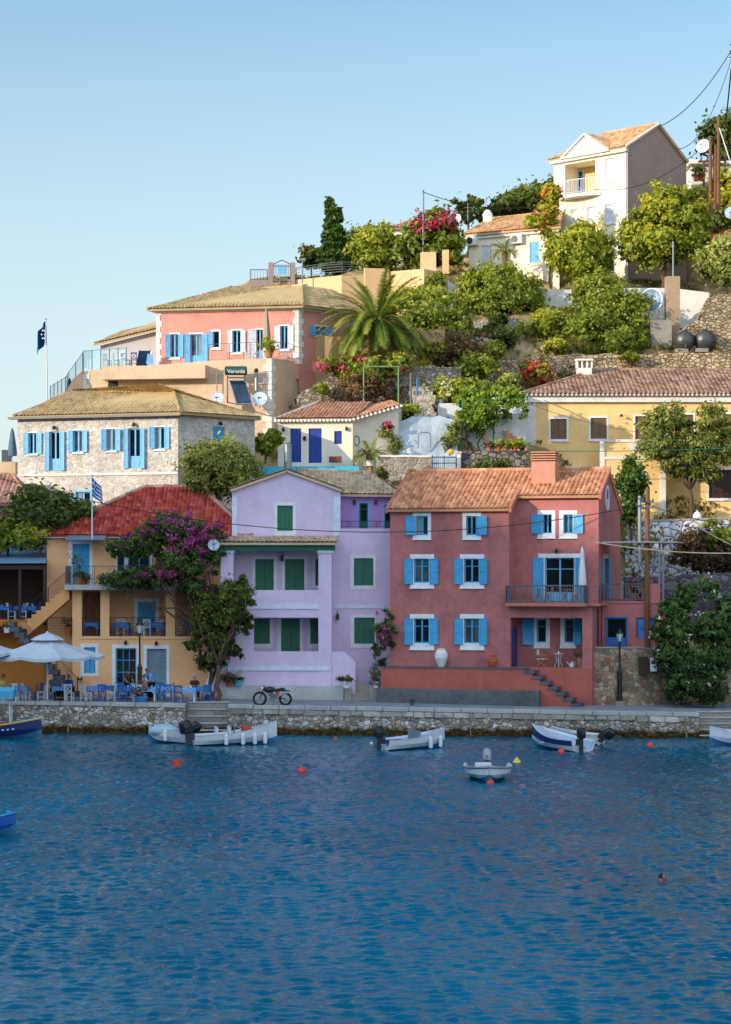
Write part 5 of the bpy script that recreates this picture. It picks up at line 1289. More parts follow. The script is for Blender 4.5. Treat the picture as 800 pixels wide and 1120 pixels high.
# pediment
ul,ur=fa_.uv(619,172)[0],fa_.uv(668,165)[0]; um=(ul+ur)/2; zp=fa_.zat(644,148)
m=MB(); m.prism([fa_.pt(ul,zE,.32),fa_.pt(ur,zE,.32),fa_.pt(um,zp,.32)],Vector((-fa_.n.x,-fa_.n.y,0))*.5)
for a,b in ((fa_.pt(ul-.15,zE,.4),fa_.pt(um,zp+.08,.4)),(fa_.pt(um,zp+.08,.4),fa_.pt(ur+.15,zE,.4)),(fa_.pt(ul-.2,zE,.4),fa_.pt(ur+.2,zE,.4))): m.tube([a,b],.12,4)
m.build('pediment',WPL,root)
mb=MB(); back_=Vector((-fa_.n.x,-fa_.n.y,0))*3.2
pk=fa_.pt(um,zp+.1,.4); pb_=pk+back_
roof_plane(mb,fa_.pt(ul-.1,zE+.1,.4)+back_*0,fa_.pt(ul-.1,zE+.1,.4)+back_*.3,pk,pb_); roof_plane(mb,fa_.pt(ur+.1,zE+.1,.4)+back_*.3,fa_.pt(ur+.1,zE+.1,.4),pb_,pk); mb.build('pediment_roof',TA_,root)
m=MB(); p=fa_.pt(fa_.L-.12,zE-.3,.08); m.tube([p+Vector((0,-.2,.2)),p,Vector((p.x,p.y,28))],.06,8); m.build('downpipe',WSH,root)
# ------------------------------------------------------------------ LOW CREAM WING HOUSE left of it
root=thing('cream_bungalow','low cream house with apricot tiled roof left of the tall villa','house',P(560,300,171))
fl=Fac(513,174.5,612,170.5); mb=MB(); zE=(fl.zat(514,260)+fl.zat(607,248))/2
window(root,fl,cI(70,396,92,456),.0,kind='door',closed=True,frame=WSH,shm=WSH); window(root,fl,cI(95,396,100,456),.0,closed=True,frame=WSH,shm=WSH)
window(root,fl,cI(212,385,240,446),.0,closed=True,frame=LBLUE,shm=LBLUE)
fl.wall(mb,0,fl.L,27,zE,.2); wq(mb,fl.A,fl.A+Vector((4,8)),26,zE); mb.build('wall',CRM,root)
mb=MB(); e0,e1=fl.pt(-.3,zE+.05,.4),fl.pt(fl.L+.3,zE+.05,.4); r0=P(537,245.5,181); r1=P(612,226,177); r1.z=r0.z=(r0.z+r1.z)/2
roof_plane(mb,e0,e1,r0,r1); roof_plane(mb,Vector((e0.x+4,e0.y+10,zE)),e0,r0+Vector((0,.02,0)),r0); ridge(mb,r0,r1); ridge(mb,e0,r0); mb.build('roof',TA_,root)
m=MB(); fl.box(m,-.2,fl.L,zE-.3,zE-.02,0,.2); m.build('cornice',WPL,root)
for cx,cy in ((518,259+5),(567,262)):
    u,z=fl.uv(cx,cy); m=MB(); fl.box(m,u-.5,u+.5,z-.35,z+.4,.05,.45); o=m.build('air_conditioner',WPL,root); m=MB(); m.tube([fl.pt(u-.1,z,.46),fl.pt(u-.1,z,.5)],.26,14); m.build('fan_grille',IRON,o)
m=MB(); c=P(533.5,250,179); m.box(c.x-.35,c.x+.35,178.6,179.4,c.z-1.5,c.z+1.0); m.lathe([(.4,0),(.45,.1),(.2,.5),(.05,.55)],(c.x,179,c.z+1.0),8); m.build('chimney',WPL,root)
m=MB()
for s_ in (0,): m.tube([P(512,242,178),P(512,222,178)],.03,5); m.tube([P(508,227,178),P(516,227,178)],.02,5); m.tube([P(509,231,178),P(515,231,178)],.02,5)
tag(m.build('aerial',STEEL,org=P(512,242,178)),'thin television aerial left of the low cream house chimney','aerial')
# ------------------------------------------------------------------ top walls with gate and railing
WB=plaster('peach_plaster','e8bf90',.14,.1)
root=thing('peach_garden_wall','peach plastered garden wall below the cypress and green trees','garden wall',P(370,305,168))
fx=Fac(303,171,374,167.5); fx2=Fac(374,167.5,400,168.2); fx3=Fac(424,169,464,166.5); fx4=Fac(464,166.5,491,170)
mb=MB(); up_=lambda f,px: f.uv(px,300)[0]
def wl_(f,pa,pb,ya,yb,zb=26):
    ua_,ub_=up_(f,pa),up_(f,pb); za_,zb_=f.zat(pa,ya),f.zat(pb,yb)
    mb.add([f.pt(ua_,zb),f.pt(ub_,zb),f.pt(ub_,zb_),f.pt(ua_,za_),f.pt(ua_,zb,-.4),f.pt(ub_,zb,-.4),f.pt(ub_,zb_,-.4),f.pt(ua_,za_,-.4)],[(0,1,2,3),(7,6,5,4),(3,2,6,7),(0,4,5,1),(0,3,7,4),(1,5,6,2)])
wl_(fx,303,374,308,301); wl_(fx2,374.2,399,301.5,301); 
fx5=Fac(399.5,168,426,168.6); wl_(fx5,399.5,425.5,293,294)
wl_(fx3,426,464,297,294); wl_(fx4,464.2,491,294,299)
m=Fac(460,168,478,168); 
mb.box(X(460,168.5),X(477,168.5),168.1,168.9,Zz(300,168.5),Zz(276.5,168.5)); mb.box(X(484,168.5),X(491,168.5),168.1,168.9,Zz(300,168.5),Zz(274,168.5))
mb.build('plastered_wall',WB,root)
GP_=plaster('grey_rose_plaster','9c8a88',.1,.1)
root=thing('garden_gate','tall iron garden gate between two grey pillars at the top left','gate',P(308,308,170))
m=MB()
for a,b in ((294,299),(318,323)): m=MB(); m.box(X(a,170),X(b,170),169.7,170.3,Zz(318,170),Zz(287.5,170)); m.build('gate_pillar',GP_,root)
m=MB()
for i in range(9): x=X(300+i*2.2,170); m.tube([(x,170,Zz(310,170)),(x,170,Zz(289,170))],.02,5)
m.tube([P(299,289,170),P(308.5,284.5,170),P(318,289,170)],.035,5); m.tube([P(299,291,170),P(318,291,170)],.03,5); m.tube([P(299,308,170),P(318,308,170)],.03,5); m.build('gate_leaf',IRON,root)
m=MB(); m.box(X(304,169.9),X(313,169.9),169.85,169.95,Zz(299,170),Zz(292,170)); m.build('gate_panel',LBLUE,root)
t=thing('low_parapet','low grey parapet with a vertical bar railing left of the garden gate','parapet',P(285,317,170)); m=MB(); m.box(X(272.5,170),X(293.5,170),169.8,170.2,Zz(325,170),Zz(307,170)); m.build('parapet',GP_,t)
m=MB(); rail(m,[P(274,307,170),P(293,307,170)],.85,'v',.2,.018,3); m.build('rail_bars',IRON,t)
t=thing('roadside_railing','grey horizontal railing on top of the peach garden wall','railing',P(340,303,169)); m=MB(); rail(m,[P(324,305.5,170),P(352,300.5,169),P(375,298.5,167.9),P(398,300,168.3)],.85,'h',bars=4,r=.02,post=1.6); m.build('rail_bars',GREYM,t)
m=MB(); m.tube([P(331,310,168.5),P(331,283,168.5)],.06,7); m.box(X(329,168.5),X(334,168.5),168.3,168.4,Zz(285,168.5),Zz(283,168.5)); tag(m.build('lamp_post',STEEL,org=P(331,310,168.5)),'slim grey pole behind the ridge of the coral house','pole')
# parked car (mostly hidden behind the railing)
# small house behind bougainvillea, far right house, blue-walled house at left
root=thing('gabled_cottage','small dark roofed cottage almost hidden behind the crimson bougainvillea','cottage',P(442,250,186)); m=MB(); a,b=P(430,268,186),P(465,268,186); m.box(a.x,b.x,186,190,a.z-3,P(0,248,186).z); m.build('wall',WPL,root)
m=MB(); zz=P(0,250,186).z; roof_plane(m,(a.x-.4,185.6,zz),(b.x+.4,185.6,zz),(a.x+1.4,188,P(0,242,188).z),(b.x-1.2,188,P(0,242,188).z)); m.build('roof',TP,root)
root=thing('blue_walled_house','blue walled house with a pink tiled hip roof at the left edge','house',P(10,560,130))
m=MB(); a,b=P(-90,552,131),P(29,552,131); m.box(a.x,b.x,131,137,5,a.z); m.build('wall',plaster('blue_plaster','4f9cc4',.1,.1),root)
m=MB(); E0,E1=Vector((a.x-.3,130.6,a.z)),Vector((b.x+.4,130.6,a.z+.03)); R0,R1=P(-60,520,134.5),P(14,520,134.5)
TPK=tiles('dusty_pink_tiles',['a0705c','b88a74','cca08a','946454']); roof_plane(m,E0,E1,R0,R1); roof_plane(m,E1,Vector((E1.x,138,E1.z)),R1,R1+Vector((0,.02,0))); ridge(m,R1,E1); ridge(m,R0,R1); m.build('roof',TPK,root)
t=thing('terrace_block','small grey terrace parapet with glass at the far left edge','parapet',P(5,505,142)); m=MB(); a,b=P(-60,505,142),P(17,505,142); m.box(a.x,b.x,142,143,a.z-4,a.z); m.build('parapet',BEI,t); m=MB(); a,b=P(2,505,142.2),P(12,492,142.2); m.box(a.x,b.x,142.2,142.8,a.z,b.z); m.build('pillar',CONCD,t)
root=thing('hilltop_house','small white house with a timber pergola at the top right','house',P(775,215,186)); m=MB(); a,b=P(757,230,186),P(830,230,186); m.box(a.x,b.x,186,191,a.z-3,P(0,180,186).z); m.box(a.x-.3,b.x,185.5,191.4,P(0,180,186).z+.002,P(0,175.5,186).z); m.build('wall',WPL,root)
m=MB()
for px,py in ((770,178),(781,172),(793,176)): m.tube([P(px,215,184),P(px,py-2,184)],.1,7)
for i in range(6): m.tube([P(765+i*7,177-i*.5,184),P(768+i*7,172-i*.5,187)],.06,5)
m.tube([P(764,177,184),P(804,174,184)],.08,6); m.build('pergola',BARK,root)
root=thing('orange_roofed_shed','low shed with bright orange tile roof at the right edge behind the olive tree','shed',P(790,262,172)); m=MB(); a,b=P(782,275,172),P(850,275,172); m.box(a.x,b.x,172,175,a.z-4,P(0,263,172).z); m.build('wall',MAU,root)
m=MB(); zz=P(0,264,172).z; roof_plane(m,(a.x-.4,171.6,zz),(b.x+.4,171.6,zz),(a.x-.2,174.5,P(0,251,174.5).z),(b.x,174.5,P(0,251,174.5).z)); m.build('roof',tiles('bright_orange_tiles',['b85a2c','d4783c','e08c50']),root)
# ------------------------------------------------------------------ stone walls and terraces on the hillside
RW=stone('dry_stone_grey',['8a8074','a89e90','c0b4a4','d0c8b8','94887a','b09878'],'4a443c',4.2,(1,1,1.5),.05,.8)
RWW=stone('dry_stone_warm',['a89070','c8ae88','dcc6a4','bc9e78','e8d4b4','a88e70'],'5c4c38',3.1,(1,1,1.6),.07,1.0)
WST=stone('whitewashed_stone',['d4dce6','e2e8f0','c4cedc','eaeef4'],'6a7688',1.9,(1,1,1.15),.055,.9)
pwall('dry_stone_wall','long warm dry stone wall directly above the yellow house roof',[(498,401,440,158.5),(560,393,435,158),(620,388,430,157.5),(700,387,425,157.5),(735,385,425,157.5),(860,385,425,157.5)],RWW,.8,.1,seed=11,cat='stone wall')
pwall('dry_stone_wall','grey stone wall with light wash below the large green shrub',[(490,358,400,163),(520,352,400,163),(560,348,400,163),(600,350,395,163),(625,360,395,163)],stone('washed_grey_stone',['8c8880','b0aaa0','ccc8c0','9c948a'],'5c564e',4.2,(1,1,1.5),.05,.8),.8,.12,seed=12,cat='stone wall')
pwall('stone_stair_wall','stepped warm stone wall beside the concrete pillar at the right edge',[(743,362,392,160.5),(752,356,392,160.5),(762,350,392,160.6),(775,325,392,160.8),(793,321,392,161),(840,321,392,161)],RWW,.8,.06,seed=13,cat='stone wall')
pwall('dry_stone_wall','rough grey dry stone terrace wall under the date palm',[(325,432,470,148.5),(345,420,470,148.6),(370,405,468,148.8),(400,403,465,149),(440,400,460,149),(480,400,455,149.5),(505,402,450,150)],RW,.8,.12,seed=14,cat='stone wall')
pwall('rubble_wall','rubble terrace wall rising behind the palm to the right',[(430,372,410,155),(470,368,408,155.5),(500,362,408,156),(540,372,420,156)],RW,.8,.15,seed=15,cat='stone wall')
pwall('beige_parapet','tan plaster wall right of the coral house beneath the palm',[(345,367,435,152.6),(380,369,430,152.6),(424,372,410,152.8),(426,361,410,152.8),(445,361,405,153),(470,361,392,153.2),(487,360,385,153.4)],plaster('tan_plaster','b89a74',.2,.15),.4,seed=16,cat='retaining wall')
pwall('whitewashed_slope','bulging whitewashed plaster retaining bank right of the white cottage',[(436,462,505,142),(450,457,505,142),(480,455,500,142.5),(500,460,500,142.5)],plaster('bluewhite_render','c0ccd6',.25,.25),1.2,.05,seed=17,cat='retaining wall',batter=1.3)
pwall('whitewashed_wall','low white plaster wall behind the vine pergola',[(479,441,480,146),(512,441,480,146),(513,436,480,146.5),(576,432,480,147)],plaster('white_render','dcdce0',.15,.15),.5,seed=18,cat='wall')
pwall('whitewashed_wall','white plaster wall with a stepped ramp left of the yellow house',[(498,452,510,144),(560,452,510,144),(576,452,510,144.3)],WPL,.4,seed=19,cat='wall')
pwall('stone_wall','grey mortared stone wall left of the blue iron gate',[(416,500,535,138),(440,500,535,138),(472,500,535,138)],stone('mortared_grey_stone',['807a72','a09890','b8b0a4','8c8074'],'b0a898',2.6,(1,1,1.3),.06,.8),.6,.02,seed=20,cap=(WPL,.12))
pwall('stone_wall','dark rubble wall carrying the row of flower pots',[(501,493,535,138.5),(540,493,535,138.5),(578,493,535,138.7)],stone('dark_rubble',['6a645c','8a8278','a8a094','5c5248'],'2c2822',2.8,(1,1,1.2),.06,1.0),.6,.03,seed=21)
pwall('whitewashed_stone_wall','whitewashed rough stone retaining wall below the yellow house',[(684,571,640,142),(720,571,640,142),(765,569,640,142),(840,567,640,142)],WST,.5,.03,seed=22,cap=(plaster('stained_cap','a09a94',.3,.3),.14),cat='retaining wall')
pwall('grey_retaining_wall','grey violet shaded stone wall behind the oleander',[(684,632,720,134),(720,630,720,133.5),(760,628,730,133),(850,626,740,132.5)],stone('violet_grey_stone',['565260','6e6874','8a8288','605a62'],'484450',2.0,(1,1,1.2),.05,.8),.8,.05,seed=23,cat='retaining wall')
pwall('white_garden_wall','white curved garden wall below the tall villa',[(560,318,350,167.5),(600,317,350,167),(650,316,350,167),(690,315,348,166.5),(735,315,348,166.5),(776,320,345,166)],WPL,.4,seed=24,cat='garden wall')
pwall('sloping_white_wall','white plaster bank between the large shrub and the cream bungalow',[(490,306,330,168),(505,318,345,168),(530,338,362,167)],WPL,.5,seed=25,cat='wall')
pwall('concrete_wall','short grey concrete wall behind the round dark water tanks',[(712,350,392,161.5),(735,350,392,161.5)],CONC,.5,seed=26,cat='wall')
# ================================================================== vegetation
B=pxblob
def bush(name,label,blobs,mat,n,size,seed,group=None,cat='shrub',base=None,**kw):
    c=base if base is not None else Vector((blobs[0][0].x,blobs[0][0].y,min(b[0].z-b[3] for b in blobs)))
    kw.setdefault('trunk',.07); return tree(name,label,c,blobs,mat,n,size,seed=seed,group=group,cat=cat,root_down=.8,**kw)
# cypress
Y=172; cb=[B(361,288-i*10.5,Y,8.5-.75*i,9) for i in range(7)]+[B(370,288-i*10.5,Y,8-.8*i,9) for i in range(6)]
tree('cypress_tree','tall dark columnar cypress against the sky behind the peach wall',P(365,300,Y),cb,L_CYP,12000,.17,.16,31,clump=.3,branch=6,aspect=2.4,up=.9,nclump=620,shell=.75)
tree('green_tree','bright round leafy tree right of the cypress',P(402,296,173),[B(392,274,173,17,16),B(410,262,173,17,16),B(422,275,173,13,14),B(404,284,173,24,9)],L_YEL,13000,.21,.14,32,nclump=200)
bush('small_tree','small dark leafy tree left of the cypress',[B(341,281,175,10,9),B(334,284,175,6,6)],L_DARK,1500,.26,33)
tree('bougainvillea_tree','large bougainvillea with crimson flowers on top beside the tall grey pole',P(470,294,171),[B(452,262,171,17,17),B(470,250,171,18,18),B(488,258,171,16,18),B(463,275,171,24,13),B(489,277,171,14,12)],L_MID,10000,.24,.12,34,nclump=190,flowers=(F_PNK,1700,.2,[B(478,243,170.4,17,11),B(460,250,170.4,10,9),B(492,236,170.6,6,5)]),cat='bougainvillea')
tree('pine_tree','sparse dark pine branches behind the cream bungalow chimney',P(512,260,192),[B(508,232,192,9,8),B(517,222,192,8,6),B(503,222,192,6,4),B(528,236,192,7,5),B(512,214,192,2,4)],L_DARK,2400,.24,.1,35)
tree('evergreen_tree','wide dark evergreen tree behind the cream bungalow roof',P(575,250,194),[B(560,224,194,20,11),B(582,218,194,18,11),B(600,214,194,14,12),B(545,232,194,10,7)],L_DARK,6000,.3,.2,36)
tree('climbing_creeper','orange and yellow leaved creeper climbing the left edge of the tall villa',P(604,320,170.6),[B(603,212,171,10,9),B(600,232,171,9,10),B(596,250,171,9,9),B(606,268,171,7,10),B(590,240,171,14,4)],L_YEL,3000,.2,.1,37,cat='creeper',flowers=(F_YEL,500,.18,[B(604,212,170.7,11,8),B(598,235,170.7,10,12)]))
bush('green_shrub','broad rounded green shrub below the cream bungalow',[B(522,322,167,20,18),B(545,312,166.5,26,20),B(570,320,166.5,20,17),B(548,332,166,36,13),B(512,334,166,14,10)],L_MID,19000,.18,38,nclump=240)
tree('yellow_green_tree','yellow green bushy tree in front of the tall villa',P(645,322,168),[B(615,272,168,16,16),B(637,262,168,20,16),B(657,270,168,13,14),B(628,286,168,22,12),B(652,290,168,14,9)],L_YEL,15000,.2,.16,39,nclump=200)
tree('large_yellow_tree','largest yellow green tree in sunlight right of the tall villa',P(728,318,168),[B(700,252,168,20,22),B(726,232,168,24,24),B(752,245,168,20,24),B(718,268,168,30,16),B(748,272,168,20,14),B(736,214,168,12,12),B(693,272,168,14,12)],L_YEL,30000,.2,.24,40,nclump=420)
tree('olive_tree','small silvery olive tree at the right edge above the stone stair wall',P(797,322,163),[B(782,285,163,15,15),B(795,275,163,16,16),B(775,298,163,10,9),B(796,298,163,14,11)],L_OLV,6500,.17,.14,41,nclump=130,aspect=2.4)
bush('green_shrub','tall leafy green shrub mass left of the round white dish',[B(655,322,164,24,20),B(683,345,163,24,25),B(640,362,162,26,22),B(690,372,161.5,24,15),B(660,378,161,30,12),B(668,340,163,20,22)],L_MID,25000,.165,42,nclump=330)
bush('green_shrub','small sunlit shrub with thin stem beside the grey washed wall',[B(596,350,162,12,12),B(608,346,162,8,9)],L_YEL,2300,.2,43)
# right side top
tree('dark_tree','dark leafy tree at the top right corner behind the wooden poles',P(795,190,190),[B(785,148,190,16,14),B(800,140,190,16,14),B(802,160,190,16,14),B(774,155,190,8,8)],L_DARK,5000,.3,.15,44)
tree('sunlit_tree','yellow green tree at the right edge below the hilltop house',P(796,250,178),[B(795,205,178,12,16),B(800,230,176,16,16),B(785,215,178,10,10),B(760,222,178,10,12)],L_YEL,6500,.26,.15,45)
bush('dark_bush','dark bush between the large tree and the orange roofed shed',[B(770,250,174,14,12),B(785,240,174,12,10),B(762,265,173,12,12)],L_DARK,3600,.26,46)
# middle slope
bush('dark_green_tree','dark green tree directly right of the date palm crown',[B(472,345,157,24,16),B(492,360,157,20,14),B(478,325,158,14,10),B(505,345,158,10,12),B(462,330,158,14,8)],L_MID,8500,.2,47,nclump=150)
bush('olive_green_bush','yellow green bush beneath the dark tree right of the palm',[B(470,378,154,16,11),B(458,386,154,10,8)],L_YEL,2600,.2,48)
bush('russet_bush','reddish brown dry bush on the terrace right of the palm',[B(500,382,154,24,15),B(488,395,153.5,18,12),B(515,392,154,12,12)],L_DRY,4200,.15,49,nclump=110)
bush('green_bush','green bush trailing down the rubble terraces',[B(535,385,156,14,10),B(520,402,152,18,10),B(512,416,151,16,10),B(505,428,150,12,9)],L_MID,6500,.18,50,nclump=110)
bush('green_bush','small dark bush on the slope above the dry stone wall',[B(548,372,159,12,8),B(540,360,161,8,8)],L_DARK,1900,.18,51)
bush('flowering_bush','yellow green bush dotted with white blossom above the stone steps',[B(490,428,148,16,10),B(478,436,147.5,10,7),B(505,440,147.5,8,6)],L_YEL,4200,.17,52,flowers=(F_WHT,420,.16,None))
bush('green_bush','low leafy bush just right of the cottage roof',[B(450,451,145,10,6),B(441,455,145,7,4)],L_YEL,1500,.16,53)
bush('red_flowering_bush','coral red flowering bush against the warm dry stone wall',[B(588,410,156,13,11),B(578,404,156,8,7)],L_MID,1700,.18,54,flowers=(F_RED,1500,.19,None))
bush('hedge_bush','round green bush left of the red flowering bush below the wall',[B(556,418,151,10,7)],L_OLV,1100,.17,55)
bush('bougainvillea_hedge','crimson bougainvillea trailing over the dry stone wall under the palm',[B(365,398,148.2,14,8),B(385,400,148.2,16,9),B(410,402,148.2,18,6),B(436,396,148.2,14,8),B(400,410,147.9,18,8)],L_MID,6500,.17,56,nclump=130,flowers=(F_PNK,900,.16,None),cat='bougainvillea')
bush('thorn_bush','dark dry brush under the crimson bougainvillea',[B(395,422,147.6,26,12),B(425,425,147.6,20,10)],L_DRY,1500,.14,57)
for i,(px,py,Y,w_,h_,m_,lb) in enumerate([(352,425,147.8,6,5,L_MID,'small tuft of green on the stones left of the green post frame'),(560,365,161,7,6,L_MID,'small green plant growing from the grey washed wall'),(575,358,162,6,6,L_MID,'leafy tuft near the top of the grey washed wall'),(690,392,156.9,8,3,L_MID,'low weeds on top of the warm wall below the water tanks'),(545,348,162.5,8,5,L_DARK,'dark weeds at the foot of the large rounded shrub'),(466,402,152,8,6,L_YEL,'yellow tuft on the terrace beneath the russet bush'),(530,425,149.5,8,6,L_OLV,'dry grey green tuft above the vine pergola'),(610,378,158.2,12,3,L_YEL,'grassy tufts on the warm dry stone wall'),(520,372,158,8,6,L_DRY,'dry brown tuft above the rubble terraces'),(440,362,157.5,10,7,L_DARK,'dark bush peeping over the tan parapet'),(432,330,165,12,9,L_MID,'green bush under the peach garden wall'),(455,322,165,12,8,L_MID,'green bush right of the palm tip'),(475,308,167,10,8,L_MID,'green bush at the foot of the peach pillars')]):
    bush('wild_bush',lb,[B(px,py,Y,w_,h_),B(px+w_*.5,py+2,Y,w_*.6,h_*.8)],m_,900 if w_<9 else 1600,.18,60+i,group='wild bushes on the hillside',branch=3)
# behind stone house / cottage
bush('leafy_bush','green bush between the beige terrace corner and the cottage',[B(290,485,138.2,12,8),B(300,478,138.5,6,8)],L_MID,2300,.16,75)
tree('olive_gold_tree','golden green feathery tree in front of the stone house side wall',P(238,560,130.5),[B(225,505,130.5,20,16),B(248,498,130.5,20,15),B(262,512,130.5,18,15),B(238,522,130.5,30,16),B(214,522,130.5,12,14)],L_OLV,20000,.11,.12,76,nclump=240,aspect=2.2)
# left side
bush('dark_fig_tree','dark green leafy tree left of the greek flag in front of the stone house',[B(38,548,128,20,12),B(62,552,128,18,11),B(85,558,128,14,10),B(50,565,127.5,34,10),B(72,570,127.5,18,8)],L_DARK,9500,.19,77,nclump=150)
bush('green_hedge','broad green hedge above the taverna pavilion roof at the left',[B(10,570,127.5,18,10),B(30,580,127,26,12),B(5,588,127,18,10),B(-20,580,127,20,14)],L_MID,8500,.17,78,nclump=130,flowers=(F_LIL,700,.16,[B(14,568,127.2,14,6)]))
bush('lime_bush','lime green bush beside the orange house wall top',[B(45,583,126.3,13,7),B(35,592,126.2,10,5)],L_YEL,2300,.14,79)
# bougainvillea on the orange house
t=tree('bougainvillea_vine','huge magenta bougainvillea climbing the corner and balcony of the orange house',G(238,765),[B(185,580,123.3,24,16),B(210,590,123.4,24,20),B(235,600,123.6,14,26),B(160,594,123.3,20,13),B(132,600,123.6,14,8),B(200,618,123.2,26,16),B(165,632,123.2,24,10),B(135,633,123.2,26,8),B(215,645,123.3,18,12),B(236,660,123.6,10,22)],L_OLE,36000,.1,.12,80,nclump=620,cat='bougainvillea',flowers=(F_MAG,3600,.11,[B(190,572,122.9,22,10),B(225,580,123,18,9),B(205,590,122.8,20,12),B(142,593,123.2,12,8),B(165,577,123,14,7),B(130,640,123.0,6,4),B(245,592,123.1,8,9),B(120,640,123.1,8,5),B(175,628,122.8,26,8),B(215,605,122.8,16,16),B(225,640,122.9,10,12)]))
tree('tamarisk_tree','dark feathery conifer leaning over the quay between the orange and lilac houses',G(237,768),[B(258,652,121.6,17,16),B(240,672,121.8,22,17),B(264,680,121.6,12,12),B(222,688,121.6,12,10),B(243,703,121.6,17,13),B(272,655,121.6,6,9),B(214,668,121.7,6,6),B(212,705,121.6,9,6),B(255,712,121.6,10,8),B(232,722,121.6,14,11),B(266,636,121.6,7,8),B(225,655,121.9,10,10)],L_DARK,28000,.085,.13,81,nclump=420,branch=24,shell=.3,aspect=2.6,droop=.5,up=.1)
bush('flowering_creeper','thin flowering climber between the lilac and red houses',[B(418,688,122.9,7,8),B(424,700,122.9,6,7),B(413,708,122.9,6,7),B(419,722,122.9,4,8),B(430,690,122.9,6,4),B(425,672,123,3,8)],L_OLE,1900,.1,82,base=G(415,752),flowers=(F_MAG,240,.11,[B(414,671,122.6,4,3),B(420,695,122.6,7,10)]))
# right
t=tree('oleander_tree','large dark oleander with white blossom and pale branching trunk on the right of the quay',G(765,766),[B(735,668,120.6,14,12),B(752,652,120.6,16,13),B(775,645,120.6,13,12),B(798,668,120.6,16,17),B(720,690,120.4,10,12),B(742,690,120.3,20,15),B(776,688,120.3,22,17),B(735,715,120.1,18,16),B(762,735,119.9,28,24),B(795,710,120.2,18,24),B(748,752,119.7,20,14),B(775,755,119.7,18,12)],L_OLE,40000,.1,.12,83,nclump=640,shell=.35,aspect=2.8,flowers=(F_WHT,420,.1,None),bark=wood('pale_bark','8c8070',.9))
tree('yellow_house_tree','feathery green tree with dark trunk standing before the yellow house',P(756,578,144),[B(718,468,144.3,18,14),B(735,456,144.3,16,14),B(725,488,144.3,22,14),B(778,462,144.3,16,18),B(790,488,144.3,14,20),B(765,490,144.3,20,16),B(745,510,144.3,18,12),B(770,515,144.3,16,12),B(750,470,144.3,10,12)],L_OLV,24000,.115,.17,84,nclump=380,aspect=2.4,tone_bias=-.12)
tree('slim_cypress','slim dark green cypress shrub behind the red house gable',P(690,580,133),[B(688,545,133,10,14),B(690,525,133,11,14),B(689,508,133,6,10),B(697,535,133,7,12),B(686,560,133,9,10)],L_CYP,5200,.15,.08,85,clump=.35,nclump=110)
bush('dark_bramble','dense dark brown bramble overhanging the grey stone wall',[B(765,598,138,24,16),B(790,600,138,20,18),B(745,605,138,12,12),B(780,615,137,26,10)],L_DRY,11000,.13,86,nclump=180,tone_bias=-.3)
bush('fig_sapling','bright green sapling growing out of the dark bramble',[B(792,585,136.5,8,8),B(779,590,136.3,6,6),B(772,572,138,8,4)],L_MID,1300,.17,87)
bush('climbing_plant','thin green climbing plant on the whitewashed stone wall',[B(728,592,143,7,8),B(738,605,142.8,7,10),B(716,582,143,8,4),B(740,625,142.8,5,12),B(742,645,142.6,5,10)],L_MID,1500,.14,88)
bush('trailing_shrub','low dark shrub behind the terracotta chimney of the red house',[B(535,513,135,16,5),B(550,512,135,12,5)],L_DARK,2000,.14,89)
bush('potted_shrub','small round shrub at the left end of the grey mortared wall',[B(419,518,136.8,5,6)],L_DARK,900,.11,90)
bush('rose_shrub','thin shrub with pink and white flowers beside the cottage corner',[B(425,478,141.3,9,8),B(432,488,141,7,6),B(418,470,141.4,5,5)],L_OLV,1500,.12,91,flowers=(F_PNK,170,.15,[B(424,465,141,5,4)]))
# ---------- vine pergola
t=thing('vine_pergola','green metal pergola carrying a bright leafy grapevine left of the yellow house',  'pergola',P(507,495,143))
m=MB(); 
for a,b in ((P(506,495,143),P(506,438,143)),(P(506,438,143),P(577,437,143)),(P(506,438,143),P(515,430,147)),(P(540,495,143.2),P(540,438,143)),(P(577,437,143),P(578,431,147))): m.tube([a,b],.045,6)
m.build('frame',paint('pergola_green','3c8a68',.5),t)
leaves_mesh('vine',L_VINE,t,[B(510,438,143.5,12,9),B(525,432,144,16,8),B(545,433,144,16,8),B(562,434,143.6,14,8),B(512,455,142.8,10,14),B(530,448,142.8,14,12),B(522,462,142.6,14,9),B(555,448,142.8,6,12),B(572,448,142.8,5,10)],9500,.17,92,nclump=230,aspect=1.1)
m=MB(); limb(m,P(519,496,142.6),P(508,470,142.6),.08,.05,1); limb(m,P(508,470,142.6),P(512,440,143),.05,.03,2); limb(m,P(522,496,142.6),P(531,470,142.6),.07,.04,3); limb(m,P(531,470,142.6),P(528,448,143),.05,.02,4); limb(m,P(527,480,142.6),P(540,488,142.4),.03,.015,5); m.build('stem',BARK,t)
bush('wall_shrub','scrawny shrub left of the vine stems',[B(492,478,141.6,8,10),B(497,465,141.8,5,7)],L_OLV,1300,.13,93)
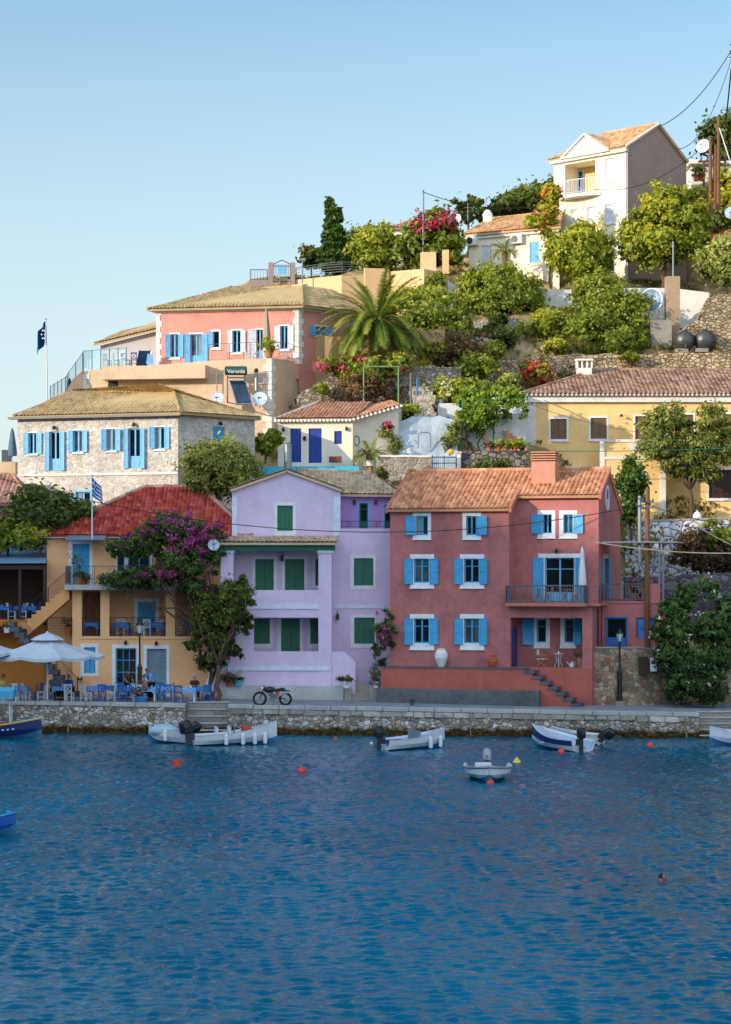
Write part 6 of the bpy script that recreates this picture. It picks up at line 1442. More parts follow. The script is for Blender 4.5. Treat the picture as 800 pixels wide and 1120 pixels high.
# ---------- date palm
def palm(name,label,base,top,L,n,seed,r=.45,fr=.1,leafn=34,ll=.55,trunk=True):
    t=thing(name,label,'palm tree',base); rg=random.Random(seed); base=Vector(base); top=Vector(top)
    m=MB()
    if trunk:
        H=(top-base).length; m.tube([base-Vector((0,0,1)),base.lerp(top,.3),top],[r*.95,r,r*1.1],14)
        k=0
        while k<H/.13:
            z=k*.13
            for j in range(9):
                a=6.283*(j+.5*(k%2))/9; p=base.lerp(top,min(1,z/H)); e=p+Vector((math.cos(a)*r*.98,math.sin(a)*r*.98,0)); o=Vector((math.cos(a),math.sin(a),0)); s_=Vector((-math.sin(a),math.cos(a),0))*.14
                m.add([e-s_,e+s_,e+o*.13+Vector((0,0,.16)),e-Vector((0,0,.12))],[(0,1,2),(0,2,3),(3,2,1)])
            k+=1
        m.build('trunk',wood('palm_trunk','a08058',.95),t)
    V=[];Fc=[];T=[]
    cr=MB()
    for i in range(n):
        el=rg.random()**.75; a=i*2.399+rg.uniform(-.2,.2); th=R(78)-el*R(84); ln=L*rg.uniform(.85,1.08)*(.8+.2*math.sin(min(3.14,max(0,th+.6))))
        d=Vector((math.cos(a)*math.cos(th),math.sin(a)*math.cos(th),math.sin(th))); p=top+Vector((math.cos(a)*.2,math.sin(a)*.2,.1)); pts=[p]; S=14
        for s_ in range(S):
            d=(d+Vector((0,0,-.07-.045*max(.15,math.cos(th)))))
            d.normalize(); p=p+d*ln/S; pts.append(p)
        cr.tube(pts,[.045*(1-.8*k/S) for k in range(S+1)],4,False)
        side=d.cross(Vector((0,0,1)));
        if side.length<.05: side=Vector((-math.sin(a),math.cos(a),0))
        side.normalize(); tn=rg.random()*.55
        for q in range(leafn):
            u=.14+.86*q/leafn; k=min(S-1,int(u*S)); f=u*S-k; c=pts[k].lerp(pts[k+1],f); dd=(pts[k+1]-pts[k]).normalized(); l=ll*math.sin(math.pi*min(1,u*.85+.12))**.6
            upv=side.cross(dd).normalized()
            for sg in (-1,1):
                tip=c+(side*sg*.8+dd*.75+upv*.28).normalized()*l+Vector((rg.uniform(-.06,.06),rg.uniform(-.04,.04),-(.12+.3*rg.random())*l)); wv=dd*.036
                b=len(V); V+=[c-wv,c+wv,c.lerp(tip,.5)+wv*.8,tip]; Fc.append((b,b+1,b+2,b+3)); tt=min(1,tn+.25*u+.2*rg.random()+(.12 if el<.4 else 0)); T+=[tt]*4
    o=ORG[t.name]; me=bpy.data.meshes.new('fronds'); me.from_pydata([tuple(v-o) for v in V],[],Fc); at=me.attributes.new('tone','FLOAT','POINT'); at.data.foreach_set('value',T); me.materials.append(L_PALM)
    ob=bpy.data.objects.new('fronds',me); COL.objects.link(ob); ob.parent=t; cr.build('frond_stalks',paint('frond_stalk','8c8440',.7),t)
    return t
palm('date_palm','large date palm with a thick patterned trunk on the terrace by the coral house',P(413,402,150),P(413,355,150),4.2,105,5,r=.62,leafn=66,ll=.6)
palm('yucca_palm','small spiky yucca palm against the cream bungalow wall',P(552,296,169),P(552,275,169),1.3,34,6,r=.1,leafn=10,ll=.25)
t=palm('cycad','low dark cycad palm in a white container in front of the cottage',P(405,507,139),P(405,498,139),1.25,34,7,r=.2,leafn=22,ll=.24)
m=MB(); c=P(405,508,139); m.lathe([(.35,0),(.42,.3),(.4,.34)],c-Vector((0,0,.1)),12); m.build('container',WPL,t)
# ---------- straw grass and dead leaves along the quay
leaves_mesh('fallen_leaves',L_DRY,None,[(G(760,771,.02),2.6,.35,.03),(G(735,770,.02),1.5,.3,.03)],1200,.09,95,org=G(760,771),kind='stuff')
# hillside ground cover scattered on the terrain
rg=np.random.default_rng(77); N=15000; cx=rg.uniform(-24,26,N*4); cy=rg.uniform(129,186,N*4); 
pn=np.sin(cx*.9+1.3*np.sin(cy*.4))+np.sin(cy*.7+cx*.3)+rg.normal(size=N*4)*.6; keep=np.where(pn>.55)[0][:N]; cx,cy=cx[keep],cy[keep]; n=len(cx); cz=terr(cx,cy)
V=[];tt=[]
base=np.stack([cx,cy,cz+.02],-1); h=rg.uniform(.12,.5,n); a=rg.uniform(0,6.28,n)
allv=[];alt=[]
for k in range(5):
    aa=a+k*1.26; dx,dy=np.cos(aa),np.sin(aa); tip=base+np.stack([dx*h*.6,dy*h*.6,h*rg.uniform(.6,1.1,n)],-1); w_=np.stack([-dy*.06,dx*.06,np.zeros(n)],-1)
    mid=base*.45+tip*.55+np.array([0,0,.04]); allv.append(np.stack([base,mid+w_,tip,mid-w_],1)); alt.append(rg.random(n)*.7+.3*rg.random())
V=np.concatenate(allv).reshape(-1,3); T=np.repeat(np.concatenate(alt),4); nf=len(V)//4
me=bpy.data.meshes.new('hillside_scrub'); me.vertices.add(len(V)); me.vertices.foreach_set('co',V.ravel()); me.loops.add(len(V)); me.loops.foreach_set('vertex_index',np.arange(len(V),dtype=np.int32)); me.polygons.add(nf); me.polygons.foreach_set('loop_start',np.arange(0,len(V),4,dtype=np.int32))
at=me.attributes.new('tone','FLOAT','POINT'); at.data.foreach_set('value',T.astype(np.float32)); me.materials.append(leaf('scrub_leaves',['2a2a12','55562a','8a8048','a8985c'])); me.update()
o=bpy.data.objects.new('hillside_scrub',me); COL.objects.link(o); o['kind']='stuff'
# ================================================================== boats
BW=paint('white_gelcoat','d2dade',.35,.08); BIN=paint('boat_interior','a8bccc',.5,.1); BLK=paint('outboard_black','14171c',.35,.1)
ANTI=paint('antifouling_blue','2c6c94',.5)
def hull(L,Bm,H,mats,rise=.35,bowpow=2.2,transom=.86,deck=0.0,stripe=None,nm='hull'):
    """local: x forward, y to port, z=0 waterline; returns rows"""
    N=18; rows=[]
    for i in range(N+1):
        t=i/N; b=Bm/2*(transom+(1-transom)*math.sin(min(1,t*2.2)*math.pi/2))*(1-max(0,(t-.35)/.65)**bowpow); b=max(b,.012)
        sh=H+rise*t**2.4; k=-.14+.5*max(0,(t-.72)/.28)**2.2*(H*.9)
        ch=.8-.25*t; x=L*(t-.5)+ (rise*.55*t**6 if True else 0)
        fl=.16+.04*t
        inner=max(.005,b-.07); 
        sec=[(0,k),(b*ch,k+.2+.14*t),(b*.93,sh*.55),(b,sh),(b+.02,sh+.03),(inner,sh+.03),(inner*.94,sh-.06),(inner*.78*(1-.2*t),fl),(0,fl-.02)]
        if deck and t>1-deck: sec[6]=(inner*.94,sh+.02); sec[7]=(inner*.5,sh+.05); sec[8]=(0,sh+.07)
        rows.append([(x,y,z) for y,z in sec])
    m=MB(); n=9
    for s in (1,-1):
        vs=[(x,y*s,z) for r in rows for x,y,z in r]; fs=[]; 
        m2=[]
        for i in range(N):
            for k in range(n-1): f=(i*n+k,(i+1)*n+k,(i+1)*n+k+1,i*n+k+1); fs.append(f if s==1 else f[::-1])
        b0=len(m.f); m.add(vs,fs)
        for q in range(len(fs)):
            k=q%(n-1); m.mi[b0+q]=3 if k==0 else 0 if k<2 else (2 if (k==2 and stripe) else (0 if k<6 else 1))
        tr=[(rows[0][k][0],rows[0][k][1]*s,rows[0][k][2]) for k in range(n)]; m.add(tr,[tuple(range(n)) if s==-1 else tuple(range(n-1,-1,-1))])
    return m,rows
def x_cover(t,rows,L,Bm,H):
    q=MB(); q.ball((.25,0,H-.05),.8,Bm*.42,.36,18,10); q.build('rounded_cover',paint('cover_pale_blue','a8c4d4',.5),t,smooth=True)
def outboard(par,x,y,tilt=0,mat=BLK,sc_=1.0,z=.55):
    m=MB(); M=Matrix.Translation((x,y,z))@Matrix.Rotation(tilt,4,'Y')@Matrix.Scale(sc_,4); m.M=M
    m.lathe([(.08,.0),(.19,.05),(.21,.25),(.19,.42),(.12,.5),(.03,.52)],(-.22,0,.05),14,1.25,.85)
    o=m.build('outboard_motor',mat,par,bevel=.01)
    m=MB(); m.M=M; m.box(-.3,-.14,-.06,.06,-.62,.08); m.box(-.42,-.08,-.1,.1,-.34,-.31); m.box(-.14,.06,-.09,.09,-.22,.04); m.lathe([(.02,-.1),(.07,-.02),(.07,.1),(.02,.2)],(-.22,0,-.68),10,2,1); m.prism([(-.3,-.012,-.68),(-.14,-.012,-.68),(-.2,-.012,-.88)],(0,.024,0))
    m.tube([(-.05,0,.15),(.3,0,.26)],.02,6); m.build('drive_leg',paint('motor_grey','2b2f36',.45),o)
    m=MB(); m.M=M
    for k in range(3):
        a=k*2.09; m.add([(-.42,0,-.68),(-.44,.11*math.cos(a)-.04*math.sin(a),-.68+.11*math.sin(a)+.04*math.cos(a)),(-.4,.13*math.cos(a),-.68+.13*math.sin(a)),(-.43,.11*math.cos(a)+.04*math.sin(a),-.68+.11*math.sin(a)-.04*math.cos(a))],[(0,1,2,3)])
    m.build('propeller',STEEL,o); return o
def boat(label,loc,rz,L,Bm,H,mats=(BW,BIN,BW),motors=((0,0,BLK),),seats=2,deck=.22,fend=(),console=False,rise=.35,extra=None,stripe=False,cat='boat',roll=0,transom=.86):
    t=thing('motor_boat',label,cat,loc,None,rz); ORG[t.name]=Vector((0,0,0)); t.rotation_euler=(roll,0,rz)
    m,rows=hull(L,Bm,H,mats,rise,deck=deck,stripe=stripe,transom=transom); m.build('hull',list(mats)+[ANTI],t,smooth=False)
    for i in range(seats):
        x=-L*.22+i*L*.3; q=MB(); w_=Bm*.42; q.box(x,x+.28,-w_,w_,H*.55,H*.55+.05); q.build('bench_seat',BW,t,bevel=.01)
    for mo in motors: outboard(t,-L/2-.02,mo[0],mo[1],mo[2],mo[3] if len(mo)>3 else 1.1,H+.05)
    for x,s in fend:
        i=int((x+.5)*18); r=rows[i]; y=(r[3][1]+.1)*s; q=MB(); q.lathe([(.02,-.32),(.1,-.26),(.11,0),(.1,.2),(.03,.28)],(x*L,y,H*.6+.05),10); q.tube([(x*L,y,H*.6+.3),(x*L,y-.06*s,H+rise*(x+.5)**2.4+.04)],.012,4); q.build('fender',paint('fender_white','dfe6ea',.4),t)
    if console:
        q=MB(); q.box(.15,.55,-.38,.38,.15,H+.15); o=q.build('console',BW,t,bevel=.03)
        q=MB(); q.prism([(.5,-.42,H+.15),(.5,.42,H+.15),(.32,.34,H+.5),(.32,-.34,H+.5)],(.02,0,.01)); q.build('windshield',clear('tinted_perspex','90a4ac',.4),o)
        for x in (-.75,-.1):
            for y in (-.3,.3): q=MB(); q.box(x-.02,x+.34,y-.2,y+.2,.2,H+.02); q.box(x-.1,x-.0,y-.2,y+.2,.2,H+.42); q.build('boat_seat',BW,t,bevel=.03)
        q=MB(); n=14
        for k in range(n):
            a,b=6.283*k/n,6.283*(k+1)/n; q.tube([(.1,math.cos(a)*.17,H+.16+math.sin(a)*.17),(.1,math.cos(b)*.17,H+.16+math.sin(b)*.17)],.02,5)
        q.build('steering_wheel',BLK,t)
    if extra: extra(t,rows,L,Bm,H)
    return t
def wp(px,py): Y=9*F/(py-620); return Vector((X(px,Y),Y,0))
NVS=paint('navy_hull','142a66',.4); YSTR=paint('yellow_stripe','d8b23c',.5); TURQ=paint('turquoise_trim','4aa8c0',.5)
def x_red(t,rows,L,Bm,H):
    q=MB(); q.ball((.75,.0,H+.25),.3,.28,.2,10,7); q.ball((.6,.1,H+.4),.16,.16,.12,8,6); q.build('cover_bundle',cloth('faded_red_cloth','b8503c'),t)
    q=MB(); pts=[(-.0,-Bm*.42,H+.05),(.1,-Bm*.4,H+.62),(.1,Bm*.4,H+.62),(0,Bm*.42,H+.05)]; q.tube(pts,.022,6); q.build('grab_arch',STEEL,t)
boat('white motor boat with white seats and a row of white fenders alongside the quay steps',wp(254,814.5),R(10),3.9,1.65,.5,(BW,BIN,TURQ),((0.1,R(-10),BLK,1.35),),0,.25,((-.1,-1),(.12,-1),(.28,-1),(.42,-1)),True,.62,x_red)
boat('small white boat with a rounded covered bow left of the boat with fenders',wp(185,812.5),R(172),1.95,1.45,.66,(BW,BIN,BW),((0.0,R(-38),BLK),),0,.5,((.0,1),),False,.15,x_cover)
def x_tiltm(t,rows,L,Bm,H): outboard(t,.35,.72,R(0),BLK,.8,H+.1)
def x_blue(t,rows,L,Bm,H):
    q=MB(); q.box(-L*.38,-L*.08,-Bm*.42,Bm*.42,H*.6,H*.92); q.build('blue_cover',cloth('blue_tarpaulin','1c4fae'),t,bevel=.08)
    q=MB(); q.box(.1,.16,-Bm*.38,Bm*.38,H*.4,H+.42); q.build('grey_screen',CURT,t)
boat('white boat with a blue tarpaulin, grey screen and black outboard moored at the quay middle',wp(451,819),R(28),3.2,1.6,.5,(BW,BIN,BW),((0.0,R(0),BLK),),1,.2,((.2,-1),(.44,-1)),False,.45,x_blue)
boat('white open boat with a navy bow stripe, stern turned to the camera',wp(612,819.5),R(124),3.7,1.75,.55,(BW,BIN,NVS),((0.35,R(0),BLK),),2,.15,(),False,.55,None,True)
boat('pale grey boat partly behind the navy striped boat with its outboard tilted up',wp(632,813.5),R(150),2.6,1.4,.5,(paint('grey_white_hull','c0c2c0',.5),BIN,BW),((0.0,R(-48),BLK),),1,.3,(),False,.3)
def x_front(t,rows,L,Bm,H):
    q=MB(); q.box(-.4,.1,-.55,.15,H-.05,H+.2); q.build('locker',BW,t,bevel=.04)
    q=MB()
    for s in (1,-1): q.tube([(r[3][0],(r[3][1]+.028)*s,r[3][2]-.03) for r in rows[1:]],.028,5)
    q.build('rubbing_strake',paint('grey_strake','5a6872',.5),t)
    q=MB()
    for s in (1,-1): q.tube([(r[2][0],(r[2][1]*1.035+.004)*s,r[2][2]-.03) for r in rows[6:15]],.018,4)
    q.build('blue_pinstripe',BLUE2,t)
boat('white fibreglass boat moored bow on nearest the middle of the bay with grey tilted outboard',wp(534,853),R(-92),3.9,2.05,.52,(BW,BIN,BW),((0.0,R(-8),paint('silver_cowl','9aa8b0',.35)),),1,.3,(),False,.2,x_front,transom=.93)
boat('white boat stern with a dark outboard cut off by the right edge of the frame',wp(822,816),R(168),3.7,1.6,.52,(BW,BIN,BW),((-.1,R(-35),BLK),),2,.2,(),False,.4)
# fishing boat with canopy
def x_fish(t,rows,L,Bm,H):
    q=MB()
    for s in (1,-1):
        q.tube([(r[3][0],(r[3][1]+.03)*s,r[3][2]) for r in rows],.045,6)
    q.build('yellow_rubbing_strake',YSTR,t)
    q=MB(); ps=[(-1.2,-.62),(-1.2,.62),(1.15,-.55),(1.15,.55)]
    for x,y in ps: q.tube([(x,y,H-.05),(x*.98,y,H+1.95)],.03,7)
    q.build('canopy_posts',WSH,t)
    q=MB(); q.add([(-1.5,-.8,H+1.9),(1.35,-.75,H+1.9),(1.35,.75,H+1.9),(-1.5,.8,H+1.9),(-1.5,0,H+2.08),(1.35,0,H+2.08)],[(0,1,5,4),(4,5,2,3),(0,4,3),(1,2,5)]); 
    q.box(-1.5,1.35,-.82,-.78,H+1.5,H+1.92); q.box(1.33,1.37,-.76,.76,H+1.55,H+1.9); q.build('canopy',cloth('turquoise_canopy','56a8cc'),t)
    q=MB(); q.box(-.7,.2,-.4,.4,H*.5,H+.45); q.build('engine_box',TURQ,t,bevel=.04)
    q=MB(); q.lathe([(.16,0),(.2,.1),(.18,.42)],(.7,-.1,H*.7),10); q.build('orange_crate',TERRA,t)
    q=MB(); q.ball((1.55,0,H+.2),.35,.3,.14); q.build('net_heap',cloth('net_blue','3c7c9c'),t)
    q=MB()
    for i in range(12):
        r=rows[5]; x=-1.6+i*.26; rr=rows[min(17,max(0,int((x/L+.5)*18)))]; y=-(rr[2][1]*1.02+.03); q.box(x,x+.1,y-.0,y+.02,rr[3][2]*.62,rr[3][2]*.62+.07)
    q.build('hull_lettering',WSH,t)
boat('navy blue fishing boat with a yellow rail and turquoise canopy at the left edge',wp(-12,808),R(4),5.0,1.75,.62,(NVS,TURQ,NVS),(),1,.3,(),False,.45,x_fish,cat='fishing boat')
def x_post(t,rows,L,Bm,H):
    q=MB(); q.box(L*.44,L*.5,-.1,.1,H+.2,H+.4); q.build('bow_post',BLUE,t,bevel=.02)
    q=MB(); q.tube([(L*.3,-.62,H+.55),(L*.36,-.8,-.15)],.03,6); q.build('mooring_line',cloth('rope_grey','9a9890'),t)
boat('blue wooden boat bow poking in at the lower left edge of the frame',wp(-32,914),R(6),2.7,1.4,.42,(paint('blue_hull','1c5cae',.45),BLUE,BLUE),(),1,.35,(),False,.3,x_post,cat='rowing boat')
# buoys
BUO=paint('orange_buoy','e0452a',.4,.06)
def buoy(label,px,py,r,shape='ball',mat=BUO):
    p=wp(px,py); t=thing('mooring_buoy',label,'buoy',p,None)
    m=MB()
    if shape=='ball': m.ball(p+Vector((0,0,r*.35)),r,r,r,16,10)
    elif shape=='drum': m.lathe([(r*.8,-.15),(r,-.1),(r,r*1.3),(r*.8,r*1.4)],p,16)
    else: m.lathe([(r*1.2,-.05),(r*1.1,.04),(r*.35,r*1.3),(r*.2,r*1.4)],p,14)
    m.build('float',mat,t,smooth=shape=='ball'); q=MB(); z=r*1.35 if shape=='ball' else r*1.45; c=p+Vector((0,0,z))
    for i in range(8):
        a,b=6.283*i/8,6.283*(i+1)/8; q.tube([c+Vector((.05*math.cos(a),0,.05*math.sin(a))),c+Vector((.05*math.cos(b),0,.05*math.sin(b)))],.012,4)
    q.build('ring',STEEL,t)
buoy('square looking orange drum buoy below the small white boat on the left',193.5,837.5,.19,'drum'); buoy('single orange ball buoy in open water left of centre',330,845,.19); buoy('red ball buoy under the stern of the navy striped boat',614,824,.17)
buoy('red ball buoy near the right end of the quay',711.5,817,.17); buoy('orange ball buoy directly under the bow of the nearest white boat',536.5,858,.16); buoy('pale yellow cone shaped buoy right of the nearest white boat',565.5,834,.17,'cone',paint('yellow_buoy','d8c860',.5))
buoy('tiny white ball float left of the blue tarpaulin boat',406.5,814,.09,'ball',BW); buoy('tiny red float near the quay wall below the motorbike',367,809,.1)
# mooring rope and iron rings on the quay
def cable(name,label,a,b,sag,r=.025,mat=None,cat='cable',n=24,group=None):
    m=MB(); a,b=Vector(a),Vector(b); m.tube([a.lerp(b,i/n)-Vector((0,0,sag*4*(i/n)*(1-i/n))) for i in range(n+1)],r,5); o=m.build(name,mat or IRON,org=a); return tag(o,label,cat,group)
ROPE=cloth('old_rope','8c7c60'); ye=lambda px: eyf(X(px,117))-.15
cable('mooring_rope','old rope from the quay to the bow of the blue tarpaulin boat',(X(512,116.5),ye(512),1.0),wp(482,812)+Vector((0,0,.85)),.25,.025,ROPE,'rope')
cable('mooring_rope','rope hanging down the quay wall left of the navy striped boat',(X(513,116.5),ye(513)-.05,1.35),(X(515,116.3),ye(513)-.12,.05),0,.03,ROPE,'rope')
cable('mooring_rope','rope hanging on the quay wall near the right hand steps',(X(749,115.3),ye(749)-.05,1.2),(X(750,115.2),ye(749)-.15,.05),0,.05,ROPE,'rope')
cable('mooring_rope','frayed rope hanging over the quay below the left taverna tables',(X(75,118.6),ye(75)-.08,1.35),(X(75,118.4),ye(75)-.2,.1),0,.05,ROPE,'rope')
cable('mooring_rope','thin rope from the nearest white boat bow down to its orange buoy',wp(534.5,858)+Vector((0,-.1,.75)),wp(536.5,858)+Vector((0,0,.2)),.05,.018,ROPE,'rope')
cable('mooring_rope','slack rope from the navy striped boat bow to the quay edge',wp(586,812)+Vector((0,0,.95)),(X(570,116),ye(570),1.3),.3,.02,ROPE,'rope')
cable('mooring_rope','slack rope from the fender lined boat bow to the quay edge',wp(297,811)+Vector((0,0,1.05)),(X(318,117.2),ye(318),1.4),.25,.02,ROPE,'rope')
cable('mooring_rope','rope from the small covered boat to the left quay wall',wp(166,810)+Vector((0,0,.7)),(X(150,118),ye(150),1.5),.2,.02,ROPE,'rope')
m=MB(); p=G(451,771.5); m.lathe([(.1,0),(.1,.22),(.17,.26),(.17,.33),(.06,.36)],p,12); tag(m.build('bollard',paint('dark_teal_iron','1c4a5c',.5),org=p),'small dark blue mooring bollard on the quay edge before the purple house steps','bollard')
# ================================================================== quay furniture
# street lamps
def lamp(label,base,H):
    t=thing('street_lamp',label,'street lamp',base); b=Vector(base)
    m=MB(); m.lathe([(.36,-.02),(.36,.18),(.3,.24)],b,8); m.build('plinth',CONC,t)
    m=MB(); m.lathe([(.16,.24),(.17,.5),(.13,.55),(.13,1.75),(.17,1.8),(.1,1.95),(.055,2.1),(.05,H-.75),(.09,H-.72),(.04,H-.6)],b,12); m.build('post',IRON,t)
    m=MB(); m.lathe([(.1,H-.62),(.19,H-.25),(.19,H-.2)],b,6); gl_=m.build('lantern_glass',clear('lantern_glass','d8e4ea',.75),t)
    m=MB(); m.lathe([(.23,H-.2),(.2,H-.12),(.06,H+.02),(.02,H+.12)],b,6)
    for k in range(6): a=6.283*k/6; m.tube([b+Vector((math.cos(a)*.1,math.sin(a)*.1,H-.62)),b+Vector((math.cos(a)*.19,math.sin(a)*.19,H-.2))],.012,4)
    m.build('lantern_cap',IRON,t); return t
lamp('black iron street lamp with glass lantern standing before the rubble wall',G(678,771.5),4.15)
lamp('black iron street lamp among the taverna tables in front of the orange house',G(153,767),4.35)
# wooden utility pole
b=G(708,770.5); t=thing('utility_pole','tall brown wooden utility pole in front of the red house annex','utility pole',b); m=MB(); m.tube([b-Vector((0,0,.3)),b+Vector((0,0,6)),b+Vector((.03,0,12.05))],[.17,.15,.12],12); m.build('pole',wood('weathered_pole','7a5236',.9),t)
m=MB(); c=b+Vector((-.42,0,7.9)); m.tube([c,c+Vector((0,0,3.7))],.11,8); m.tube([c,c+Vector((.42,0,-.7))],.05,6); m.tube([c+Vector((0,0,3)),c+Vector((.42,0,3))],.04,6); m.build('side_post',STEEL,t)
m=MB()
for z in (11.2,10.9): m.box(b.x-.3,b.x+.35,b.y-.18,b.y-.1,b.z+z,b.z+z+.1)
for dx in (-.25,.3): m.lathe([(.05,0),(.07,.08),(.03,.14)],b+Vector((dx,-.14,11.3)),8)
m.build('insulator_bracket',GREYM,t)
top=b+Vector((0,-.1,11.15))
cable('overhead_cable','long black cable sagging across the fronts of the lilac and red houses',P(-60,505,117.5),top,2.55,.024,n=50)
cable('overhead_cable','black cable from the utility pole to the right edge past the yellow house',top,P(860,574,124),.5,.02)
cable('overhead_cable','thin cable from the utility pole up to the right edge across the yellow house',P(655,519,127),P(712,552,119.5),.1,.016)
CR=cloth('cream_cable','c8bca4')
cable('cream_cable','thick cream coloured cable descending to the right edge over the brambles',P(757,572,134),P(830,610,124),.1,.035,CR)
cable('cream_cable','thick cream coloured cable running level from the red house to the right edge',P(651,593,121.2),P(860,602,122),.35,.03,CR)
cable('thin_wire','thin wire crossing the upper yellow house front',P(574,440,146),P(760,478,145),.5,.014)
cable('thin_wire','green wire line strung left of the yellow house low over the pots',P(578,493,143),P(800,490,143),.1,.025,GREEN)
cable('overhead_wire','wire rising from the tall villa gable to the pylon at the top right',P(720,139,175),P(803,50,176),1.0,.035)
cable('overhead_wire','second wire rising from the villa gable eave to the pylon top',P(740,163,177),P(802,58,177),2.0,.028)
cable('overhead_wire','wire running from the right poles across the shaded villa gable',P(775,155,168),P(650,207,168),1.2,.026)
cable('overhead_wire','wire from the tall grey pole toward the tall villa',P(463,210,169),P(604,222,176),.8,.03)
cable('pylon_cable','thick twisted cable at the top right corner of the frame',P(800,75,176),P(794,135,180),.0,.06)
def pole(label,px,py0,py1,Y,r,mat=None):
    m=MB(); a,b_=P(px,py0,Y),P(px+.3,py1,Y); m.tube([a-Vector((0,0,1)),b_],[r*1.15,r*.85],9); t=thing('pole',label,'pole',a); m.build('shaft',mat or wood('weathered_pole','7a5236',.9),t); q=MB(); q.tube([b_-Vector((.0,0,0)),b_+Vector((0,0,.06))],r*1.1,9); q.build('cap',GREYM,t); return t
pole('slender tall grey pole rising from the crimson bougainvillea tree',463,300,209,169.5,.07,STEEL)
pole('left brown wooden pole beside the hilltop house',777,245,150,168,.15); pole('right taller brown wooden pole beside the hilltop house',786,215,128,170,.14); pole('short slim timber post between the two brown poles',782.5,215,160,171,.1)
m=MB(); m.tube([P(787,140,169.5),P(800,180,169.5)],.05,5); tag(m.build('guy_rod',WSH,org=P(800,180,169.5)),'pale diagonal guy rod on the right wooden pole','guy rod')
t=thing('pylon','dark insulator cluster of the pylon at the top right corner','pylon',P(800,62,176)); m=MB()
for dz in (0,.5,1.0): m.lathe([(.05,0),(.3,.1),(.05,.2)],P(802,64,176)+Vector((0,0,dz)),10)
m.tube([P(806,66,176),P(799,58,176)],.06,6); m.build('insulators',IRON,t); m=MB(); m.tube([P(808,140,178),P(807,40,176)],.16,8); m.build('mast',GREYM,t)
# flags
def flag(label,base,top,w_,h_,side,mats,kind,segs=18):
    t=thing('flagpole',label,'flag',base); m=MB(); m.tube([base,top],[.05,.03],8); m.ball(Vector(top),.06); m.build('pole',WSH if kind else STEEL,t)
    m=MB(); n=segs; rows_=9 if kind else 1; R_=9
    for j in range(R_):
        for i in range(n):
            def pt_(u,v): 
                fold=math.sin(u*9+v*2)*.16; x=u*w_*.36+fold*.25*(1-abs(v-.5)*.3); return Vector(top)+Vector((side*(x+v*.12*u),-.1-fold*.8,-.12-h_*v*(1+.0*u)-u*h_*.55))
            m.m=0
            if kind:
                m.m=j%2
                if i<n*.42 and j<5: m.m=0 if not (abs(i-n*.2)<1.3 or j==2) else 1
            m.add([pt_(i/n,j/R_),pt_((i+1)/n,j/R_),pt_((i+1)/n,(j+1)/R_),pt_(i/n,(j+1)/R_)],[(0,1,2,3)])
    m.build('flag_cloth',mats,t,smooth=True)
    return t
FB=cloth('flag_blue','12459c'); FWt=cloth('flag_white','dfe6f0')
flag('blue and white striped flag on a pole over the orange house canopy',P(101,590,123.6),P(101,520,123.6),1.5,1.0,1,[FB,FWt],1)
t=flag('dark blue flag with a pale emblem hanging on the tall pole at the far left',P(52,442,149.8),P(50.5,349,149.8),1.5,1.5,-1,[cloth('navy_flag','143a6c')],0)
m=MB(); c=P(48,366,149.5)
for k in range(6): a=k*1.05; m.ball(c+Vector((.12*math.cos(a),-.1,.3*math.sin(a))),.05,.02,.06,6,4)
m.build('emblem',FWt,t)
# chairs and tables (one prototype of each, then copies)
def mk_chair(nm,mat,seatm):
    t=proto(nm,'x','chair'); m=MB()
    m.box(-.21,.21,-.21,.21,.43,.47); m.build('seat',seatm,t)
    for x,y,h in ((-.19,-.19,.43),(.19,-.19,.43)): q=MB(); q.box(x-.022,x+.022,y-.022,y+.022,0,h); q.build('leg',mat,t)
    for x in (-.19,.19): q=MB(); q.prism([(x-.022,.17,0),(x+.022,.17,0),(x+.022,.215,0),(x-.022,.215,0)],(0,0,.45)); q.prism([(x-.022,.17,.45),(x+.022,.17,.45),(x+.022,.215,.45),(x-.022,.215,.45)],(0,.07,.5)); q.build('leg',mat,t)
    q=MB(); q.box(-.17,.17,.235,.27,.84,.94); q.box(-.17,.17,.2,.23,.52,.57); d=.035
    q.prism([(-.17,.24,.57),(-.13,.24,.57),(.17,.25,.84),(.13,.25,.84)],(0,.02,0)); q.prism([(.13,.24,.57),(.17,.24,.57),(-.13,.25,.84),(-.17,.25,.84)],(0,.02,0)); q.build('backrest',mat,t)
    q=MB(); q.box(-.17,.17,-.2,-.18,.2,.23); q.box(-.2,-.18,-.17,.17,.15,.18); q.box(.18,.2,-.17,.17,.15,.18); q.build('stretcher',mat,t); return t
CHW=paint('chair_white','d8dee6',.5); CHB=paint('chair_blue','28509c',.5); RUSH=cloth('rush_seat','b09468')
chW=mk_chair('taverna_chair',CHW,CHW); chB=mk_chair('taverna_chair',CHB,RUSH)
TCL=cloth('blue_tablecloth','4384cc'); TCP=cloth('pale_blue_tablecloth','78aee4')
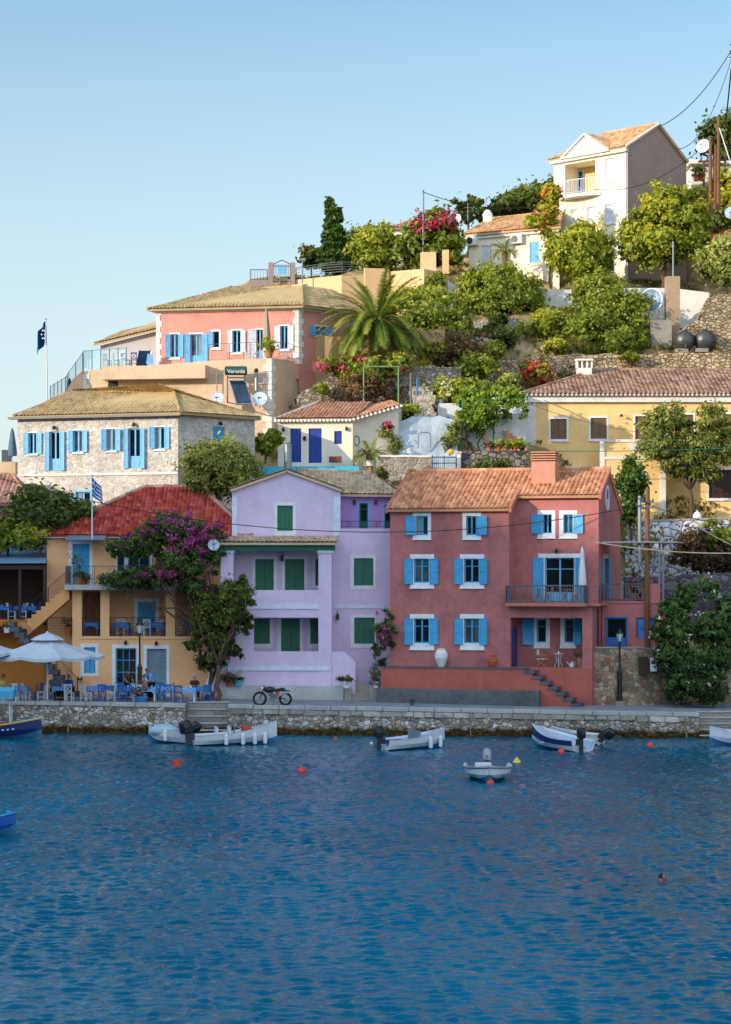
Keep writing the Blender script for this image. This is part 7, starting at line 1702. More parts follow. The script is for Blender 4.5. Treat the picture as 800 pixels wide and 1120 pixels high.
def mk_table(clothm,legm):
    t=proto('taverna_table','x','table'); q=MB(); q.box(-.4,.4,-.4,.4,.7,.74); q.build('tabletop',legm,t)
    for x in (-.35,.35):
        for y in (-.35,.35): q=MB(); q.box(x-.03,x+.03,y-.03,y+.03,0,.7); q.build('leg',legm,t)
    m=MB(); N=28; rg=random.Random(4); ring=[]
    def sq(a,s): c,s_=math.cos(a),math.sin(a); k=s/max(abs(c),abs(s_)); return c*k,s_*k
    top_=[(sq(6.283*i/N,.42)+(.75,)) for i in range(N)]; bot=[]
    for i in range(N): x,y=sq(6.283*i/N,.42); k=1.02+.07*math.sin(i*2.3); corner=abs(abs(x)-abs(y))<.12; bot.append((x*k,y*k,.52-(.12 if corner else 0)))
    m.add(top_+bot,[tuple(range(N))]+[(i,N+i,N+(i+1)%N,(i+1)%N) for i in range(N)]); m.build('tablecloth',clothm,t)
    for x,y,h in ((.1,.05,.16),(-.15,.1,.1),(.2,-.2,.12)): q=MB(); q.lathe([(.035,0),(.045,h*.5),(.03,h)],(x,y,.752),8); q.build('tumbler',clear('drinking_glass','dfeaf0',.5),t)
    return t
tbB=mk_table(TCL,CHB); tbW=mk_table(TCP,CHW)
def ft_(px,py): return G(px,py)
tabs=[(12,767,'W','table beside the seated person in yellow at the left edge'),(23,765.4,'W','bare looking white legged table left of the parasol pole'),(66,765.5,'W','white legged table with two diners right of the parasol pole'),(104,765.8,'W','pale blue table under the small blue shutter of the orange house'),
 (143,766,'B','blue table in front of the left blue door beside the lamp post'),(163,766.5,'W','table directly right of the black lamp post'),(183,765.8,'W','pale table in front of the right blue door'),(206,767.5,'W','long pale table where the capped man is seated'),(222,766,'B','blue table beside the trunk of the dark conifer'),(118,764.8,'B','blue table against the wall between window and left door')]
for px,py,k,l in tabs: place(tbW if k=='W' else tbB,ft_(px,py),R(random.uniform(-8,8)),'taverna '+l,'taverna tables on the quay')
chs=[(14,766,200,'W','left of the bare table'),(29,765.5,95,'W','facing away at the left of the bare table'),(36,765.2,-80,'B','right of the bare table'),(41,765.6,-100,'B','pulled back between the two left tables'),(45,765.8,-70,'W','just left of the parasol pole'),
 (56,765.8,80,'B','left of the two diners table'),(60,764.6,10,'B','behind the parasol pole table'),(76,766.8,170,'W','with its cross back toward the water at the two diners table'),(94,766.8,140,'W','with cross back left of the small shutter table'),(106,764.6,0,'W','behind the small shutter table'),(112,767,180,'B','before the small shutter table'),(122,766.5,-95,'W','right end of the small shutter table'),
 (135,767.6,170,'B','rush seated by the left door'),(150,767.4,-160,'W','beside the left foot of the lamp post'),(131,764.8,20,'B','against the left blue door'),(160,764.8,0,'B','behind the lamp post table'),(171,766,-90,'B','between the waiter and the pale table'),(176,764.9,10,'B','behind the pale table at the right blue door'),(184,767.2,180,'B','in front of the pale table'),(196,768.4,175,'B','rush seated before the long pale table'),(195,765.8,90,'B','left end of the long pale table'),(213,765.2,-10,'W','behind the long pale table'),(226,767.4,200,'B','in front of the blue table by the conifer'),(230,765.8,-90,'B','next to the conifer trunk')]
for px,py,rz,k,l in chs: place(chW if k=='W' else chB,ft_(px,py),R(rz),('white' if k=='W' else 'dark blue')+' wooden taverna chair '+l,('white' if k=='W' else 'blue')+' taverna chairs')
# upper terrace
zt1=zo(697)+.07
def up(px,dy=-1.0,z=zt1): Y=YO-dy; return Vector((X(px,Y),Y,z))
for px,k,l in ((101,'B','blue table behind the railing in front of the brown curtain'),(134,'B','blue clothed table in the middle bay of the upper terrace'),(173,'B','blue clothed table at the right of the middle bay'),(210,'B','blue table in the right bay half hidden by the conifer')): place(tbB,up(px),R(random.uniform(-5,5)),l,'tables on the upper terrace')
for px,rz,k,l in ((93,90,'B','left of the curtain bay table'),(110,-90,'B','right of the curtain bay table'),(123,80,'B','left of the middle bay table'),(132,5,'W','behind the middle bay table'),(147,-90,'B','dark one between the two middle bay tables'),(161.5,175,'W','standing out before the upper blue door'),(181,-90,'B','by the right column'),(166,20,'B','beside the upper blue door'),(197,100,'W','just right of the right column'),(205,170,'B','before the right bay table'),(214,180,'W','at the rail in the right bay'),(220,-90,'B','furthest right in the right bay')):
    place(chW if k=='W' else chB,up(px,-.75 if rz>150 else -1.1),R(rz),('white' if k=='W' else 'dark blue')+' upper terrace chair '+l,('white' if k=='W' else 'blue')+' chairs on the upper terrace')
zp_=Zz(678,124.4)
for px,l in ((5,'blue clothed table at the rail of the pavilion'),(33,'blue clothed table by the stair head of the pavilion'),(20,'blue table deeper inside the dark pavilion')): place(tbB,Vector((X(px,126),126 if px!=20 else 127.4,zp_)),0,l,'tables in the pavilion')
for px,rz,k,l in ((14,90,'W','left of the pavilion stair head table'),(26,-90,'W','white one in the pavilion middle'),(-3,80,'B','at the left edge of the pavilion'),(40,-90,'B','right end of the pavilion deck')): place(chW if k=='W' else chB,Vector((X(px,126),125.8,zp_)),R(rz),('white' if k=='W' else 'dark blue')+' pavilion chair '+l,('white' if k=='W' else 'blue')+' chairs in the pavilion')
# parasols
def parasol(label,base,H,rw,rd_,mat,drop=.95,rz=R(20)):
    t=thing('parasol',label,'parasol',base); b=Vector(base); m=MB(); m.tube([b,b+Vector((0,0,H))],.045,10); m.build('pole',CHW,t)
    m=MB(); m.box(b.x-.35,b.x+.35,b.y-.35,b.y+.35,b.z,b.z+.1); m.build('base_block',CONC,t)
    n=8; z=b.z+H; rim=[];rim2=[];mid=[]
    for k in range(n):
        a=rz+6.283*k/n; kk=1.12 if k%2==0 else .95; rim.append(Vector((b.x+math.cos(a)*rw*kk,b.y+math.sin(a)*rd_*kk,z-drop)))
    S=7; m=MB()
    for k in range(n):
        A_,B_=rim[k],rim[(k+1)%n]; T_=Vector((b.x,b.y,z))
        g_=[]
        for i in range(S+1):
            u=i/S; row=[]
            for j in range(S+1):
                v=j/S; e=A_.lerp(B_,v); p=T_.lerp(e,.1+.9*u); p.z-=.13*math.sin(math.pi*v)*u*u-.0; p.z-=.10*math.sin(math.pi*u); row.append(p)
            g_.append(row)
        vs=[p for r_ in g_ for p in r_]; m.add(vs,[(i*(S+1)+j,i*(S+1)+j+1,(i+1)*(S+1)+j+1,(i+1)*(S+1)+j) for i in range(S) for j in range(S)])
        low=g_[S]; m.add(low+[p-Vector((0,0,.16)) for p in low],[(j,j+1,S+2+j,S+1+j) for j in range(S)])
    m.build('canopy',mat,t)
    m=MB(); m.lathe([(.75*rw/2.3,-.22),(.5*rw/2.3,-.02),(.1,.16),(.03,.26)],Vector((b.x,b.y,z)),8); m.build('vent_cap',mat,t)
    m=MB()
    for p in rim: m.tube([Vector((b.x,b.y,z-.3)),p-Vector((0,0,.04))],.02,5)
    m.build('rib_frame',WSH,t); return t
PAR=cloth('parasol_canvas','c2ccd6',.07)
parasol('large pale grey square parasol shading the left taverna tables',G(52,767),3.55,2.85,2.4,PAR,1.05)
parasol('second pale parasol cut off by the left edge of the frame',G(-22,767),3.5,1.95,2.0,PAR,.8)
def folded(label,base,H,r,mat,pole_h=.0):
    t=thing('folded_parasol',label,'folded parasol',base); b=Vector(base); m=MB(); m.tube([b,b+Vector((0,0,H))],.03,8); m.build('pole',STEEL,t)
    m=MB(); vs=[];n=16; pr=[(.3,.95),(.38,1.0),(.55,.85),(.75,.6),(.9,.4),(1.0,.08)]
    for h,k in pr:
        for i in range(n): a=6.283*i/n; q=r*k*(1+.22*math.cos(a*5)); vs.append(b+Vector((math.cos(a)*q,math.sin(a)*q,h*H)))
    m.add(vs,[(i*n+j,i*n+(j+1)%n,(i+1)*n+(j+1)%n,(i+1)*n+j) for i in range(len(pr)-1) for j in range(n)]); m.build('canopy',mat,t,smooth=True); return t
zb_=f1.zat(620,662)+.16
p=f1.pt(f1.uv(634,650)[0],zD+.17,-.9); folded('white folded parasol on the balcony of the red house',p,3.15,.2,cloth('white_canvas','dfe4ea',.06))
folded('tall beige folded parasol on the terrace of the coral house',P(291.5,388,149.6),3.2,.24,cloth('beige_canvas','a89888',.08)); folded('grey folded parasol at the far left edge behind the stone house',P(13.5,512,141),2.6,.26,cloth('grey_canvas','5c7488',.08))
folded('dark folded parasol on the left glass balustrade terrace',P(76,437,151),1.5,.22,cloth('navy_canvas','1c3450',.08))
# ---------- balcony furniture of the red house (brown wood sets), porch set
WF=wood('folding_wood','a87248')
def mk_fold():
    t=proto('folding_chair','x','chair'); q=MB(); q.box(-.2,.2,-.2,.2,.42,.45); q.build('seat',WF,t); q=MB(); 
    for z in (.55,.64,.73,.82): q.box(-.2,.2,.19,.21,z,z+.06)
    q.build('backrest',WF,t)
    for s in (-.2,.2): q=MB(); q.tube([(s,-.22,0),(s,.22,.88)],.02,5); q.build('leg',WF,t); q=MB(); q.tube([(s*.9,.22,0),(s*.9,-.2,.44)],.02,5); q.build('leg',WF,t)
    return t
def mk_ftab():
    t=proto('folding_table','x','table'); q=MB(); q.lathe([(.33,.7),(.34,.72),(.34,.74)],(0,0,0),16); q.build('tabletop',WF,t)
    for s in (-.2,.2): q=MB(); q.tube([(s,-.25,0),(s,.25,.7)],.02,5); q.build('leg',WF,t); q=MB(); q.tube([(s*.8,.25,0),(s*.8,-.25,.7)],.02,5); q.build('leg',WF,t)
    return t
fc_,ftb=mk_fold(),mk_ftab()
def bal(px,o=-.25): u=f1.uv(px,650)[0]; return f1.pt(u,zD+.163,o)
for px,l in ((592,'left round wooden table on the red house balcony'),(622,'middle wooden table on the red house balcony')): place(ftb,bal(px),0,l,'wooden balcony tables')
for px,rz,l in ((570,80,'leftmost brown folding chair on the red house balcony'),(583,100,'brown folding chair left of the left balcony table'),(600,-90,'brown folding chair right of the left balcony table'),(615,90,'brown folding chair left of the middle balcony table'),(630,-90,'brown folding chair right of the middle balcony table')): place(fc_,bal(px,-.35),R(rz)-R(15),l,'brown folding chairs')
def ann(px,o=-.6): u=fa.uv(px,650)[0]; return fa.pt(u,zAn+.125,o)
for px,rz,l in ((689,90,'red brown chair on the annex terrace left'),(697,-90,'red brown chair on the annex terrace near the pole'),(714,90,'red brown chair on the annex terrace right of the pole')): place(fc_,ann(px),R(rz),l,'chairs on the annex terrace')
def porch(px,o=-.9): u=f1.uv(px,728)[0]; return f1.pt(u,zt,o)
t=thing('director_chair','wooden director chair with pale canvas in the red house porch','chair',porch(590)); q=MB(); o=porch(590)
for y in (-.22,.22): q.tube([o+Vector((-.25,y,0)),o+Vector((.25,y,.42))],.035,5); q.tube([o+Vector((.25,y,0)),o+Vector((-.25,y,.42))],.035,5); q.tube([o+Vector((-.25,y,.42)),o+Vector((-.25,y,.95))],.02,5); q.tube([o+Vector((-.25,y,.64)),o+Vector((.25,y,.64))],.025,5); q.tube([o+Vector((.24,y,.42)),o+Vector((.24,y,.64))],.02,5)
q.build('frame',WF,t); q=MB(); q.box(o.x-.24,o.x+.24,o.y-.2,o.y+.2,o.z+.42,o.z+.45); q.build('canvas_seat',FWt,t); q=MB(); q.box(o.x-.27,o.x-.24,o.y-.22,o.y+.22,o.z+.66,o.z+.95); q.build('canvas_back',FWt,t); t.rotation_euler=(0,0,R(-25))
t=thing('bistro_table','small white iron table with a flower vase in the red house porch','table',porch(608)); o=porch(608); q=MB(); q.lathe([(.28,.72),(.28,.75)],o,18); q.build('tabletop',CHW,t)
for k in range(3): a=k*2.09+.5; q=MB(); q.tube([o+Vector((math.cos(a)*.26,math.sin(a)*.26,0)),o+Vector((math.cos(a)*.1,math.sin(a)*.1,.35)),o+Vector((math.cos(a)*.16,math.sin(a)*.16,.72))],.018,6); q.build('leg',CHW,t)
t=thing('flower_vase','tiny vase with a red flower on the white porch table','vase',o+Vector((0,0,.755))); q=MB(); q.lathe([(.04,0),(.05,.06),(.025,.13)],o+Vector((0,0,.752)),10); q.build('vase',FWt,t); q=MB(); q.tube([o+Vector((0,0,.85)),o+Vector((-.05,0,1.1))],.01,4); q.build('stem',GREEN,t); q=MB(); q.ball(o+Vector((-.05,0,1.12)),.05); q.build('bloom',paint('red_bloom','a8222c',.6),t)
t=thing('watering_can','white enamel watering can on the porch floor','watering can',porch(623)); o=porch(623); q=MB(); q.lathe([(.13,0),(.14,.05),(.11,.25),(.06,.28)],o,14); q.build('body',CHW,t); q=MB(); q.tube([o+Vector((-.1,0,.08)),o+Vector((-.3,0,.3))],[.035,.02],8); q.build('spout',CHW,t); q=MB(); q.tube([o+Vector((.11,0,.06)),o+Vector((.2,0,.18)),o+Vector((.1,0,.3)),o+Vector((0,0,.34))],.014,6); q.build('handle',CHW,t)
def pot(name,label,loc,r,h,mat,plant=None,n=500,ph=.5,prof=None,seed=1,fl=None,size=.07):
    t=thing(name,label,'plant pot' if plant else 'pot',loc); m=MB(); m.lathe(prof or [(r*.7,0),(r*.95,h*.8),(r*1.08,h*.82),(r*1.08,h),(r*.9,h)],loc,16); m.build('pot',mat,t)
    if plant:
        c=Vector(loc)+Vector((0,0,h+ph*.45)); leaves_mesh('foliage',plant,t,[(c,r*1.5,r*1.5,ph*.55)],n,size,seed,nclump=14)
        if fl: leaves_mesh('blossom',fl,t,[(c,r*1.5,r*1.5,ph*.6)],n//5,size*1.1,seed+3,nclump=9)
        m=MB(); m.tube([Vector(loc)+Vector((0,0,h*.8)),c],.02,5); m.build('stem',BARK,t)
    return t
def terr_p(px,o=.5): u=f1.uv(px,728)[0]; return f1.pt(u,zt,o)
pot('ceramic_jar','big white glazed jar on the red house terrace',terr_p(485),.3,1.0,WHITE,prof=[(.17,0),(.26,.2),(.37,.5),(.36,.75),(.24,.93),(.2,.96),(.23,1.02),(.2,1.02)])
pot('clay_jar','round brown clay jar on the red house terrace left of the porch',terr_p(541),.25,.65,TERRA,prof=[(.13,0),(.22,.12),(.29,.33),(.24,.52),(.15,.6),(.19,.66),(.16,.66)])
pot('clay_barrel_pot','wide beige clay barrel pot at the right end of the porch',porch(634,-.8),.25,.6,plaster('beige_clay','b0885c',.2,.2),L_OLE,160,.35,prof=[(.2,0),(.26,.25),(.26,.4),(.22,.58),(.25,.62),(.2,.62)],seed=5)
for px,py,lb,m_,pl,r,h,fl in ((379,749.5,'white pot with green plant on the left pier of the lilac house steps',WHITE,L_DARK,.24,.36,None),(412.5,750,'white pot with a tall flowering plant on the right pier of the steps',WHITE,L_OLE,.24,.36,F_MAG)):
    pot('flower_pot',lb,Vector((X(px,122.6),122.6,fw.zat(380,752))),r,h,m_,pl,500,.3 if not fl else 1.0,seed=int(px),fl=fl)
zbw=fw.zat(300,750.5)
pot('flower_pot','small terracotta pot with dry plant on the left base wall of the lilac house',Vector((X(251,122.9),122.9,zbw)),.22,.32,TERRA,L_DRY,400,.35,seed=7); pot('flower_pot','turquoise pot with green plant on the left base wall of the lilac house',Vector((X(260.5,122.9),122.9,zbw)),.26,.34,TURQ,L_DARK,400,.3,seed=8)
zpp=P(0,493,138.5).z
for i,(px,m_,pl,l) in enumerate(((535.5,TERRA,L_DRY,'terracotta pot with a red tinged plant, first on the dark rubble wall'),(545.5,TERRA,L_MID,'square terracotta pot, second on the dark rubble wall'),(553.5,TERRA,L_MID,'terracotta pot with a taller plant, third on the dark rubble wall'),(563.5,TERRA,L_YEL,'pot with a round yellow green bush, fourth on the dark rubble wall'),(571.5,IRON,L_YEL,'black pot, the last before the yellow house corner'))): pot('flower_pot',l,Vector((X(px,138.8),138.8,zpp)),.19,.26,m_,pl,420,.45,seed=20+i,size=.09)
pot('flower_pot','yellow painted round pot beside the blue iron gate',Vector((X(493.5,138.4),138.4,P(0,497,138.4).z)),.2,.34,paint('yellow_pot','e0b030',.5),prof=[(.12,0),(.2,.12),(.2,.25),(.1,.34)])
pot('flower_pot','terracotta pot with a leafy sapling at the left of the orange house balcony',Vector((X(87,124.0),124.0,zo(639.5)+.01)),.24,.36,TERRA,L_DARK,420,1.5,seed=31,fl=None); pot('flower_pot','terracotta pot with violet flowers on the orange house balcony',Vector((X(93,124.0),124.0,zo(639.5)+.01)),.18,.24,TERRA,L_OLE,420,.5,seed=32,fl=F_MAG)
pot('flower_pot','tall terracotta pot at the left end of the upper terrace',Vector((X(74.5,124.9),124.9,zt1)),.2,.5,TERRA,L_DRY,250,.5,seed=33); pot('flower_pot','white pot on the landing of the outside stair',Vector((X(8.5,123.6),123.4,Zz(692,123.6)+.0)),.2,.32,CHW,L_OLE,200,.3,seed=34)
pot('planter_tub','blue round tub holding a wrapped plant at the foot of the lamp post tables',G(154.5,768.5),.36,.32,paint('tub_blue','3c7cc0',.5),L_DRY,300,.9,seed=35); pot('flower_pot','large clay pot with a leafy plant on the coral house terrace',P(294,391,149.5),.34,.5,plaster('beige_clay','b0885c',.2,.2),L_YEL,500,.7,seed=36,size=.12)
for i,(px,l) in enumerate(((762,'left terracotta pot on the wall of the hilltop house'),(768,'middle terracotta pot on the wall of the hilltop house'),(785,'right terracotta pot beside the hilltop pergola'))): pot('flower_pot',l,P(px,198 if i<2 else 193,184.5),.3,.55,TERRA,L_DARK,200,.6,seed=40+i,size=.14)
# coral terrace chairs
cwz=ft.zat(260,394)
for i,(px,rz,l) in enumerate(((272,90,'white terrace chair left of the clay pot on the coral house terrace'),(281,-80,'white terrace chair beside the clay pot on the coral house terrace'),(309,90,'white terrace chair right of the terrace corner'),(317,-90,'white terrace chair furthest right on the coral house terrace'))): place(chW,P(px,393.5 if px<300 else 392,150.2),R(rz),l,'white chairs on the coral house terrace')
for i,(px,l) in enumerate(((118,'first'),(128,'second'),(138,'third'),(147,'fourth'))): place(chB,P(px,401.5-i*.3,152.5),R(60+40*i),'dark iron terrace chair, %s from the left behind the glass balustrade'%l,'dark terrace chairs behind the glass')
t=thing('deck_chair','dark blue reclining deck chair near the grey side wing','deck chair',P(153,401,152)); q=MB(); a=P(149,401,152); q.prism([a,a+Vector((.75,0,0)),a+Vector((.95,.5,1.15)),a+Vector((.2,.5,1.15))],(0,.05,0)); q.build('fabric',cloth('navy_canvas','1c3450',.08),t); q=MB(); q.tube([a,a+Vector((.2,.5,1.2))],.03,5); q.tube([a+Vector((.75,0,0)),a+Vector((.95,.5,1.2))],.03,5); q.build('frame',IRON,t)
t=thing('folded_towel','pale blue towel draped over a chair by the grey side wing','towel',P(163,395,151.8)); q=MB(); a=P(160,401,151.8); q.prism([a+Vector((0,0,.2)),a+Vector((.5,0,.15)),a+Vector((.42,0,.85)),a+Vector((.1,0,.9))],(0,.12,0)); q.build('towel',TCP,t)
# green post frame under palm, gate, tanks, pillar, round dish, ladder, board, misc
t=thing('green_post_frame','plain green metal post frame on the slope above the cottage','frame',P(417,450,146)); q=MB()
for a,b in ((P(398,445,146),P(398,401,146)),(P(436,446,146),P(436,401,146)),(P(398,401,146),P(437,401,146)),(P(437,401,146),P(442,399,148.5))): q.tube([a,b],.045,6)
q.build('posts',paint('pale_green_metal','6c9a6c',.5),t)
m=MB(); m.tube([P(449.5,442,146.3),P(449.5,408,146.3)],.07,7); tag(m.build('wooden_post',paint('grey_post','6c7078',.8),org=P(449.5,442,146.3)),'grey wooden post on the slope right of the green frame','post')
m=MB(); m.tube([P(456.5,434,146.3),P(456.5,414,146.3)],.07,7); tag(m.build('wooden_post',BLUE2,org=P(456.5,434,146.3)),'short blue painted post near the stone steps','post')
t=thing('hillside_steps','rough pale stone steps climbing the slope above the white bank','steps',P(465,455,145)); q=MB(); rgq=random.Random(3)
for i in range(8):
    p=P(463+2.2*math.sin(i*1.7),455-i*4.6,144+i*.45); q.box(p.x-.75+rgq.uniform(-.1,.1),p.x+.75,p.y,p.y+.55,p.z-.35,p.z)
q.build('treads',stone('pale_steps','b8ac98 d0c4b0 a89c88'.split(),'8c8070',2.4,(1,1,1),.05,.6),t,bevel=.04)
t=thing('ramp_steps','pinkish brick edged steps descending to the yellow house corner','steps',P(563,480,144)); q=MB()
for i in range(6): p=P(553+i*3.9,471+i*3.1,143.6); q.box(p.x,p.x+.24,143.4,144,p.z-.9,p.z)
q.build('treads',plaster('brick_pink','c8926c',.2,.2),t)
q=MB(); q.prism([P(551,470,143.75),P(574,486,143.75),P(574,494,143.75),P(551,494,143.75)],(0,.3,0)); q.build('ramp_side',WPL,t)
t=thing('iron_gate','low blue black iron gate beside the grey mortared wall','gate',P(485,513,137.9)); q=MB(); a,b=P(473,514,137.9),P(499,514,137.9); h=P(0,499,137.9).z-a.z
for i in range(13): x=a.x+(b.x-a.x)*i/12; q.tube([(x,137.9,a.z-.4),(x,137.9,a.z+h*(1 if i not in (0,6,12) else 1.06))],.022 if i not in(0,6,12) else .04,5)
for z in (.05,.5,.93): q.tube([(a.x,137.9,a.z+h*z),(b.x,137.9,a.z+h*z)],.03,5)
q.build('gate_bars',paint('midnight_blue_iron','16265c',.5),t)
t=thing('gate_wall','pale gate pillar with white cap right of the blue iron gate','gate pillar',P(500,515,138.2)); q=MB(); a=P(499.5,530,138.2); q.box(a.x,a.x+.28,138.1,138.6,a.z,P(0,496,138.2).z); q.build('pillar',WPL,t); q=MB(); q.box(a.x-.06,a.x+.34,138.04,138.66,P(0,496,138.2).z+.002,P(0,494.5,138.2).z+.02); q.build('cap',CAP,t)
m=MB()
for dx in (0,13): m.tube([P(458+dx,490,141)]+[P(458+dx+(4*(1-math.cos(a_)) if dx==0 else -4*(1-math.cos(a_))),476-3*math.sin(a_),141) for a_ in (0,.5,1,1.57)],.04,6)
m.tube([P(462,473,141),P(467,473,141)],.04,6); tag(m.build('pool_rail',STEEL,org=P(465,490,141)),'small curved grey metal handrail on the whitewashed bank','handrail')
# water tanks
def tank(label,px,py,Y,r,L_):
    t=thing('water_tank',label,'water tank',P(px,py+11,Y)); c=P(px,py,Y); d_=Vector((.45,1,0)).normalized(); q=MB(); prof=[(0,.01),(.04,.35),(.12,.62),(.26,.86),(.42,.98),(.5,1.0)]
    pts=[];rs=[]
    for s,k in prof: pts.append(c+d_*s*r*1.0); rs.append(k*r)
    for j in range(4): z=.55+L_*j/3; pts+= [c+d_*(z*r),c+d_*(z*r+.04)]; rs+=[r*(1.0 if j%2 else .97)]*2
    for s,k in reversed(prof): pts.append(c+d_*(r*(.6+L_)+(.5-s)*r)); rs.append(k*r)
    q.tube(pts,rs,26,False); q.build('tank_shell',paint('dark_polyethylene','3a3a3c',.38,.15),t,smooth=True)
    q=MB(); q.tube([c+d_*r*.9+Vector((0,0,r*.95)),c+d_*r*.9+Vector((0,0,r*1.12))],.16,10); q.build('filler_cap',IRON,t)
    q=MB(); q.box(c.x-r*.6,c.x+r*.6,c.y+.1,c.y+r*2,c.z-r*1.15,c.z-r*.8); q.build('cradle',CONC,t)
tank('left round nosed dark water tank on the warm stone wall',746.5,372,160,.74,1.6); tank('right dark water tank beside the stone stair wall',768.5,371.5,160,.76,1.9)
t=thing('concrete_pillar','square beige concrete pillar with a steel pipe on top beside the round dish','pillar',P(735,392,163)); q=MB(); a=P(728,392,163); b_=P(743,303,163); q.box(a.x,b_.x,162.5,163.5,a.z-1,b_.z); q.build('pillar',plaster('raw_concrete','b09478',.2,.2),t); q=MB(); q.tube([P(736.5,304,163),P(736.5,264,163)],.06,7); q.build('pipe',STEEL,t)
c=P(713,329,163.2); t=dish('large_round_dish','large white rimmed round blue grey dish leaning by the concrete pillar',c,.88,(-.5,-1,.12),paint('dish_blue_grey','7c94b4',.4),None,False); m=MB(); n=28; f=Vector((-.5,-1,.12)).normalized(); q=f.to_track_quat('Z','Y').to_matrix().to_4x4(); q.translation=c; m.M=q
for i in range(n):
    a,b=6.283*i/n,6.283*(i+1)/n; m.tube([(.88*math.cos(a),.88*math.sin(a),.14),(.88*math.cos(b),.88*math.sin(b),.14)],.06,6,False)
m.build('white_rim',WHITE,t)
dish('satellite_dish','white satellite dish beside the hilltop house pergola',P(769.5,160,183),.6,(-.6,-1,.3),WHITE,None,False); dish('satellite_dish','white satellite dish behind the bougainvillea tree',P(500,240,176),.45,(-.8,-1,.3),WHITE,None,False)
dish('satellite_dish','pale blue satellite dish beneath the bougainvillea beside the lilac veranda',P(234,596,122.4),.33,(.1,-1,.25),DW); dish('satellite_dish','blue dish at the right edge under the hilltop trees',P(800,233,172),.5,(-.3,-1,.2),DW,None,False)
pw=P(763,565,142.3); t=thing('white_jar','rounded white stone jar on the wall above the bramble','jar',pw); m=MB(); m.lathe([(.22,-.3),(.3,-.1),(.28,.12),(.16,.28),(.03,.34)],pw,14); m.build('jar',WHITE,t); m=MB(); m.lathe([(.05,.33),(.06,.37),(.02,.4)],pw,10); m.build('knob',WHITE,t)
t=thing('flower_bed','raised stone bed around the trunk of the feathery tree','flower bed',P(755,577,143.2)); q=MB(); a,b=P(742,576,143.2),P(772,576,143.2); q.box(a.x,b.x,143.1,144.9,a.z-.9,a.z+.12); q.build('kerb',WPL,t)
# scattered stones on the slope and roof lumber
t=thing('park_bench','teal painted bench at the right edge behind the oleander','bench',G(792,765)); o=G(792,766); q=MB()
for k in range(3): q.box(o.x-.9,o.x+.9,o.y-.2+k*.16,o.y-.06+k*.16,o.z+.43,o.z+.47)
q.build('seat',paint('teal_paint','2c7c88',.5),t); q=MB()
for k in range(3): q.box(o.x-.9,o.x+.9,o.y+.3,o.y+.34,o.z+.52+k*.15,o.z+.63+k*.15)
q.build('backrest',paint('teal_paint','2c7c88',.5),t)
for s in (-.7,.7): q=MB(); q.box(o.x+s-.04,o.x+s+.04,o.y-.2,o.y+.3,o.z,o.z+.42); q.box(o.x+s-.04,o.x+s+.04,o.y+.27,o.y+.31,o.z+.42,o.z+.98); q.build('leg',IRON,t)
t=thing('leaning_boards','bundle of striped boards and a folded sunshade leaning on the orange house','boards',G(224,764)); 
for i in range(4):
    q=MB(); a=G(220+i*3.2,765); q.prism([a,a+Vector((.16,0,0)),a+Vector((.75,.9,2.0-.2*i)),a+Vector((.59,.9,2.0-.2*i))],(0,.05,0)); q.build('board',[WSH,cloth('dark_striped','3a3c48'),WSH,paint('reddish_board','9a6258',.6)][i],t)
t=thing('menu_board','small dark menu lamp sign on the orange wall beside the shutter','sign',P(88,741,124.4)); q=MB(); c=P(88,741,124.5); q.box(c.x-.12,c.x+.12,c.y-.1,c.y,c.z-.14,c.z+.06); q.build('holder',IRON,t); q=MB(); q.ball(c+Vector((0,-.15,0)),.07); q.build('lamp_globe',paint('warm_globe','f0c890',.5),t)
# ================================================================== motorbike
o=G(299,771.5); t=thing('motorbike','dark trail motorbike with red details parked on the quay before the lilac house','motorbike',o)
def ring_(m,c,r,rr,n=26):
    for i in range(n):
        a,b=6.283*i/n,6.283*(i+1)/n; m.tube([c+Vector((math.cos(a)*r,0,math.sin(a)*r)),c+Vector((math.cos(b)*r,0,math.sin(b)*r))],rr,7,False)
RB=paint('bike_red','b83c24',.4); 
for k,x in enumerate((-.72,.66)):
    c=o+Vector((x,0,.34 if k else .36)); r=.3 if k else .33; m=MB(); ring_(m,c,r,.062); w_=m.build('wheel',paint('tyre_rubber','121214',.8),t); m=MB(); ring_(m,c,r-.05,.018)
    for q in range(14): a=6.283*q/14; m.tube([c,c+Vector((math.cos(a)*(r-.05),0,math.sin(a)*(r-.05)))],.005,3,False)
    m.build('rim',STEEL,w_); m=MB(); m.tube([c-Vector((0,.07,0)),c+Vector((0,.07,0))],.06,10); m.build('hub',STEEL,w_)
V_=lambda x,z,y=0: o+Vector((x,y,z))
m=MB()
for y in (-.08,.08): m.tube([V_(-.72,.36,y),V_(-.47,.98,y*.9)],.028,7); m.tube([V_(.66,.34,y),V_(.1,.42,y)],.025,6)
m.tube([V_(-.47,.9),V_(-.1,.38),V_(.15,.38),V_(.3,.72),V_(-.42,.86)],.025,6); m.build('frame',BLK,t)
m=MB(); m.tube([V_(-.45,1.0,-.36),V_(-.5,1.06,-.12),V_(-.5,1.06,.12),V_(-.45,1.0,.36)],.018,6); m.build('handlebar',IRON,t)
m=MB(); m.ball(V_(-.2,.84),.33,.17,.17,14,8); m.build('fuel_tank',paint('tank_blue_black','16202c',.35),t,smooth=True)
m=MB(); m.prism([V_(-.05,.86,-.1),V_(.5,.95,-.1),V_(.68,.9,-.1),V_(.5,.76,-.1),V_(-.05,.72,-.1)],(0,.2,0)); m.build('seat',BLK,t,bevel=.02)
m=MB(); m.box(o.x-.2,o.x+.2,o.y-.13,o.y+.13,o.z+.3,o.z+.62); m.tube([V_(-.05,.5),V_(-.1,.74)],.085,10); m.build('engine',GREYM,t)
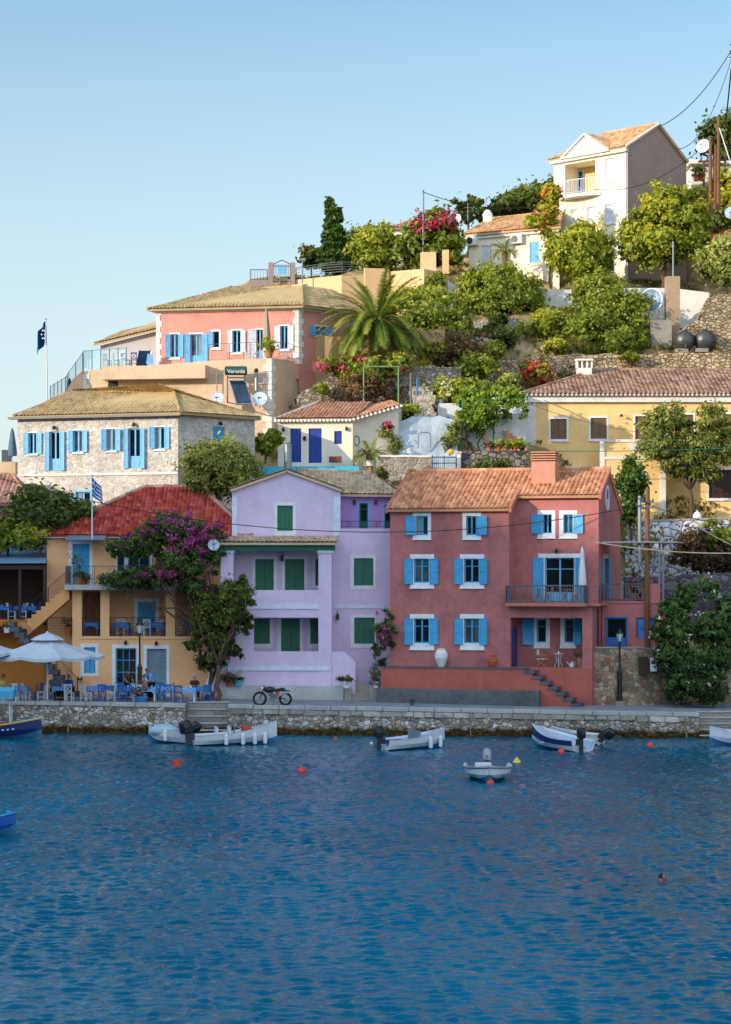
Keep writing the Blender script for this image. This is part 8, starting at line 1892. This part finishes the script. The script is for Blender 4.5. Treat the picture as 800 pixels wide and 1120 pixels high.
m=MB(); m.tube([V_(-.12,.6,-.1),V_(-.2,.4,-.12),V_(.1,.32,-.13),V_(.3,.5,-.13),V_(.75,.68,-.13)],[.025,.025,.03,.045,.05],8); m.build('exhaust',STEEL,t)
m=MB(); 
for i in range(6): a=1.9-i*.28; b=a-.28; m.add([V_(-.72+math.cos(a)*.42,.36+math.sin(a)*.42,-.06),V_(-.72+math.cos(b)*.42,.36+math.sin(b)*.42,-.06),V_(-.72+math.cos(b)*.42,.36+math.sin(b)*.42,.06),V_(-.72+math.cos(a)*.42,.36+math.sin(a)*.42,.06)],[(0,1,2,3)])
m.build('front_mudguard',RB,t); m=MB(); m.prism([V_(.45,.84,-.07),V_(.95,.8,-.07),V_(.93,.76,-.07),V_(.5,.74,-.07)],(0,.14,0)); m.build('rear_mudguard',BLK,t)
m=MB(); m.ball(V_(-.58,.9),.08,.09,.1); m.build('headlight',paint('headlamp','d8d8d0',.3),t); m=MB(); m.tube([V_(.05,.36,-.1),V_(.0,.02,-.28)],.015,5); m.build('side_stand',IRON,t)
m=MB(); m.box(o.x+.12,o.x+.34,o.y-.12,o.y-.1,o.z+.52,o.z+.74); m.build('side_panel',RB,t)
# ================================================================== people
def skin_mesh(pts,edges,radii,sub=2,root=0):
    me=bpy.data.meshes.new('s'); me.from_pydata([tuple(p) for p in pts],edges,[]); ob=bpy.data.objects.new('s',me); COL.objects.link(ob)
    md=ob.modifiers.new('k','SKIN'); sv=me.skin_vertices[0].data
    for i,r in enumerate(radii): rr=r if isinstance(r,tuple) else (r,r); sv[i].radius=rr; sv[i].use_root=(i==root)
    md.use_smooth_shade=True; s=ob.modifiers.new('u','SUBSURF'); s.levels=sub; s.render_levels=sub
    bpy.context.view_layer.update(); out=bpy.data.meshes.new_from_object(ob.evaluated_get(bpy.context.evaluated_depsgraph_get())); bpy.data.objects.remove(ob)
    v=[tuple(q.co) for q in out.vertices]; f=[tuple(p.vertices) for p in out.polygons]; bpy.data.meshes.remove(out); return v,f
def person(label,loc,rz,pose,shirt,pants,hair=HAIR,sleeves=.5,shorts=False,cap=None,skin=SKIN,scale=1.0):
    J={'pelvis':(0,0,.95),'waist':(0,0,1.1),'chest':(0,0,1.33),'neck':(0,0,1.5),'nt':(0,.0,1.56),'hL':(-.1,0,.9),'kL':(-.11,-.02,.5),'aL':(-.11,.02,.09),'tL':(-.12,-.17,.03),'hR':(.1,0,.9),'kR':(.11,-.02,.5),'aR':(.11,.02,.09),'tR':(.12,-.17,.03),
       'sL':(-.19,0,1.43),'eL':(-.25,.02,1.14),'wL':(-.26,-.06,.9),'pL':(-.26,-.08,.82),'sR':(.19,0,1.43),'eR':(.25,.02,1.14),'wR':(.26,-.06,.9),'pR':(.26,-.08,.82),'head':(0,-.02,1.68)}
    J.update(pose); V3={k:Vector(v) for k,v in J.items()}
    rad={'pelvis':(.155,.11),'waist':(.13,.1),'chest':(.16,.11),'neck':.06,'nt':.052,'hL':.1,'kL':.06,'aL':.04,'tL':.035,'hR':.1,'kR':.06,'aR':.04,'tR':.035,'sL':.062,'eL':.042,'wL':.028,'pL':.03,'sR':.062,'eR':.042,'wR':.028,'pR':.03}
    names=list(rad); E=[('pelvis','waist'),('waist','chest'),('chest','neck'),('neck','nt'),('pelvis','hL'),('hL','kL'),('kL','aL'),('aL','tL'),('pelvis','hR'),('hR','kR'),('kR','aR'),('aR','tR'),('chest','sL'),('sL','eL'),('eL','wL'),('wL','pL'),('chest','sR'),('sR','eR'),('eR','wR'),('wR','pR')]
    t=thing('person',label,'person',loc,None,rz); ORG[t.name]=Vector((0,0,0)); t.scale=(scale,)*3
    ix={n:i for i,n in enumerate(names)}
    v,f=skin_mesh([V3[n] for n in names],[(ix[a],ix[b]) for a,b in E],[rad[n] for n in names]); m=MB(); m.add(v,f)
    H=V3['head']; fd=Vector(pose.get('_face',(0,-1,0))).normalized(); sd=fd.cross(Vector((0,0,1))).normalized(); 
    def hp(s,fw_,u): return H+sd*s+fd*fw_+Vector((0,0,u))
    n_=14; vs=[];fs=[]
    for i in range(11):
        th_=math.pi*i/10; z=-math.cos(th_)*.125; r=math.sin(th_)
        for k in range(n_):
            a=6.283*k/n_; jaw=.82 if z<-.03 else 1; vs.append(hp(math.sin(a)*r*.078*jaw,math.cos(a)*r*.098*(jaw if math.cos(a)<0 else .96),z))
    for i in range(10):
        for k in range(n_): fs.append((i*n_+k,i*n_+(k+1)%n_,(i+1)*n_+(k+1)%n_,(i+1)*n_+k))
    m.add(vs,fs); m.add([hp(-.016,.088,-.03),hp(.016,.088,-.03),hp(0,.122,-.025),hp(0,.09,.02)],[(0,1,2),(0,2,3),(2,1,3)])
    for s in (-1,1): m.ball(hp(s*.08,0,-.01),.014,.02,.032,6,5)
    # hands: palm + five bent fingers
    for s,wn,pn,en in ((-1,'wL','pL','eL'),(1,'wR','pR','eR')):
        w_,p_=V3[wn],V3[pn]; d_=(p_-w_).normalized() if (p_-w_).length>.01 else (w_-V3[en]).normalized(); si=d_.cross(fd if abs(d_.dot(fd))<.9 else Vector((0,0,1))).normalized(); nn_=si.cross(d_)
        m.tube([w_,w_+d_*.045,w_+d_*.09],[.028,.038,.036],8)
        for q,(o_,l) in enumerate(((-.028,.06),(-.01,.075),(.01,.072),(.027,.055))): b_=w_+d_*.088+si*o_; m.tube([b_,b_+d_*l*.5+nn_*.004,b_+d_*l*.85+nn_*.02,b_+d_*l+nn_*.035],[.009,.0085,.008,.006],5)
        b_=w_+d_*.03+si*.03*s; m.tube([b_,b_+d_*.03+si*.03*s,b_+d_*.06+si*.035*s+nn_*.01],[.012,.01,.008],5)
    m.build('body',skin,t,smooth=True)
    q=MB()
    for s in (-1,1): q.ball(hp(s*.03,.088,.012),.012,.008,.008,6,5)
    q.tube([hp(-.024,.089,-.062),hp(0,.094,-.064),hp(.024,.089,-.062)],.005,5); q.build('face_features',paint('eyes_and_lips','4a2420',.5),t)
    q=MB(); vs=[];fs=[]
    for i in range(8):
        th_=math.pi*.5*i/7; 
        for k in range(n_): a=6.283*k/n_; back=1 if math.cos(a)<.35 else 0; vs.append(hp(math.sin(a)*math.cos(th_)*.086,math.cos(a)*math.cos(th_)*.105-.006,.03+math.sin(th_)*.108-(.075*back*(1-i/7))))
    for i in range(7):
        for k in range(n_): fs.append((i*n_+k,i*n_+(k+1)%n_,(i+1)*n_+(k+1)%n_,(i+1)*n_+k))
    q.add(vs,fs); q.build('hair',hair,t,smooth=True)
    if cap:
        q=MB(); q.add([v_+Vector((0,0,.012)) for v_ in [hp((v0-H).dot(sd)*1.06,(v0-H).dot(fd)*1.06,max(.02,(v0-H).z)) for v0 in map(Vector,vs)]],fs); q.prism([hp(-.06,.09,.035),hp(.06,.09,.035),hp(.04,.18,.03),hp(-.04,.18,.03)],(0,0,.01)); q.build('cap',cap,t)
    if shirt:
        nm=['waist','pelvis','chest','neck','sL','sR']; ed=[('pelvis','waist'),('waist','chest'),('chest','neck'),('chest','sL'),('chest','sR')]; P_={k:V3[k] for k in nm}; Rr={'pelvis':(.168,.125),'waist':(.148,.118),'chest':(.175,.128),'neck':.062,'sL':.078,'sR':.078}
        for s in 'LR':
            P_['e'+s]=V3['s'+s].lerp(V3['e'+s],min(1,sleeves*1.6)); Rr['e'+s]=.06; ed.append(('s'+s,'e'+s)); nm.append('e'+s)
            if sleeves>=1: P_['w'+s]=V3['e'+s].lerp(V3['w'+s],.85); Rr['w'+s]=.042; ed.append(('e'+s,'w'+s)); nm.append('w'+s)
        i2={n:i for i,n in enumerate(nm)}; v,f=skin_mesh([P_[n] for n in nm],[(i2[a],i2[b]) for a,b in ed],[tuple(k*1.2 for k in Rr[n]) if isinstance(Rr[n],tuple) else Rr[n]*1.2 for n in nm],2,1); q=MB(); q.add(v,f); q.build('shirt',shirt,t,smooth=True)
    if pants:
        nm=['pelvis','hL','hR']; P_={k:V3[k] for k in nm}; Rr={'pelvis':(.166,.122),'hL':.112,'hR':.112}; ed=[('pelvis','hL'),('pelvis','hR')]
        for s in 'LR':
            P_['k'+s]=V3['k'+s] if not shorts else V3['h'+s].lerp(V3['k'+s],.85); Rr['k'+s]=.074 if not shorts else .09; ed.append(('h'+s,'k'+s)); nm.append('k'+s)
            if not shorts: P_['a'+s]=V3['k'+s].lerp(V3['a'+s],.92); Rr['a'+s]=.055; ed.append(('k'+s,'a'+s)); nm.append('a'+s)
        i2={n:i for i,n in enumerate(nm)}; v,f=skin_mesh([P_[n] for n in nm],[(i2[a],i2[b]) for a,b in ed],[Rr[n] for n in nm],2,0); q=MB(); q.add(v,f); q.build('trousers',pants,t,smooth=True)
        for s in 'LR': q=MB(); a,b=V3['a'+s],V3['t'+s]; q.ball((a+b)/2+Vector((0,-.02,-.015)),.05,.14,.045,8,6); q.build('shoe',BLK,t)
    return t
sit={'pelvis':(0,.05,.52),'waist':(0,.06,.68),'chest':(0,.02,.92),'neck':(0,.0,1.08),'nt':(0,-.01,1.13),'head':(0,-.04,1.26),'hL':(-.1,.02,.51),'kL':(-.12,-.4,.5),'aL':(-.12,-.38,.09),'tL':(-.12,-.55,.03),'hR':(.1,.02,.51),'kR':(.12,-.4,.5),'aR':(.12,-.38,.09),'tR':(.12,-.55,.03),
 'sL':(-.18,.02,1.02),'eL':(-.26,-.1,.8),'wL':(-.14,-.34,.8),'pL':(-.1,-.42,.79),'sR':(.18,.02,1.02),'eR':(.26,-.1,.8),'wR':(.14,-.34,.8),'pR':(.1,-.42,.79)}
bend={'waist':(0,-.03,1.1),'chest':(0,-.14,1.3),'neck':(0,-.22,1.44),'nt':(0,-.25,1.49),'head':(0,-.31,1.6),'sL':(-.19,-.17,1.39),'eL':(-.26,-.3,1.15),'wL':(-.16,-.5,1.0),'pL':(-.14,-.58,.97),'sR':(.19,-.17,1.39),'eR':(.27,-.28,1.13),'wR':(.2,-.5,.98),'pR':(.18,-.58,.95)}
C_=cloth
person('diner in a yellow shirt seated with a drink at the left edge',G(3,766.5),R(80),sit,C_('yellow_shirt','d8cc6c'),C_('dark_trousers','20242c'),scale=1.05)
person('diner in a grey shirt seated left at the table right of the parasol pole',G(59,765.0),R(25),sit,C_('grey_blue_shirt','5c7088'),C_('dark_trousers','20242c'))
person('second grey shirted diner sitting beside the first behind the parasol table',G(64,764.7),R(5),sit,C_('blue_grey_shirt','6c8098'),C_('navy_trousers','1c2438'))
person('diner in a bright blue shirt seated at the right of the parasol table',G(76,765.0),R(-40),sit,C_('bright_blue_shirt','2c6cb4'),C_('dark_trousers','20242c'))
person('person in a brown top leaning over the table at the left blue door',G(139,764.4),R(30),bend,C_('brown_top','5c4030'),C_('dark_trousers','20242c'),scale=.94)
person('standing waiter in a light blue shirt bending toward the seated guests',G(166,766.4),R(-50),bend,C_('pale_blue_shirt','6c9cd0'),C_('navy_trousers','1c2438'),sleeves=.4,scale=1.04)
person('seated guest in a light blue shirt left of the standing waiter',G(157,765.6),R(70),sit,C_('light_blue_shirt','88a8dc'),C_('dark_trousers','20242c'),scale=1.04)
person('child in a pink top seated beside the standing waiter',G(162,766.2),R(20),sit,C_('pink_top','c88c90'),C_('navy_trousers','1c2438'),scale=.98)
person('man with a pale blue cap seated in a dark shirt at the long pale table',G(213,765.6),R(20),sit,C_('dark_brown_shirt','4c342c'),C_('dark_trousers','20242c'),cap=C_('pale_cap','7c9cc0'))
person('person in a dark top sitting on the annex terrace behind the railing',ann(690,-1.2),R(40),sit,C_('maroon_top','6c3030'),C_('dark_trousers','20242c'))
s_=wp(724.5,966); swim={'pelvis':(0,.5,-.5),'waist':(0,.35,-.38),'chest':(0,.12,-.22),'neck':(0,.02,-.06),'nt':(0,0,.0),'head':(0,-.01,.11),'hL':(-.1,.52,-.52),'kL':(-.14,.85,-.7),'aL':(-.14,1.2,-.8),'tL':(-.14,1.35,-.85),'hR':(.1,.52,-.52),'kR':(.14,.85,-.8),'aR':(.14,1.2,-.9),'tR':(.14,1.3,-.98),'sL':(-.19,.08,-.16),'eL':(-.4,-.1,-.25),'wL':(-.35,-.35,-.2),'pL':(-.33,-.43,-.2),'sR':(.19,.08,-.16),'eR':(.4,-.1,-.25),'wR':(.35,-.35,-.2),'pR':(.33,-.43,-.2)}
person('dark haired swimmer with only the head above the water at the lower right',s_,R(-55),swim,None,None,scale=1.15)
for p_ in (chW,chB,tbB,tbW,fc_,ftb):
    pass
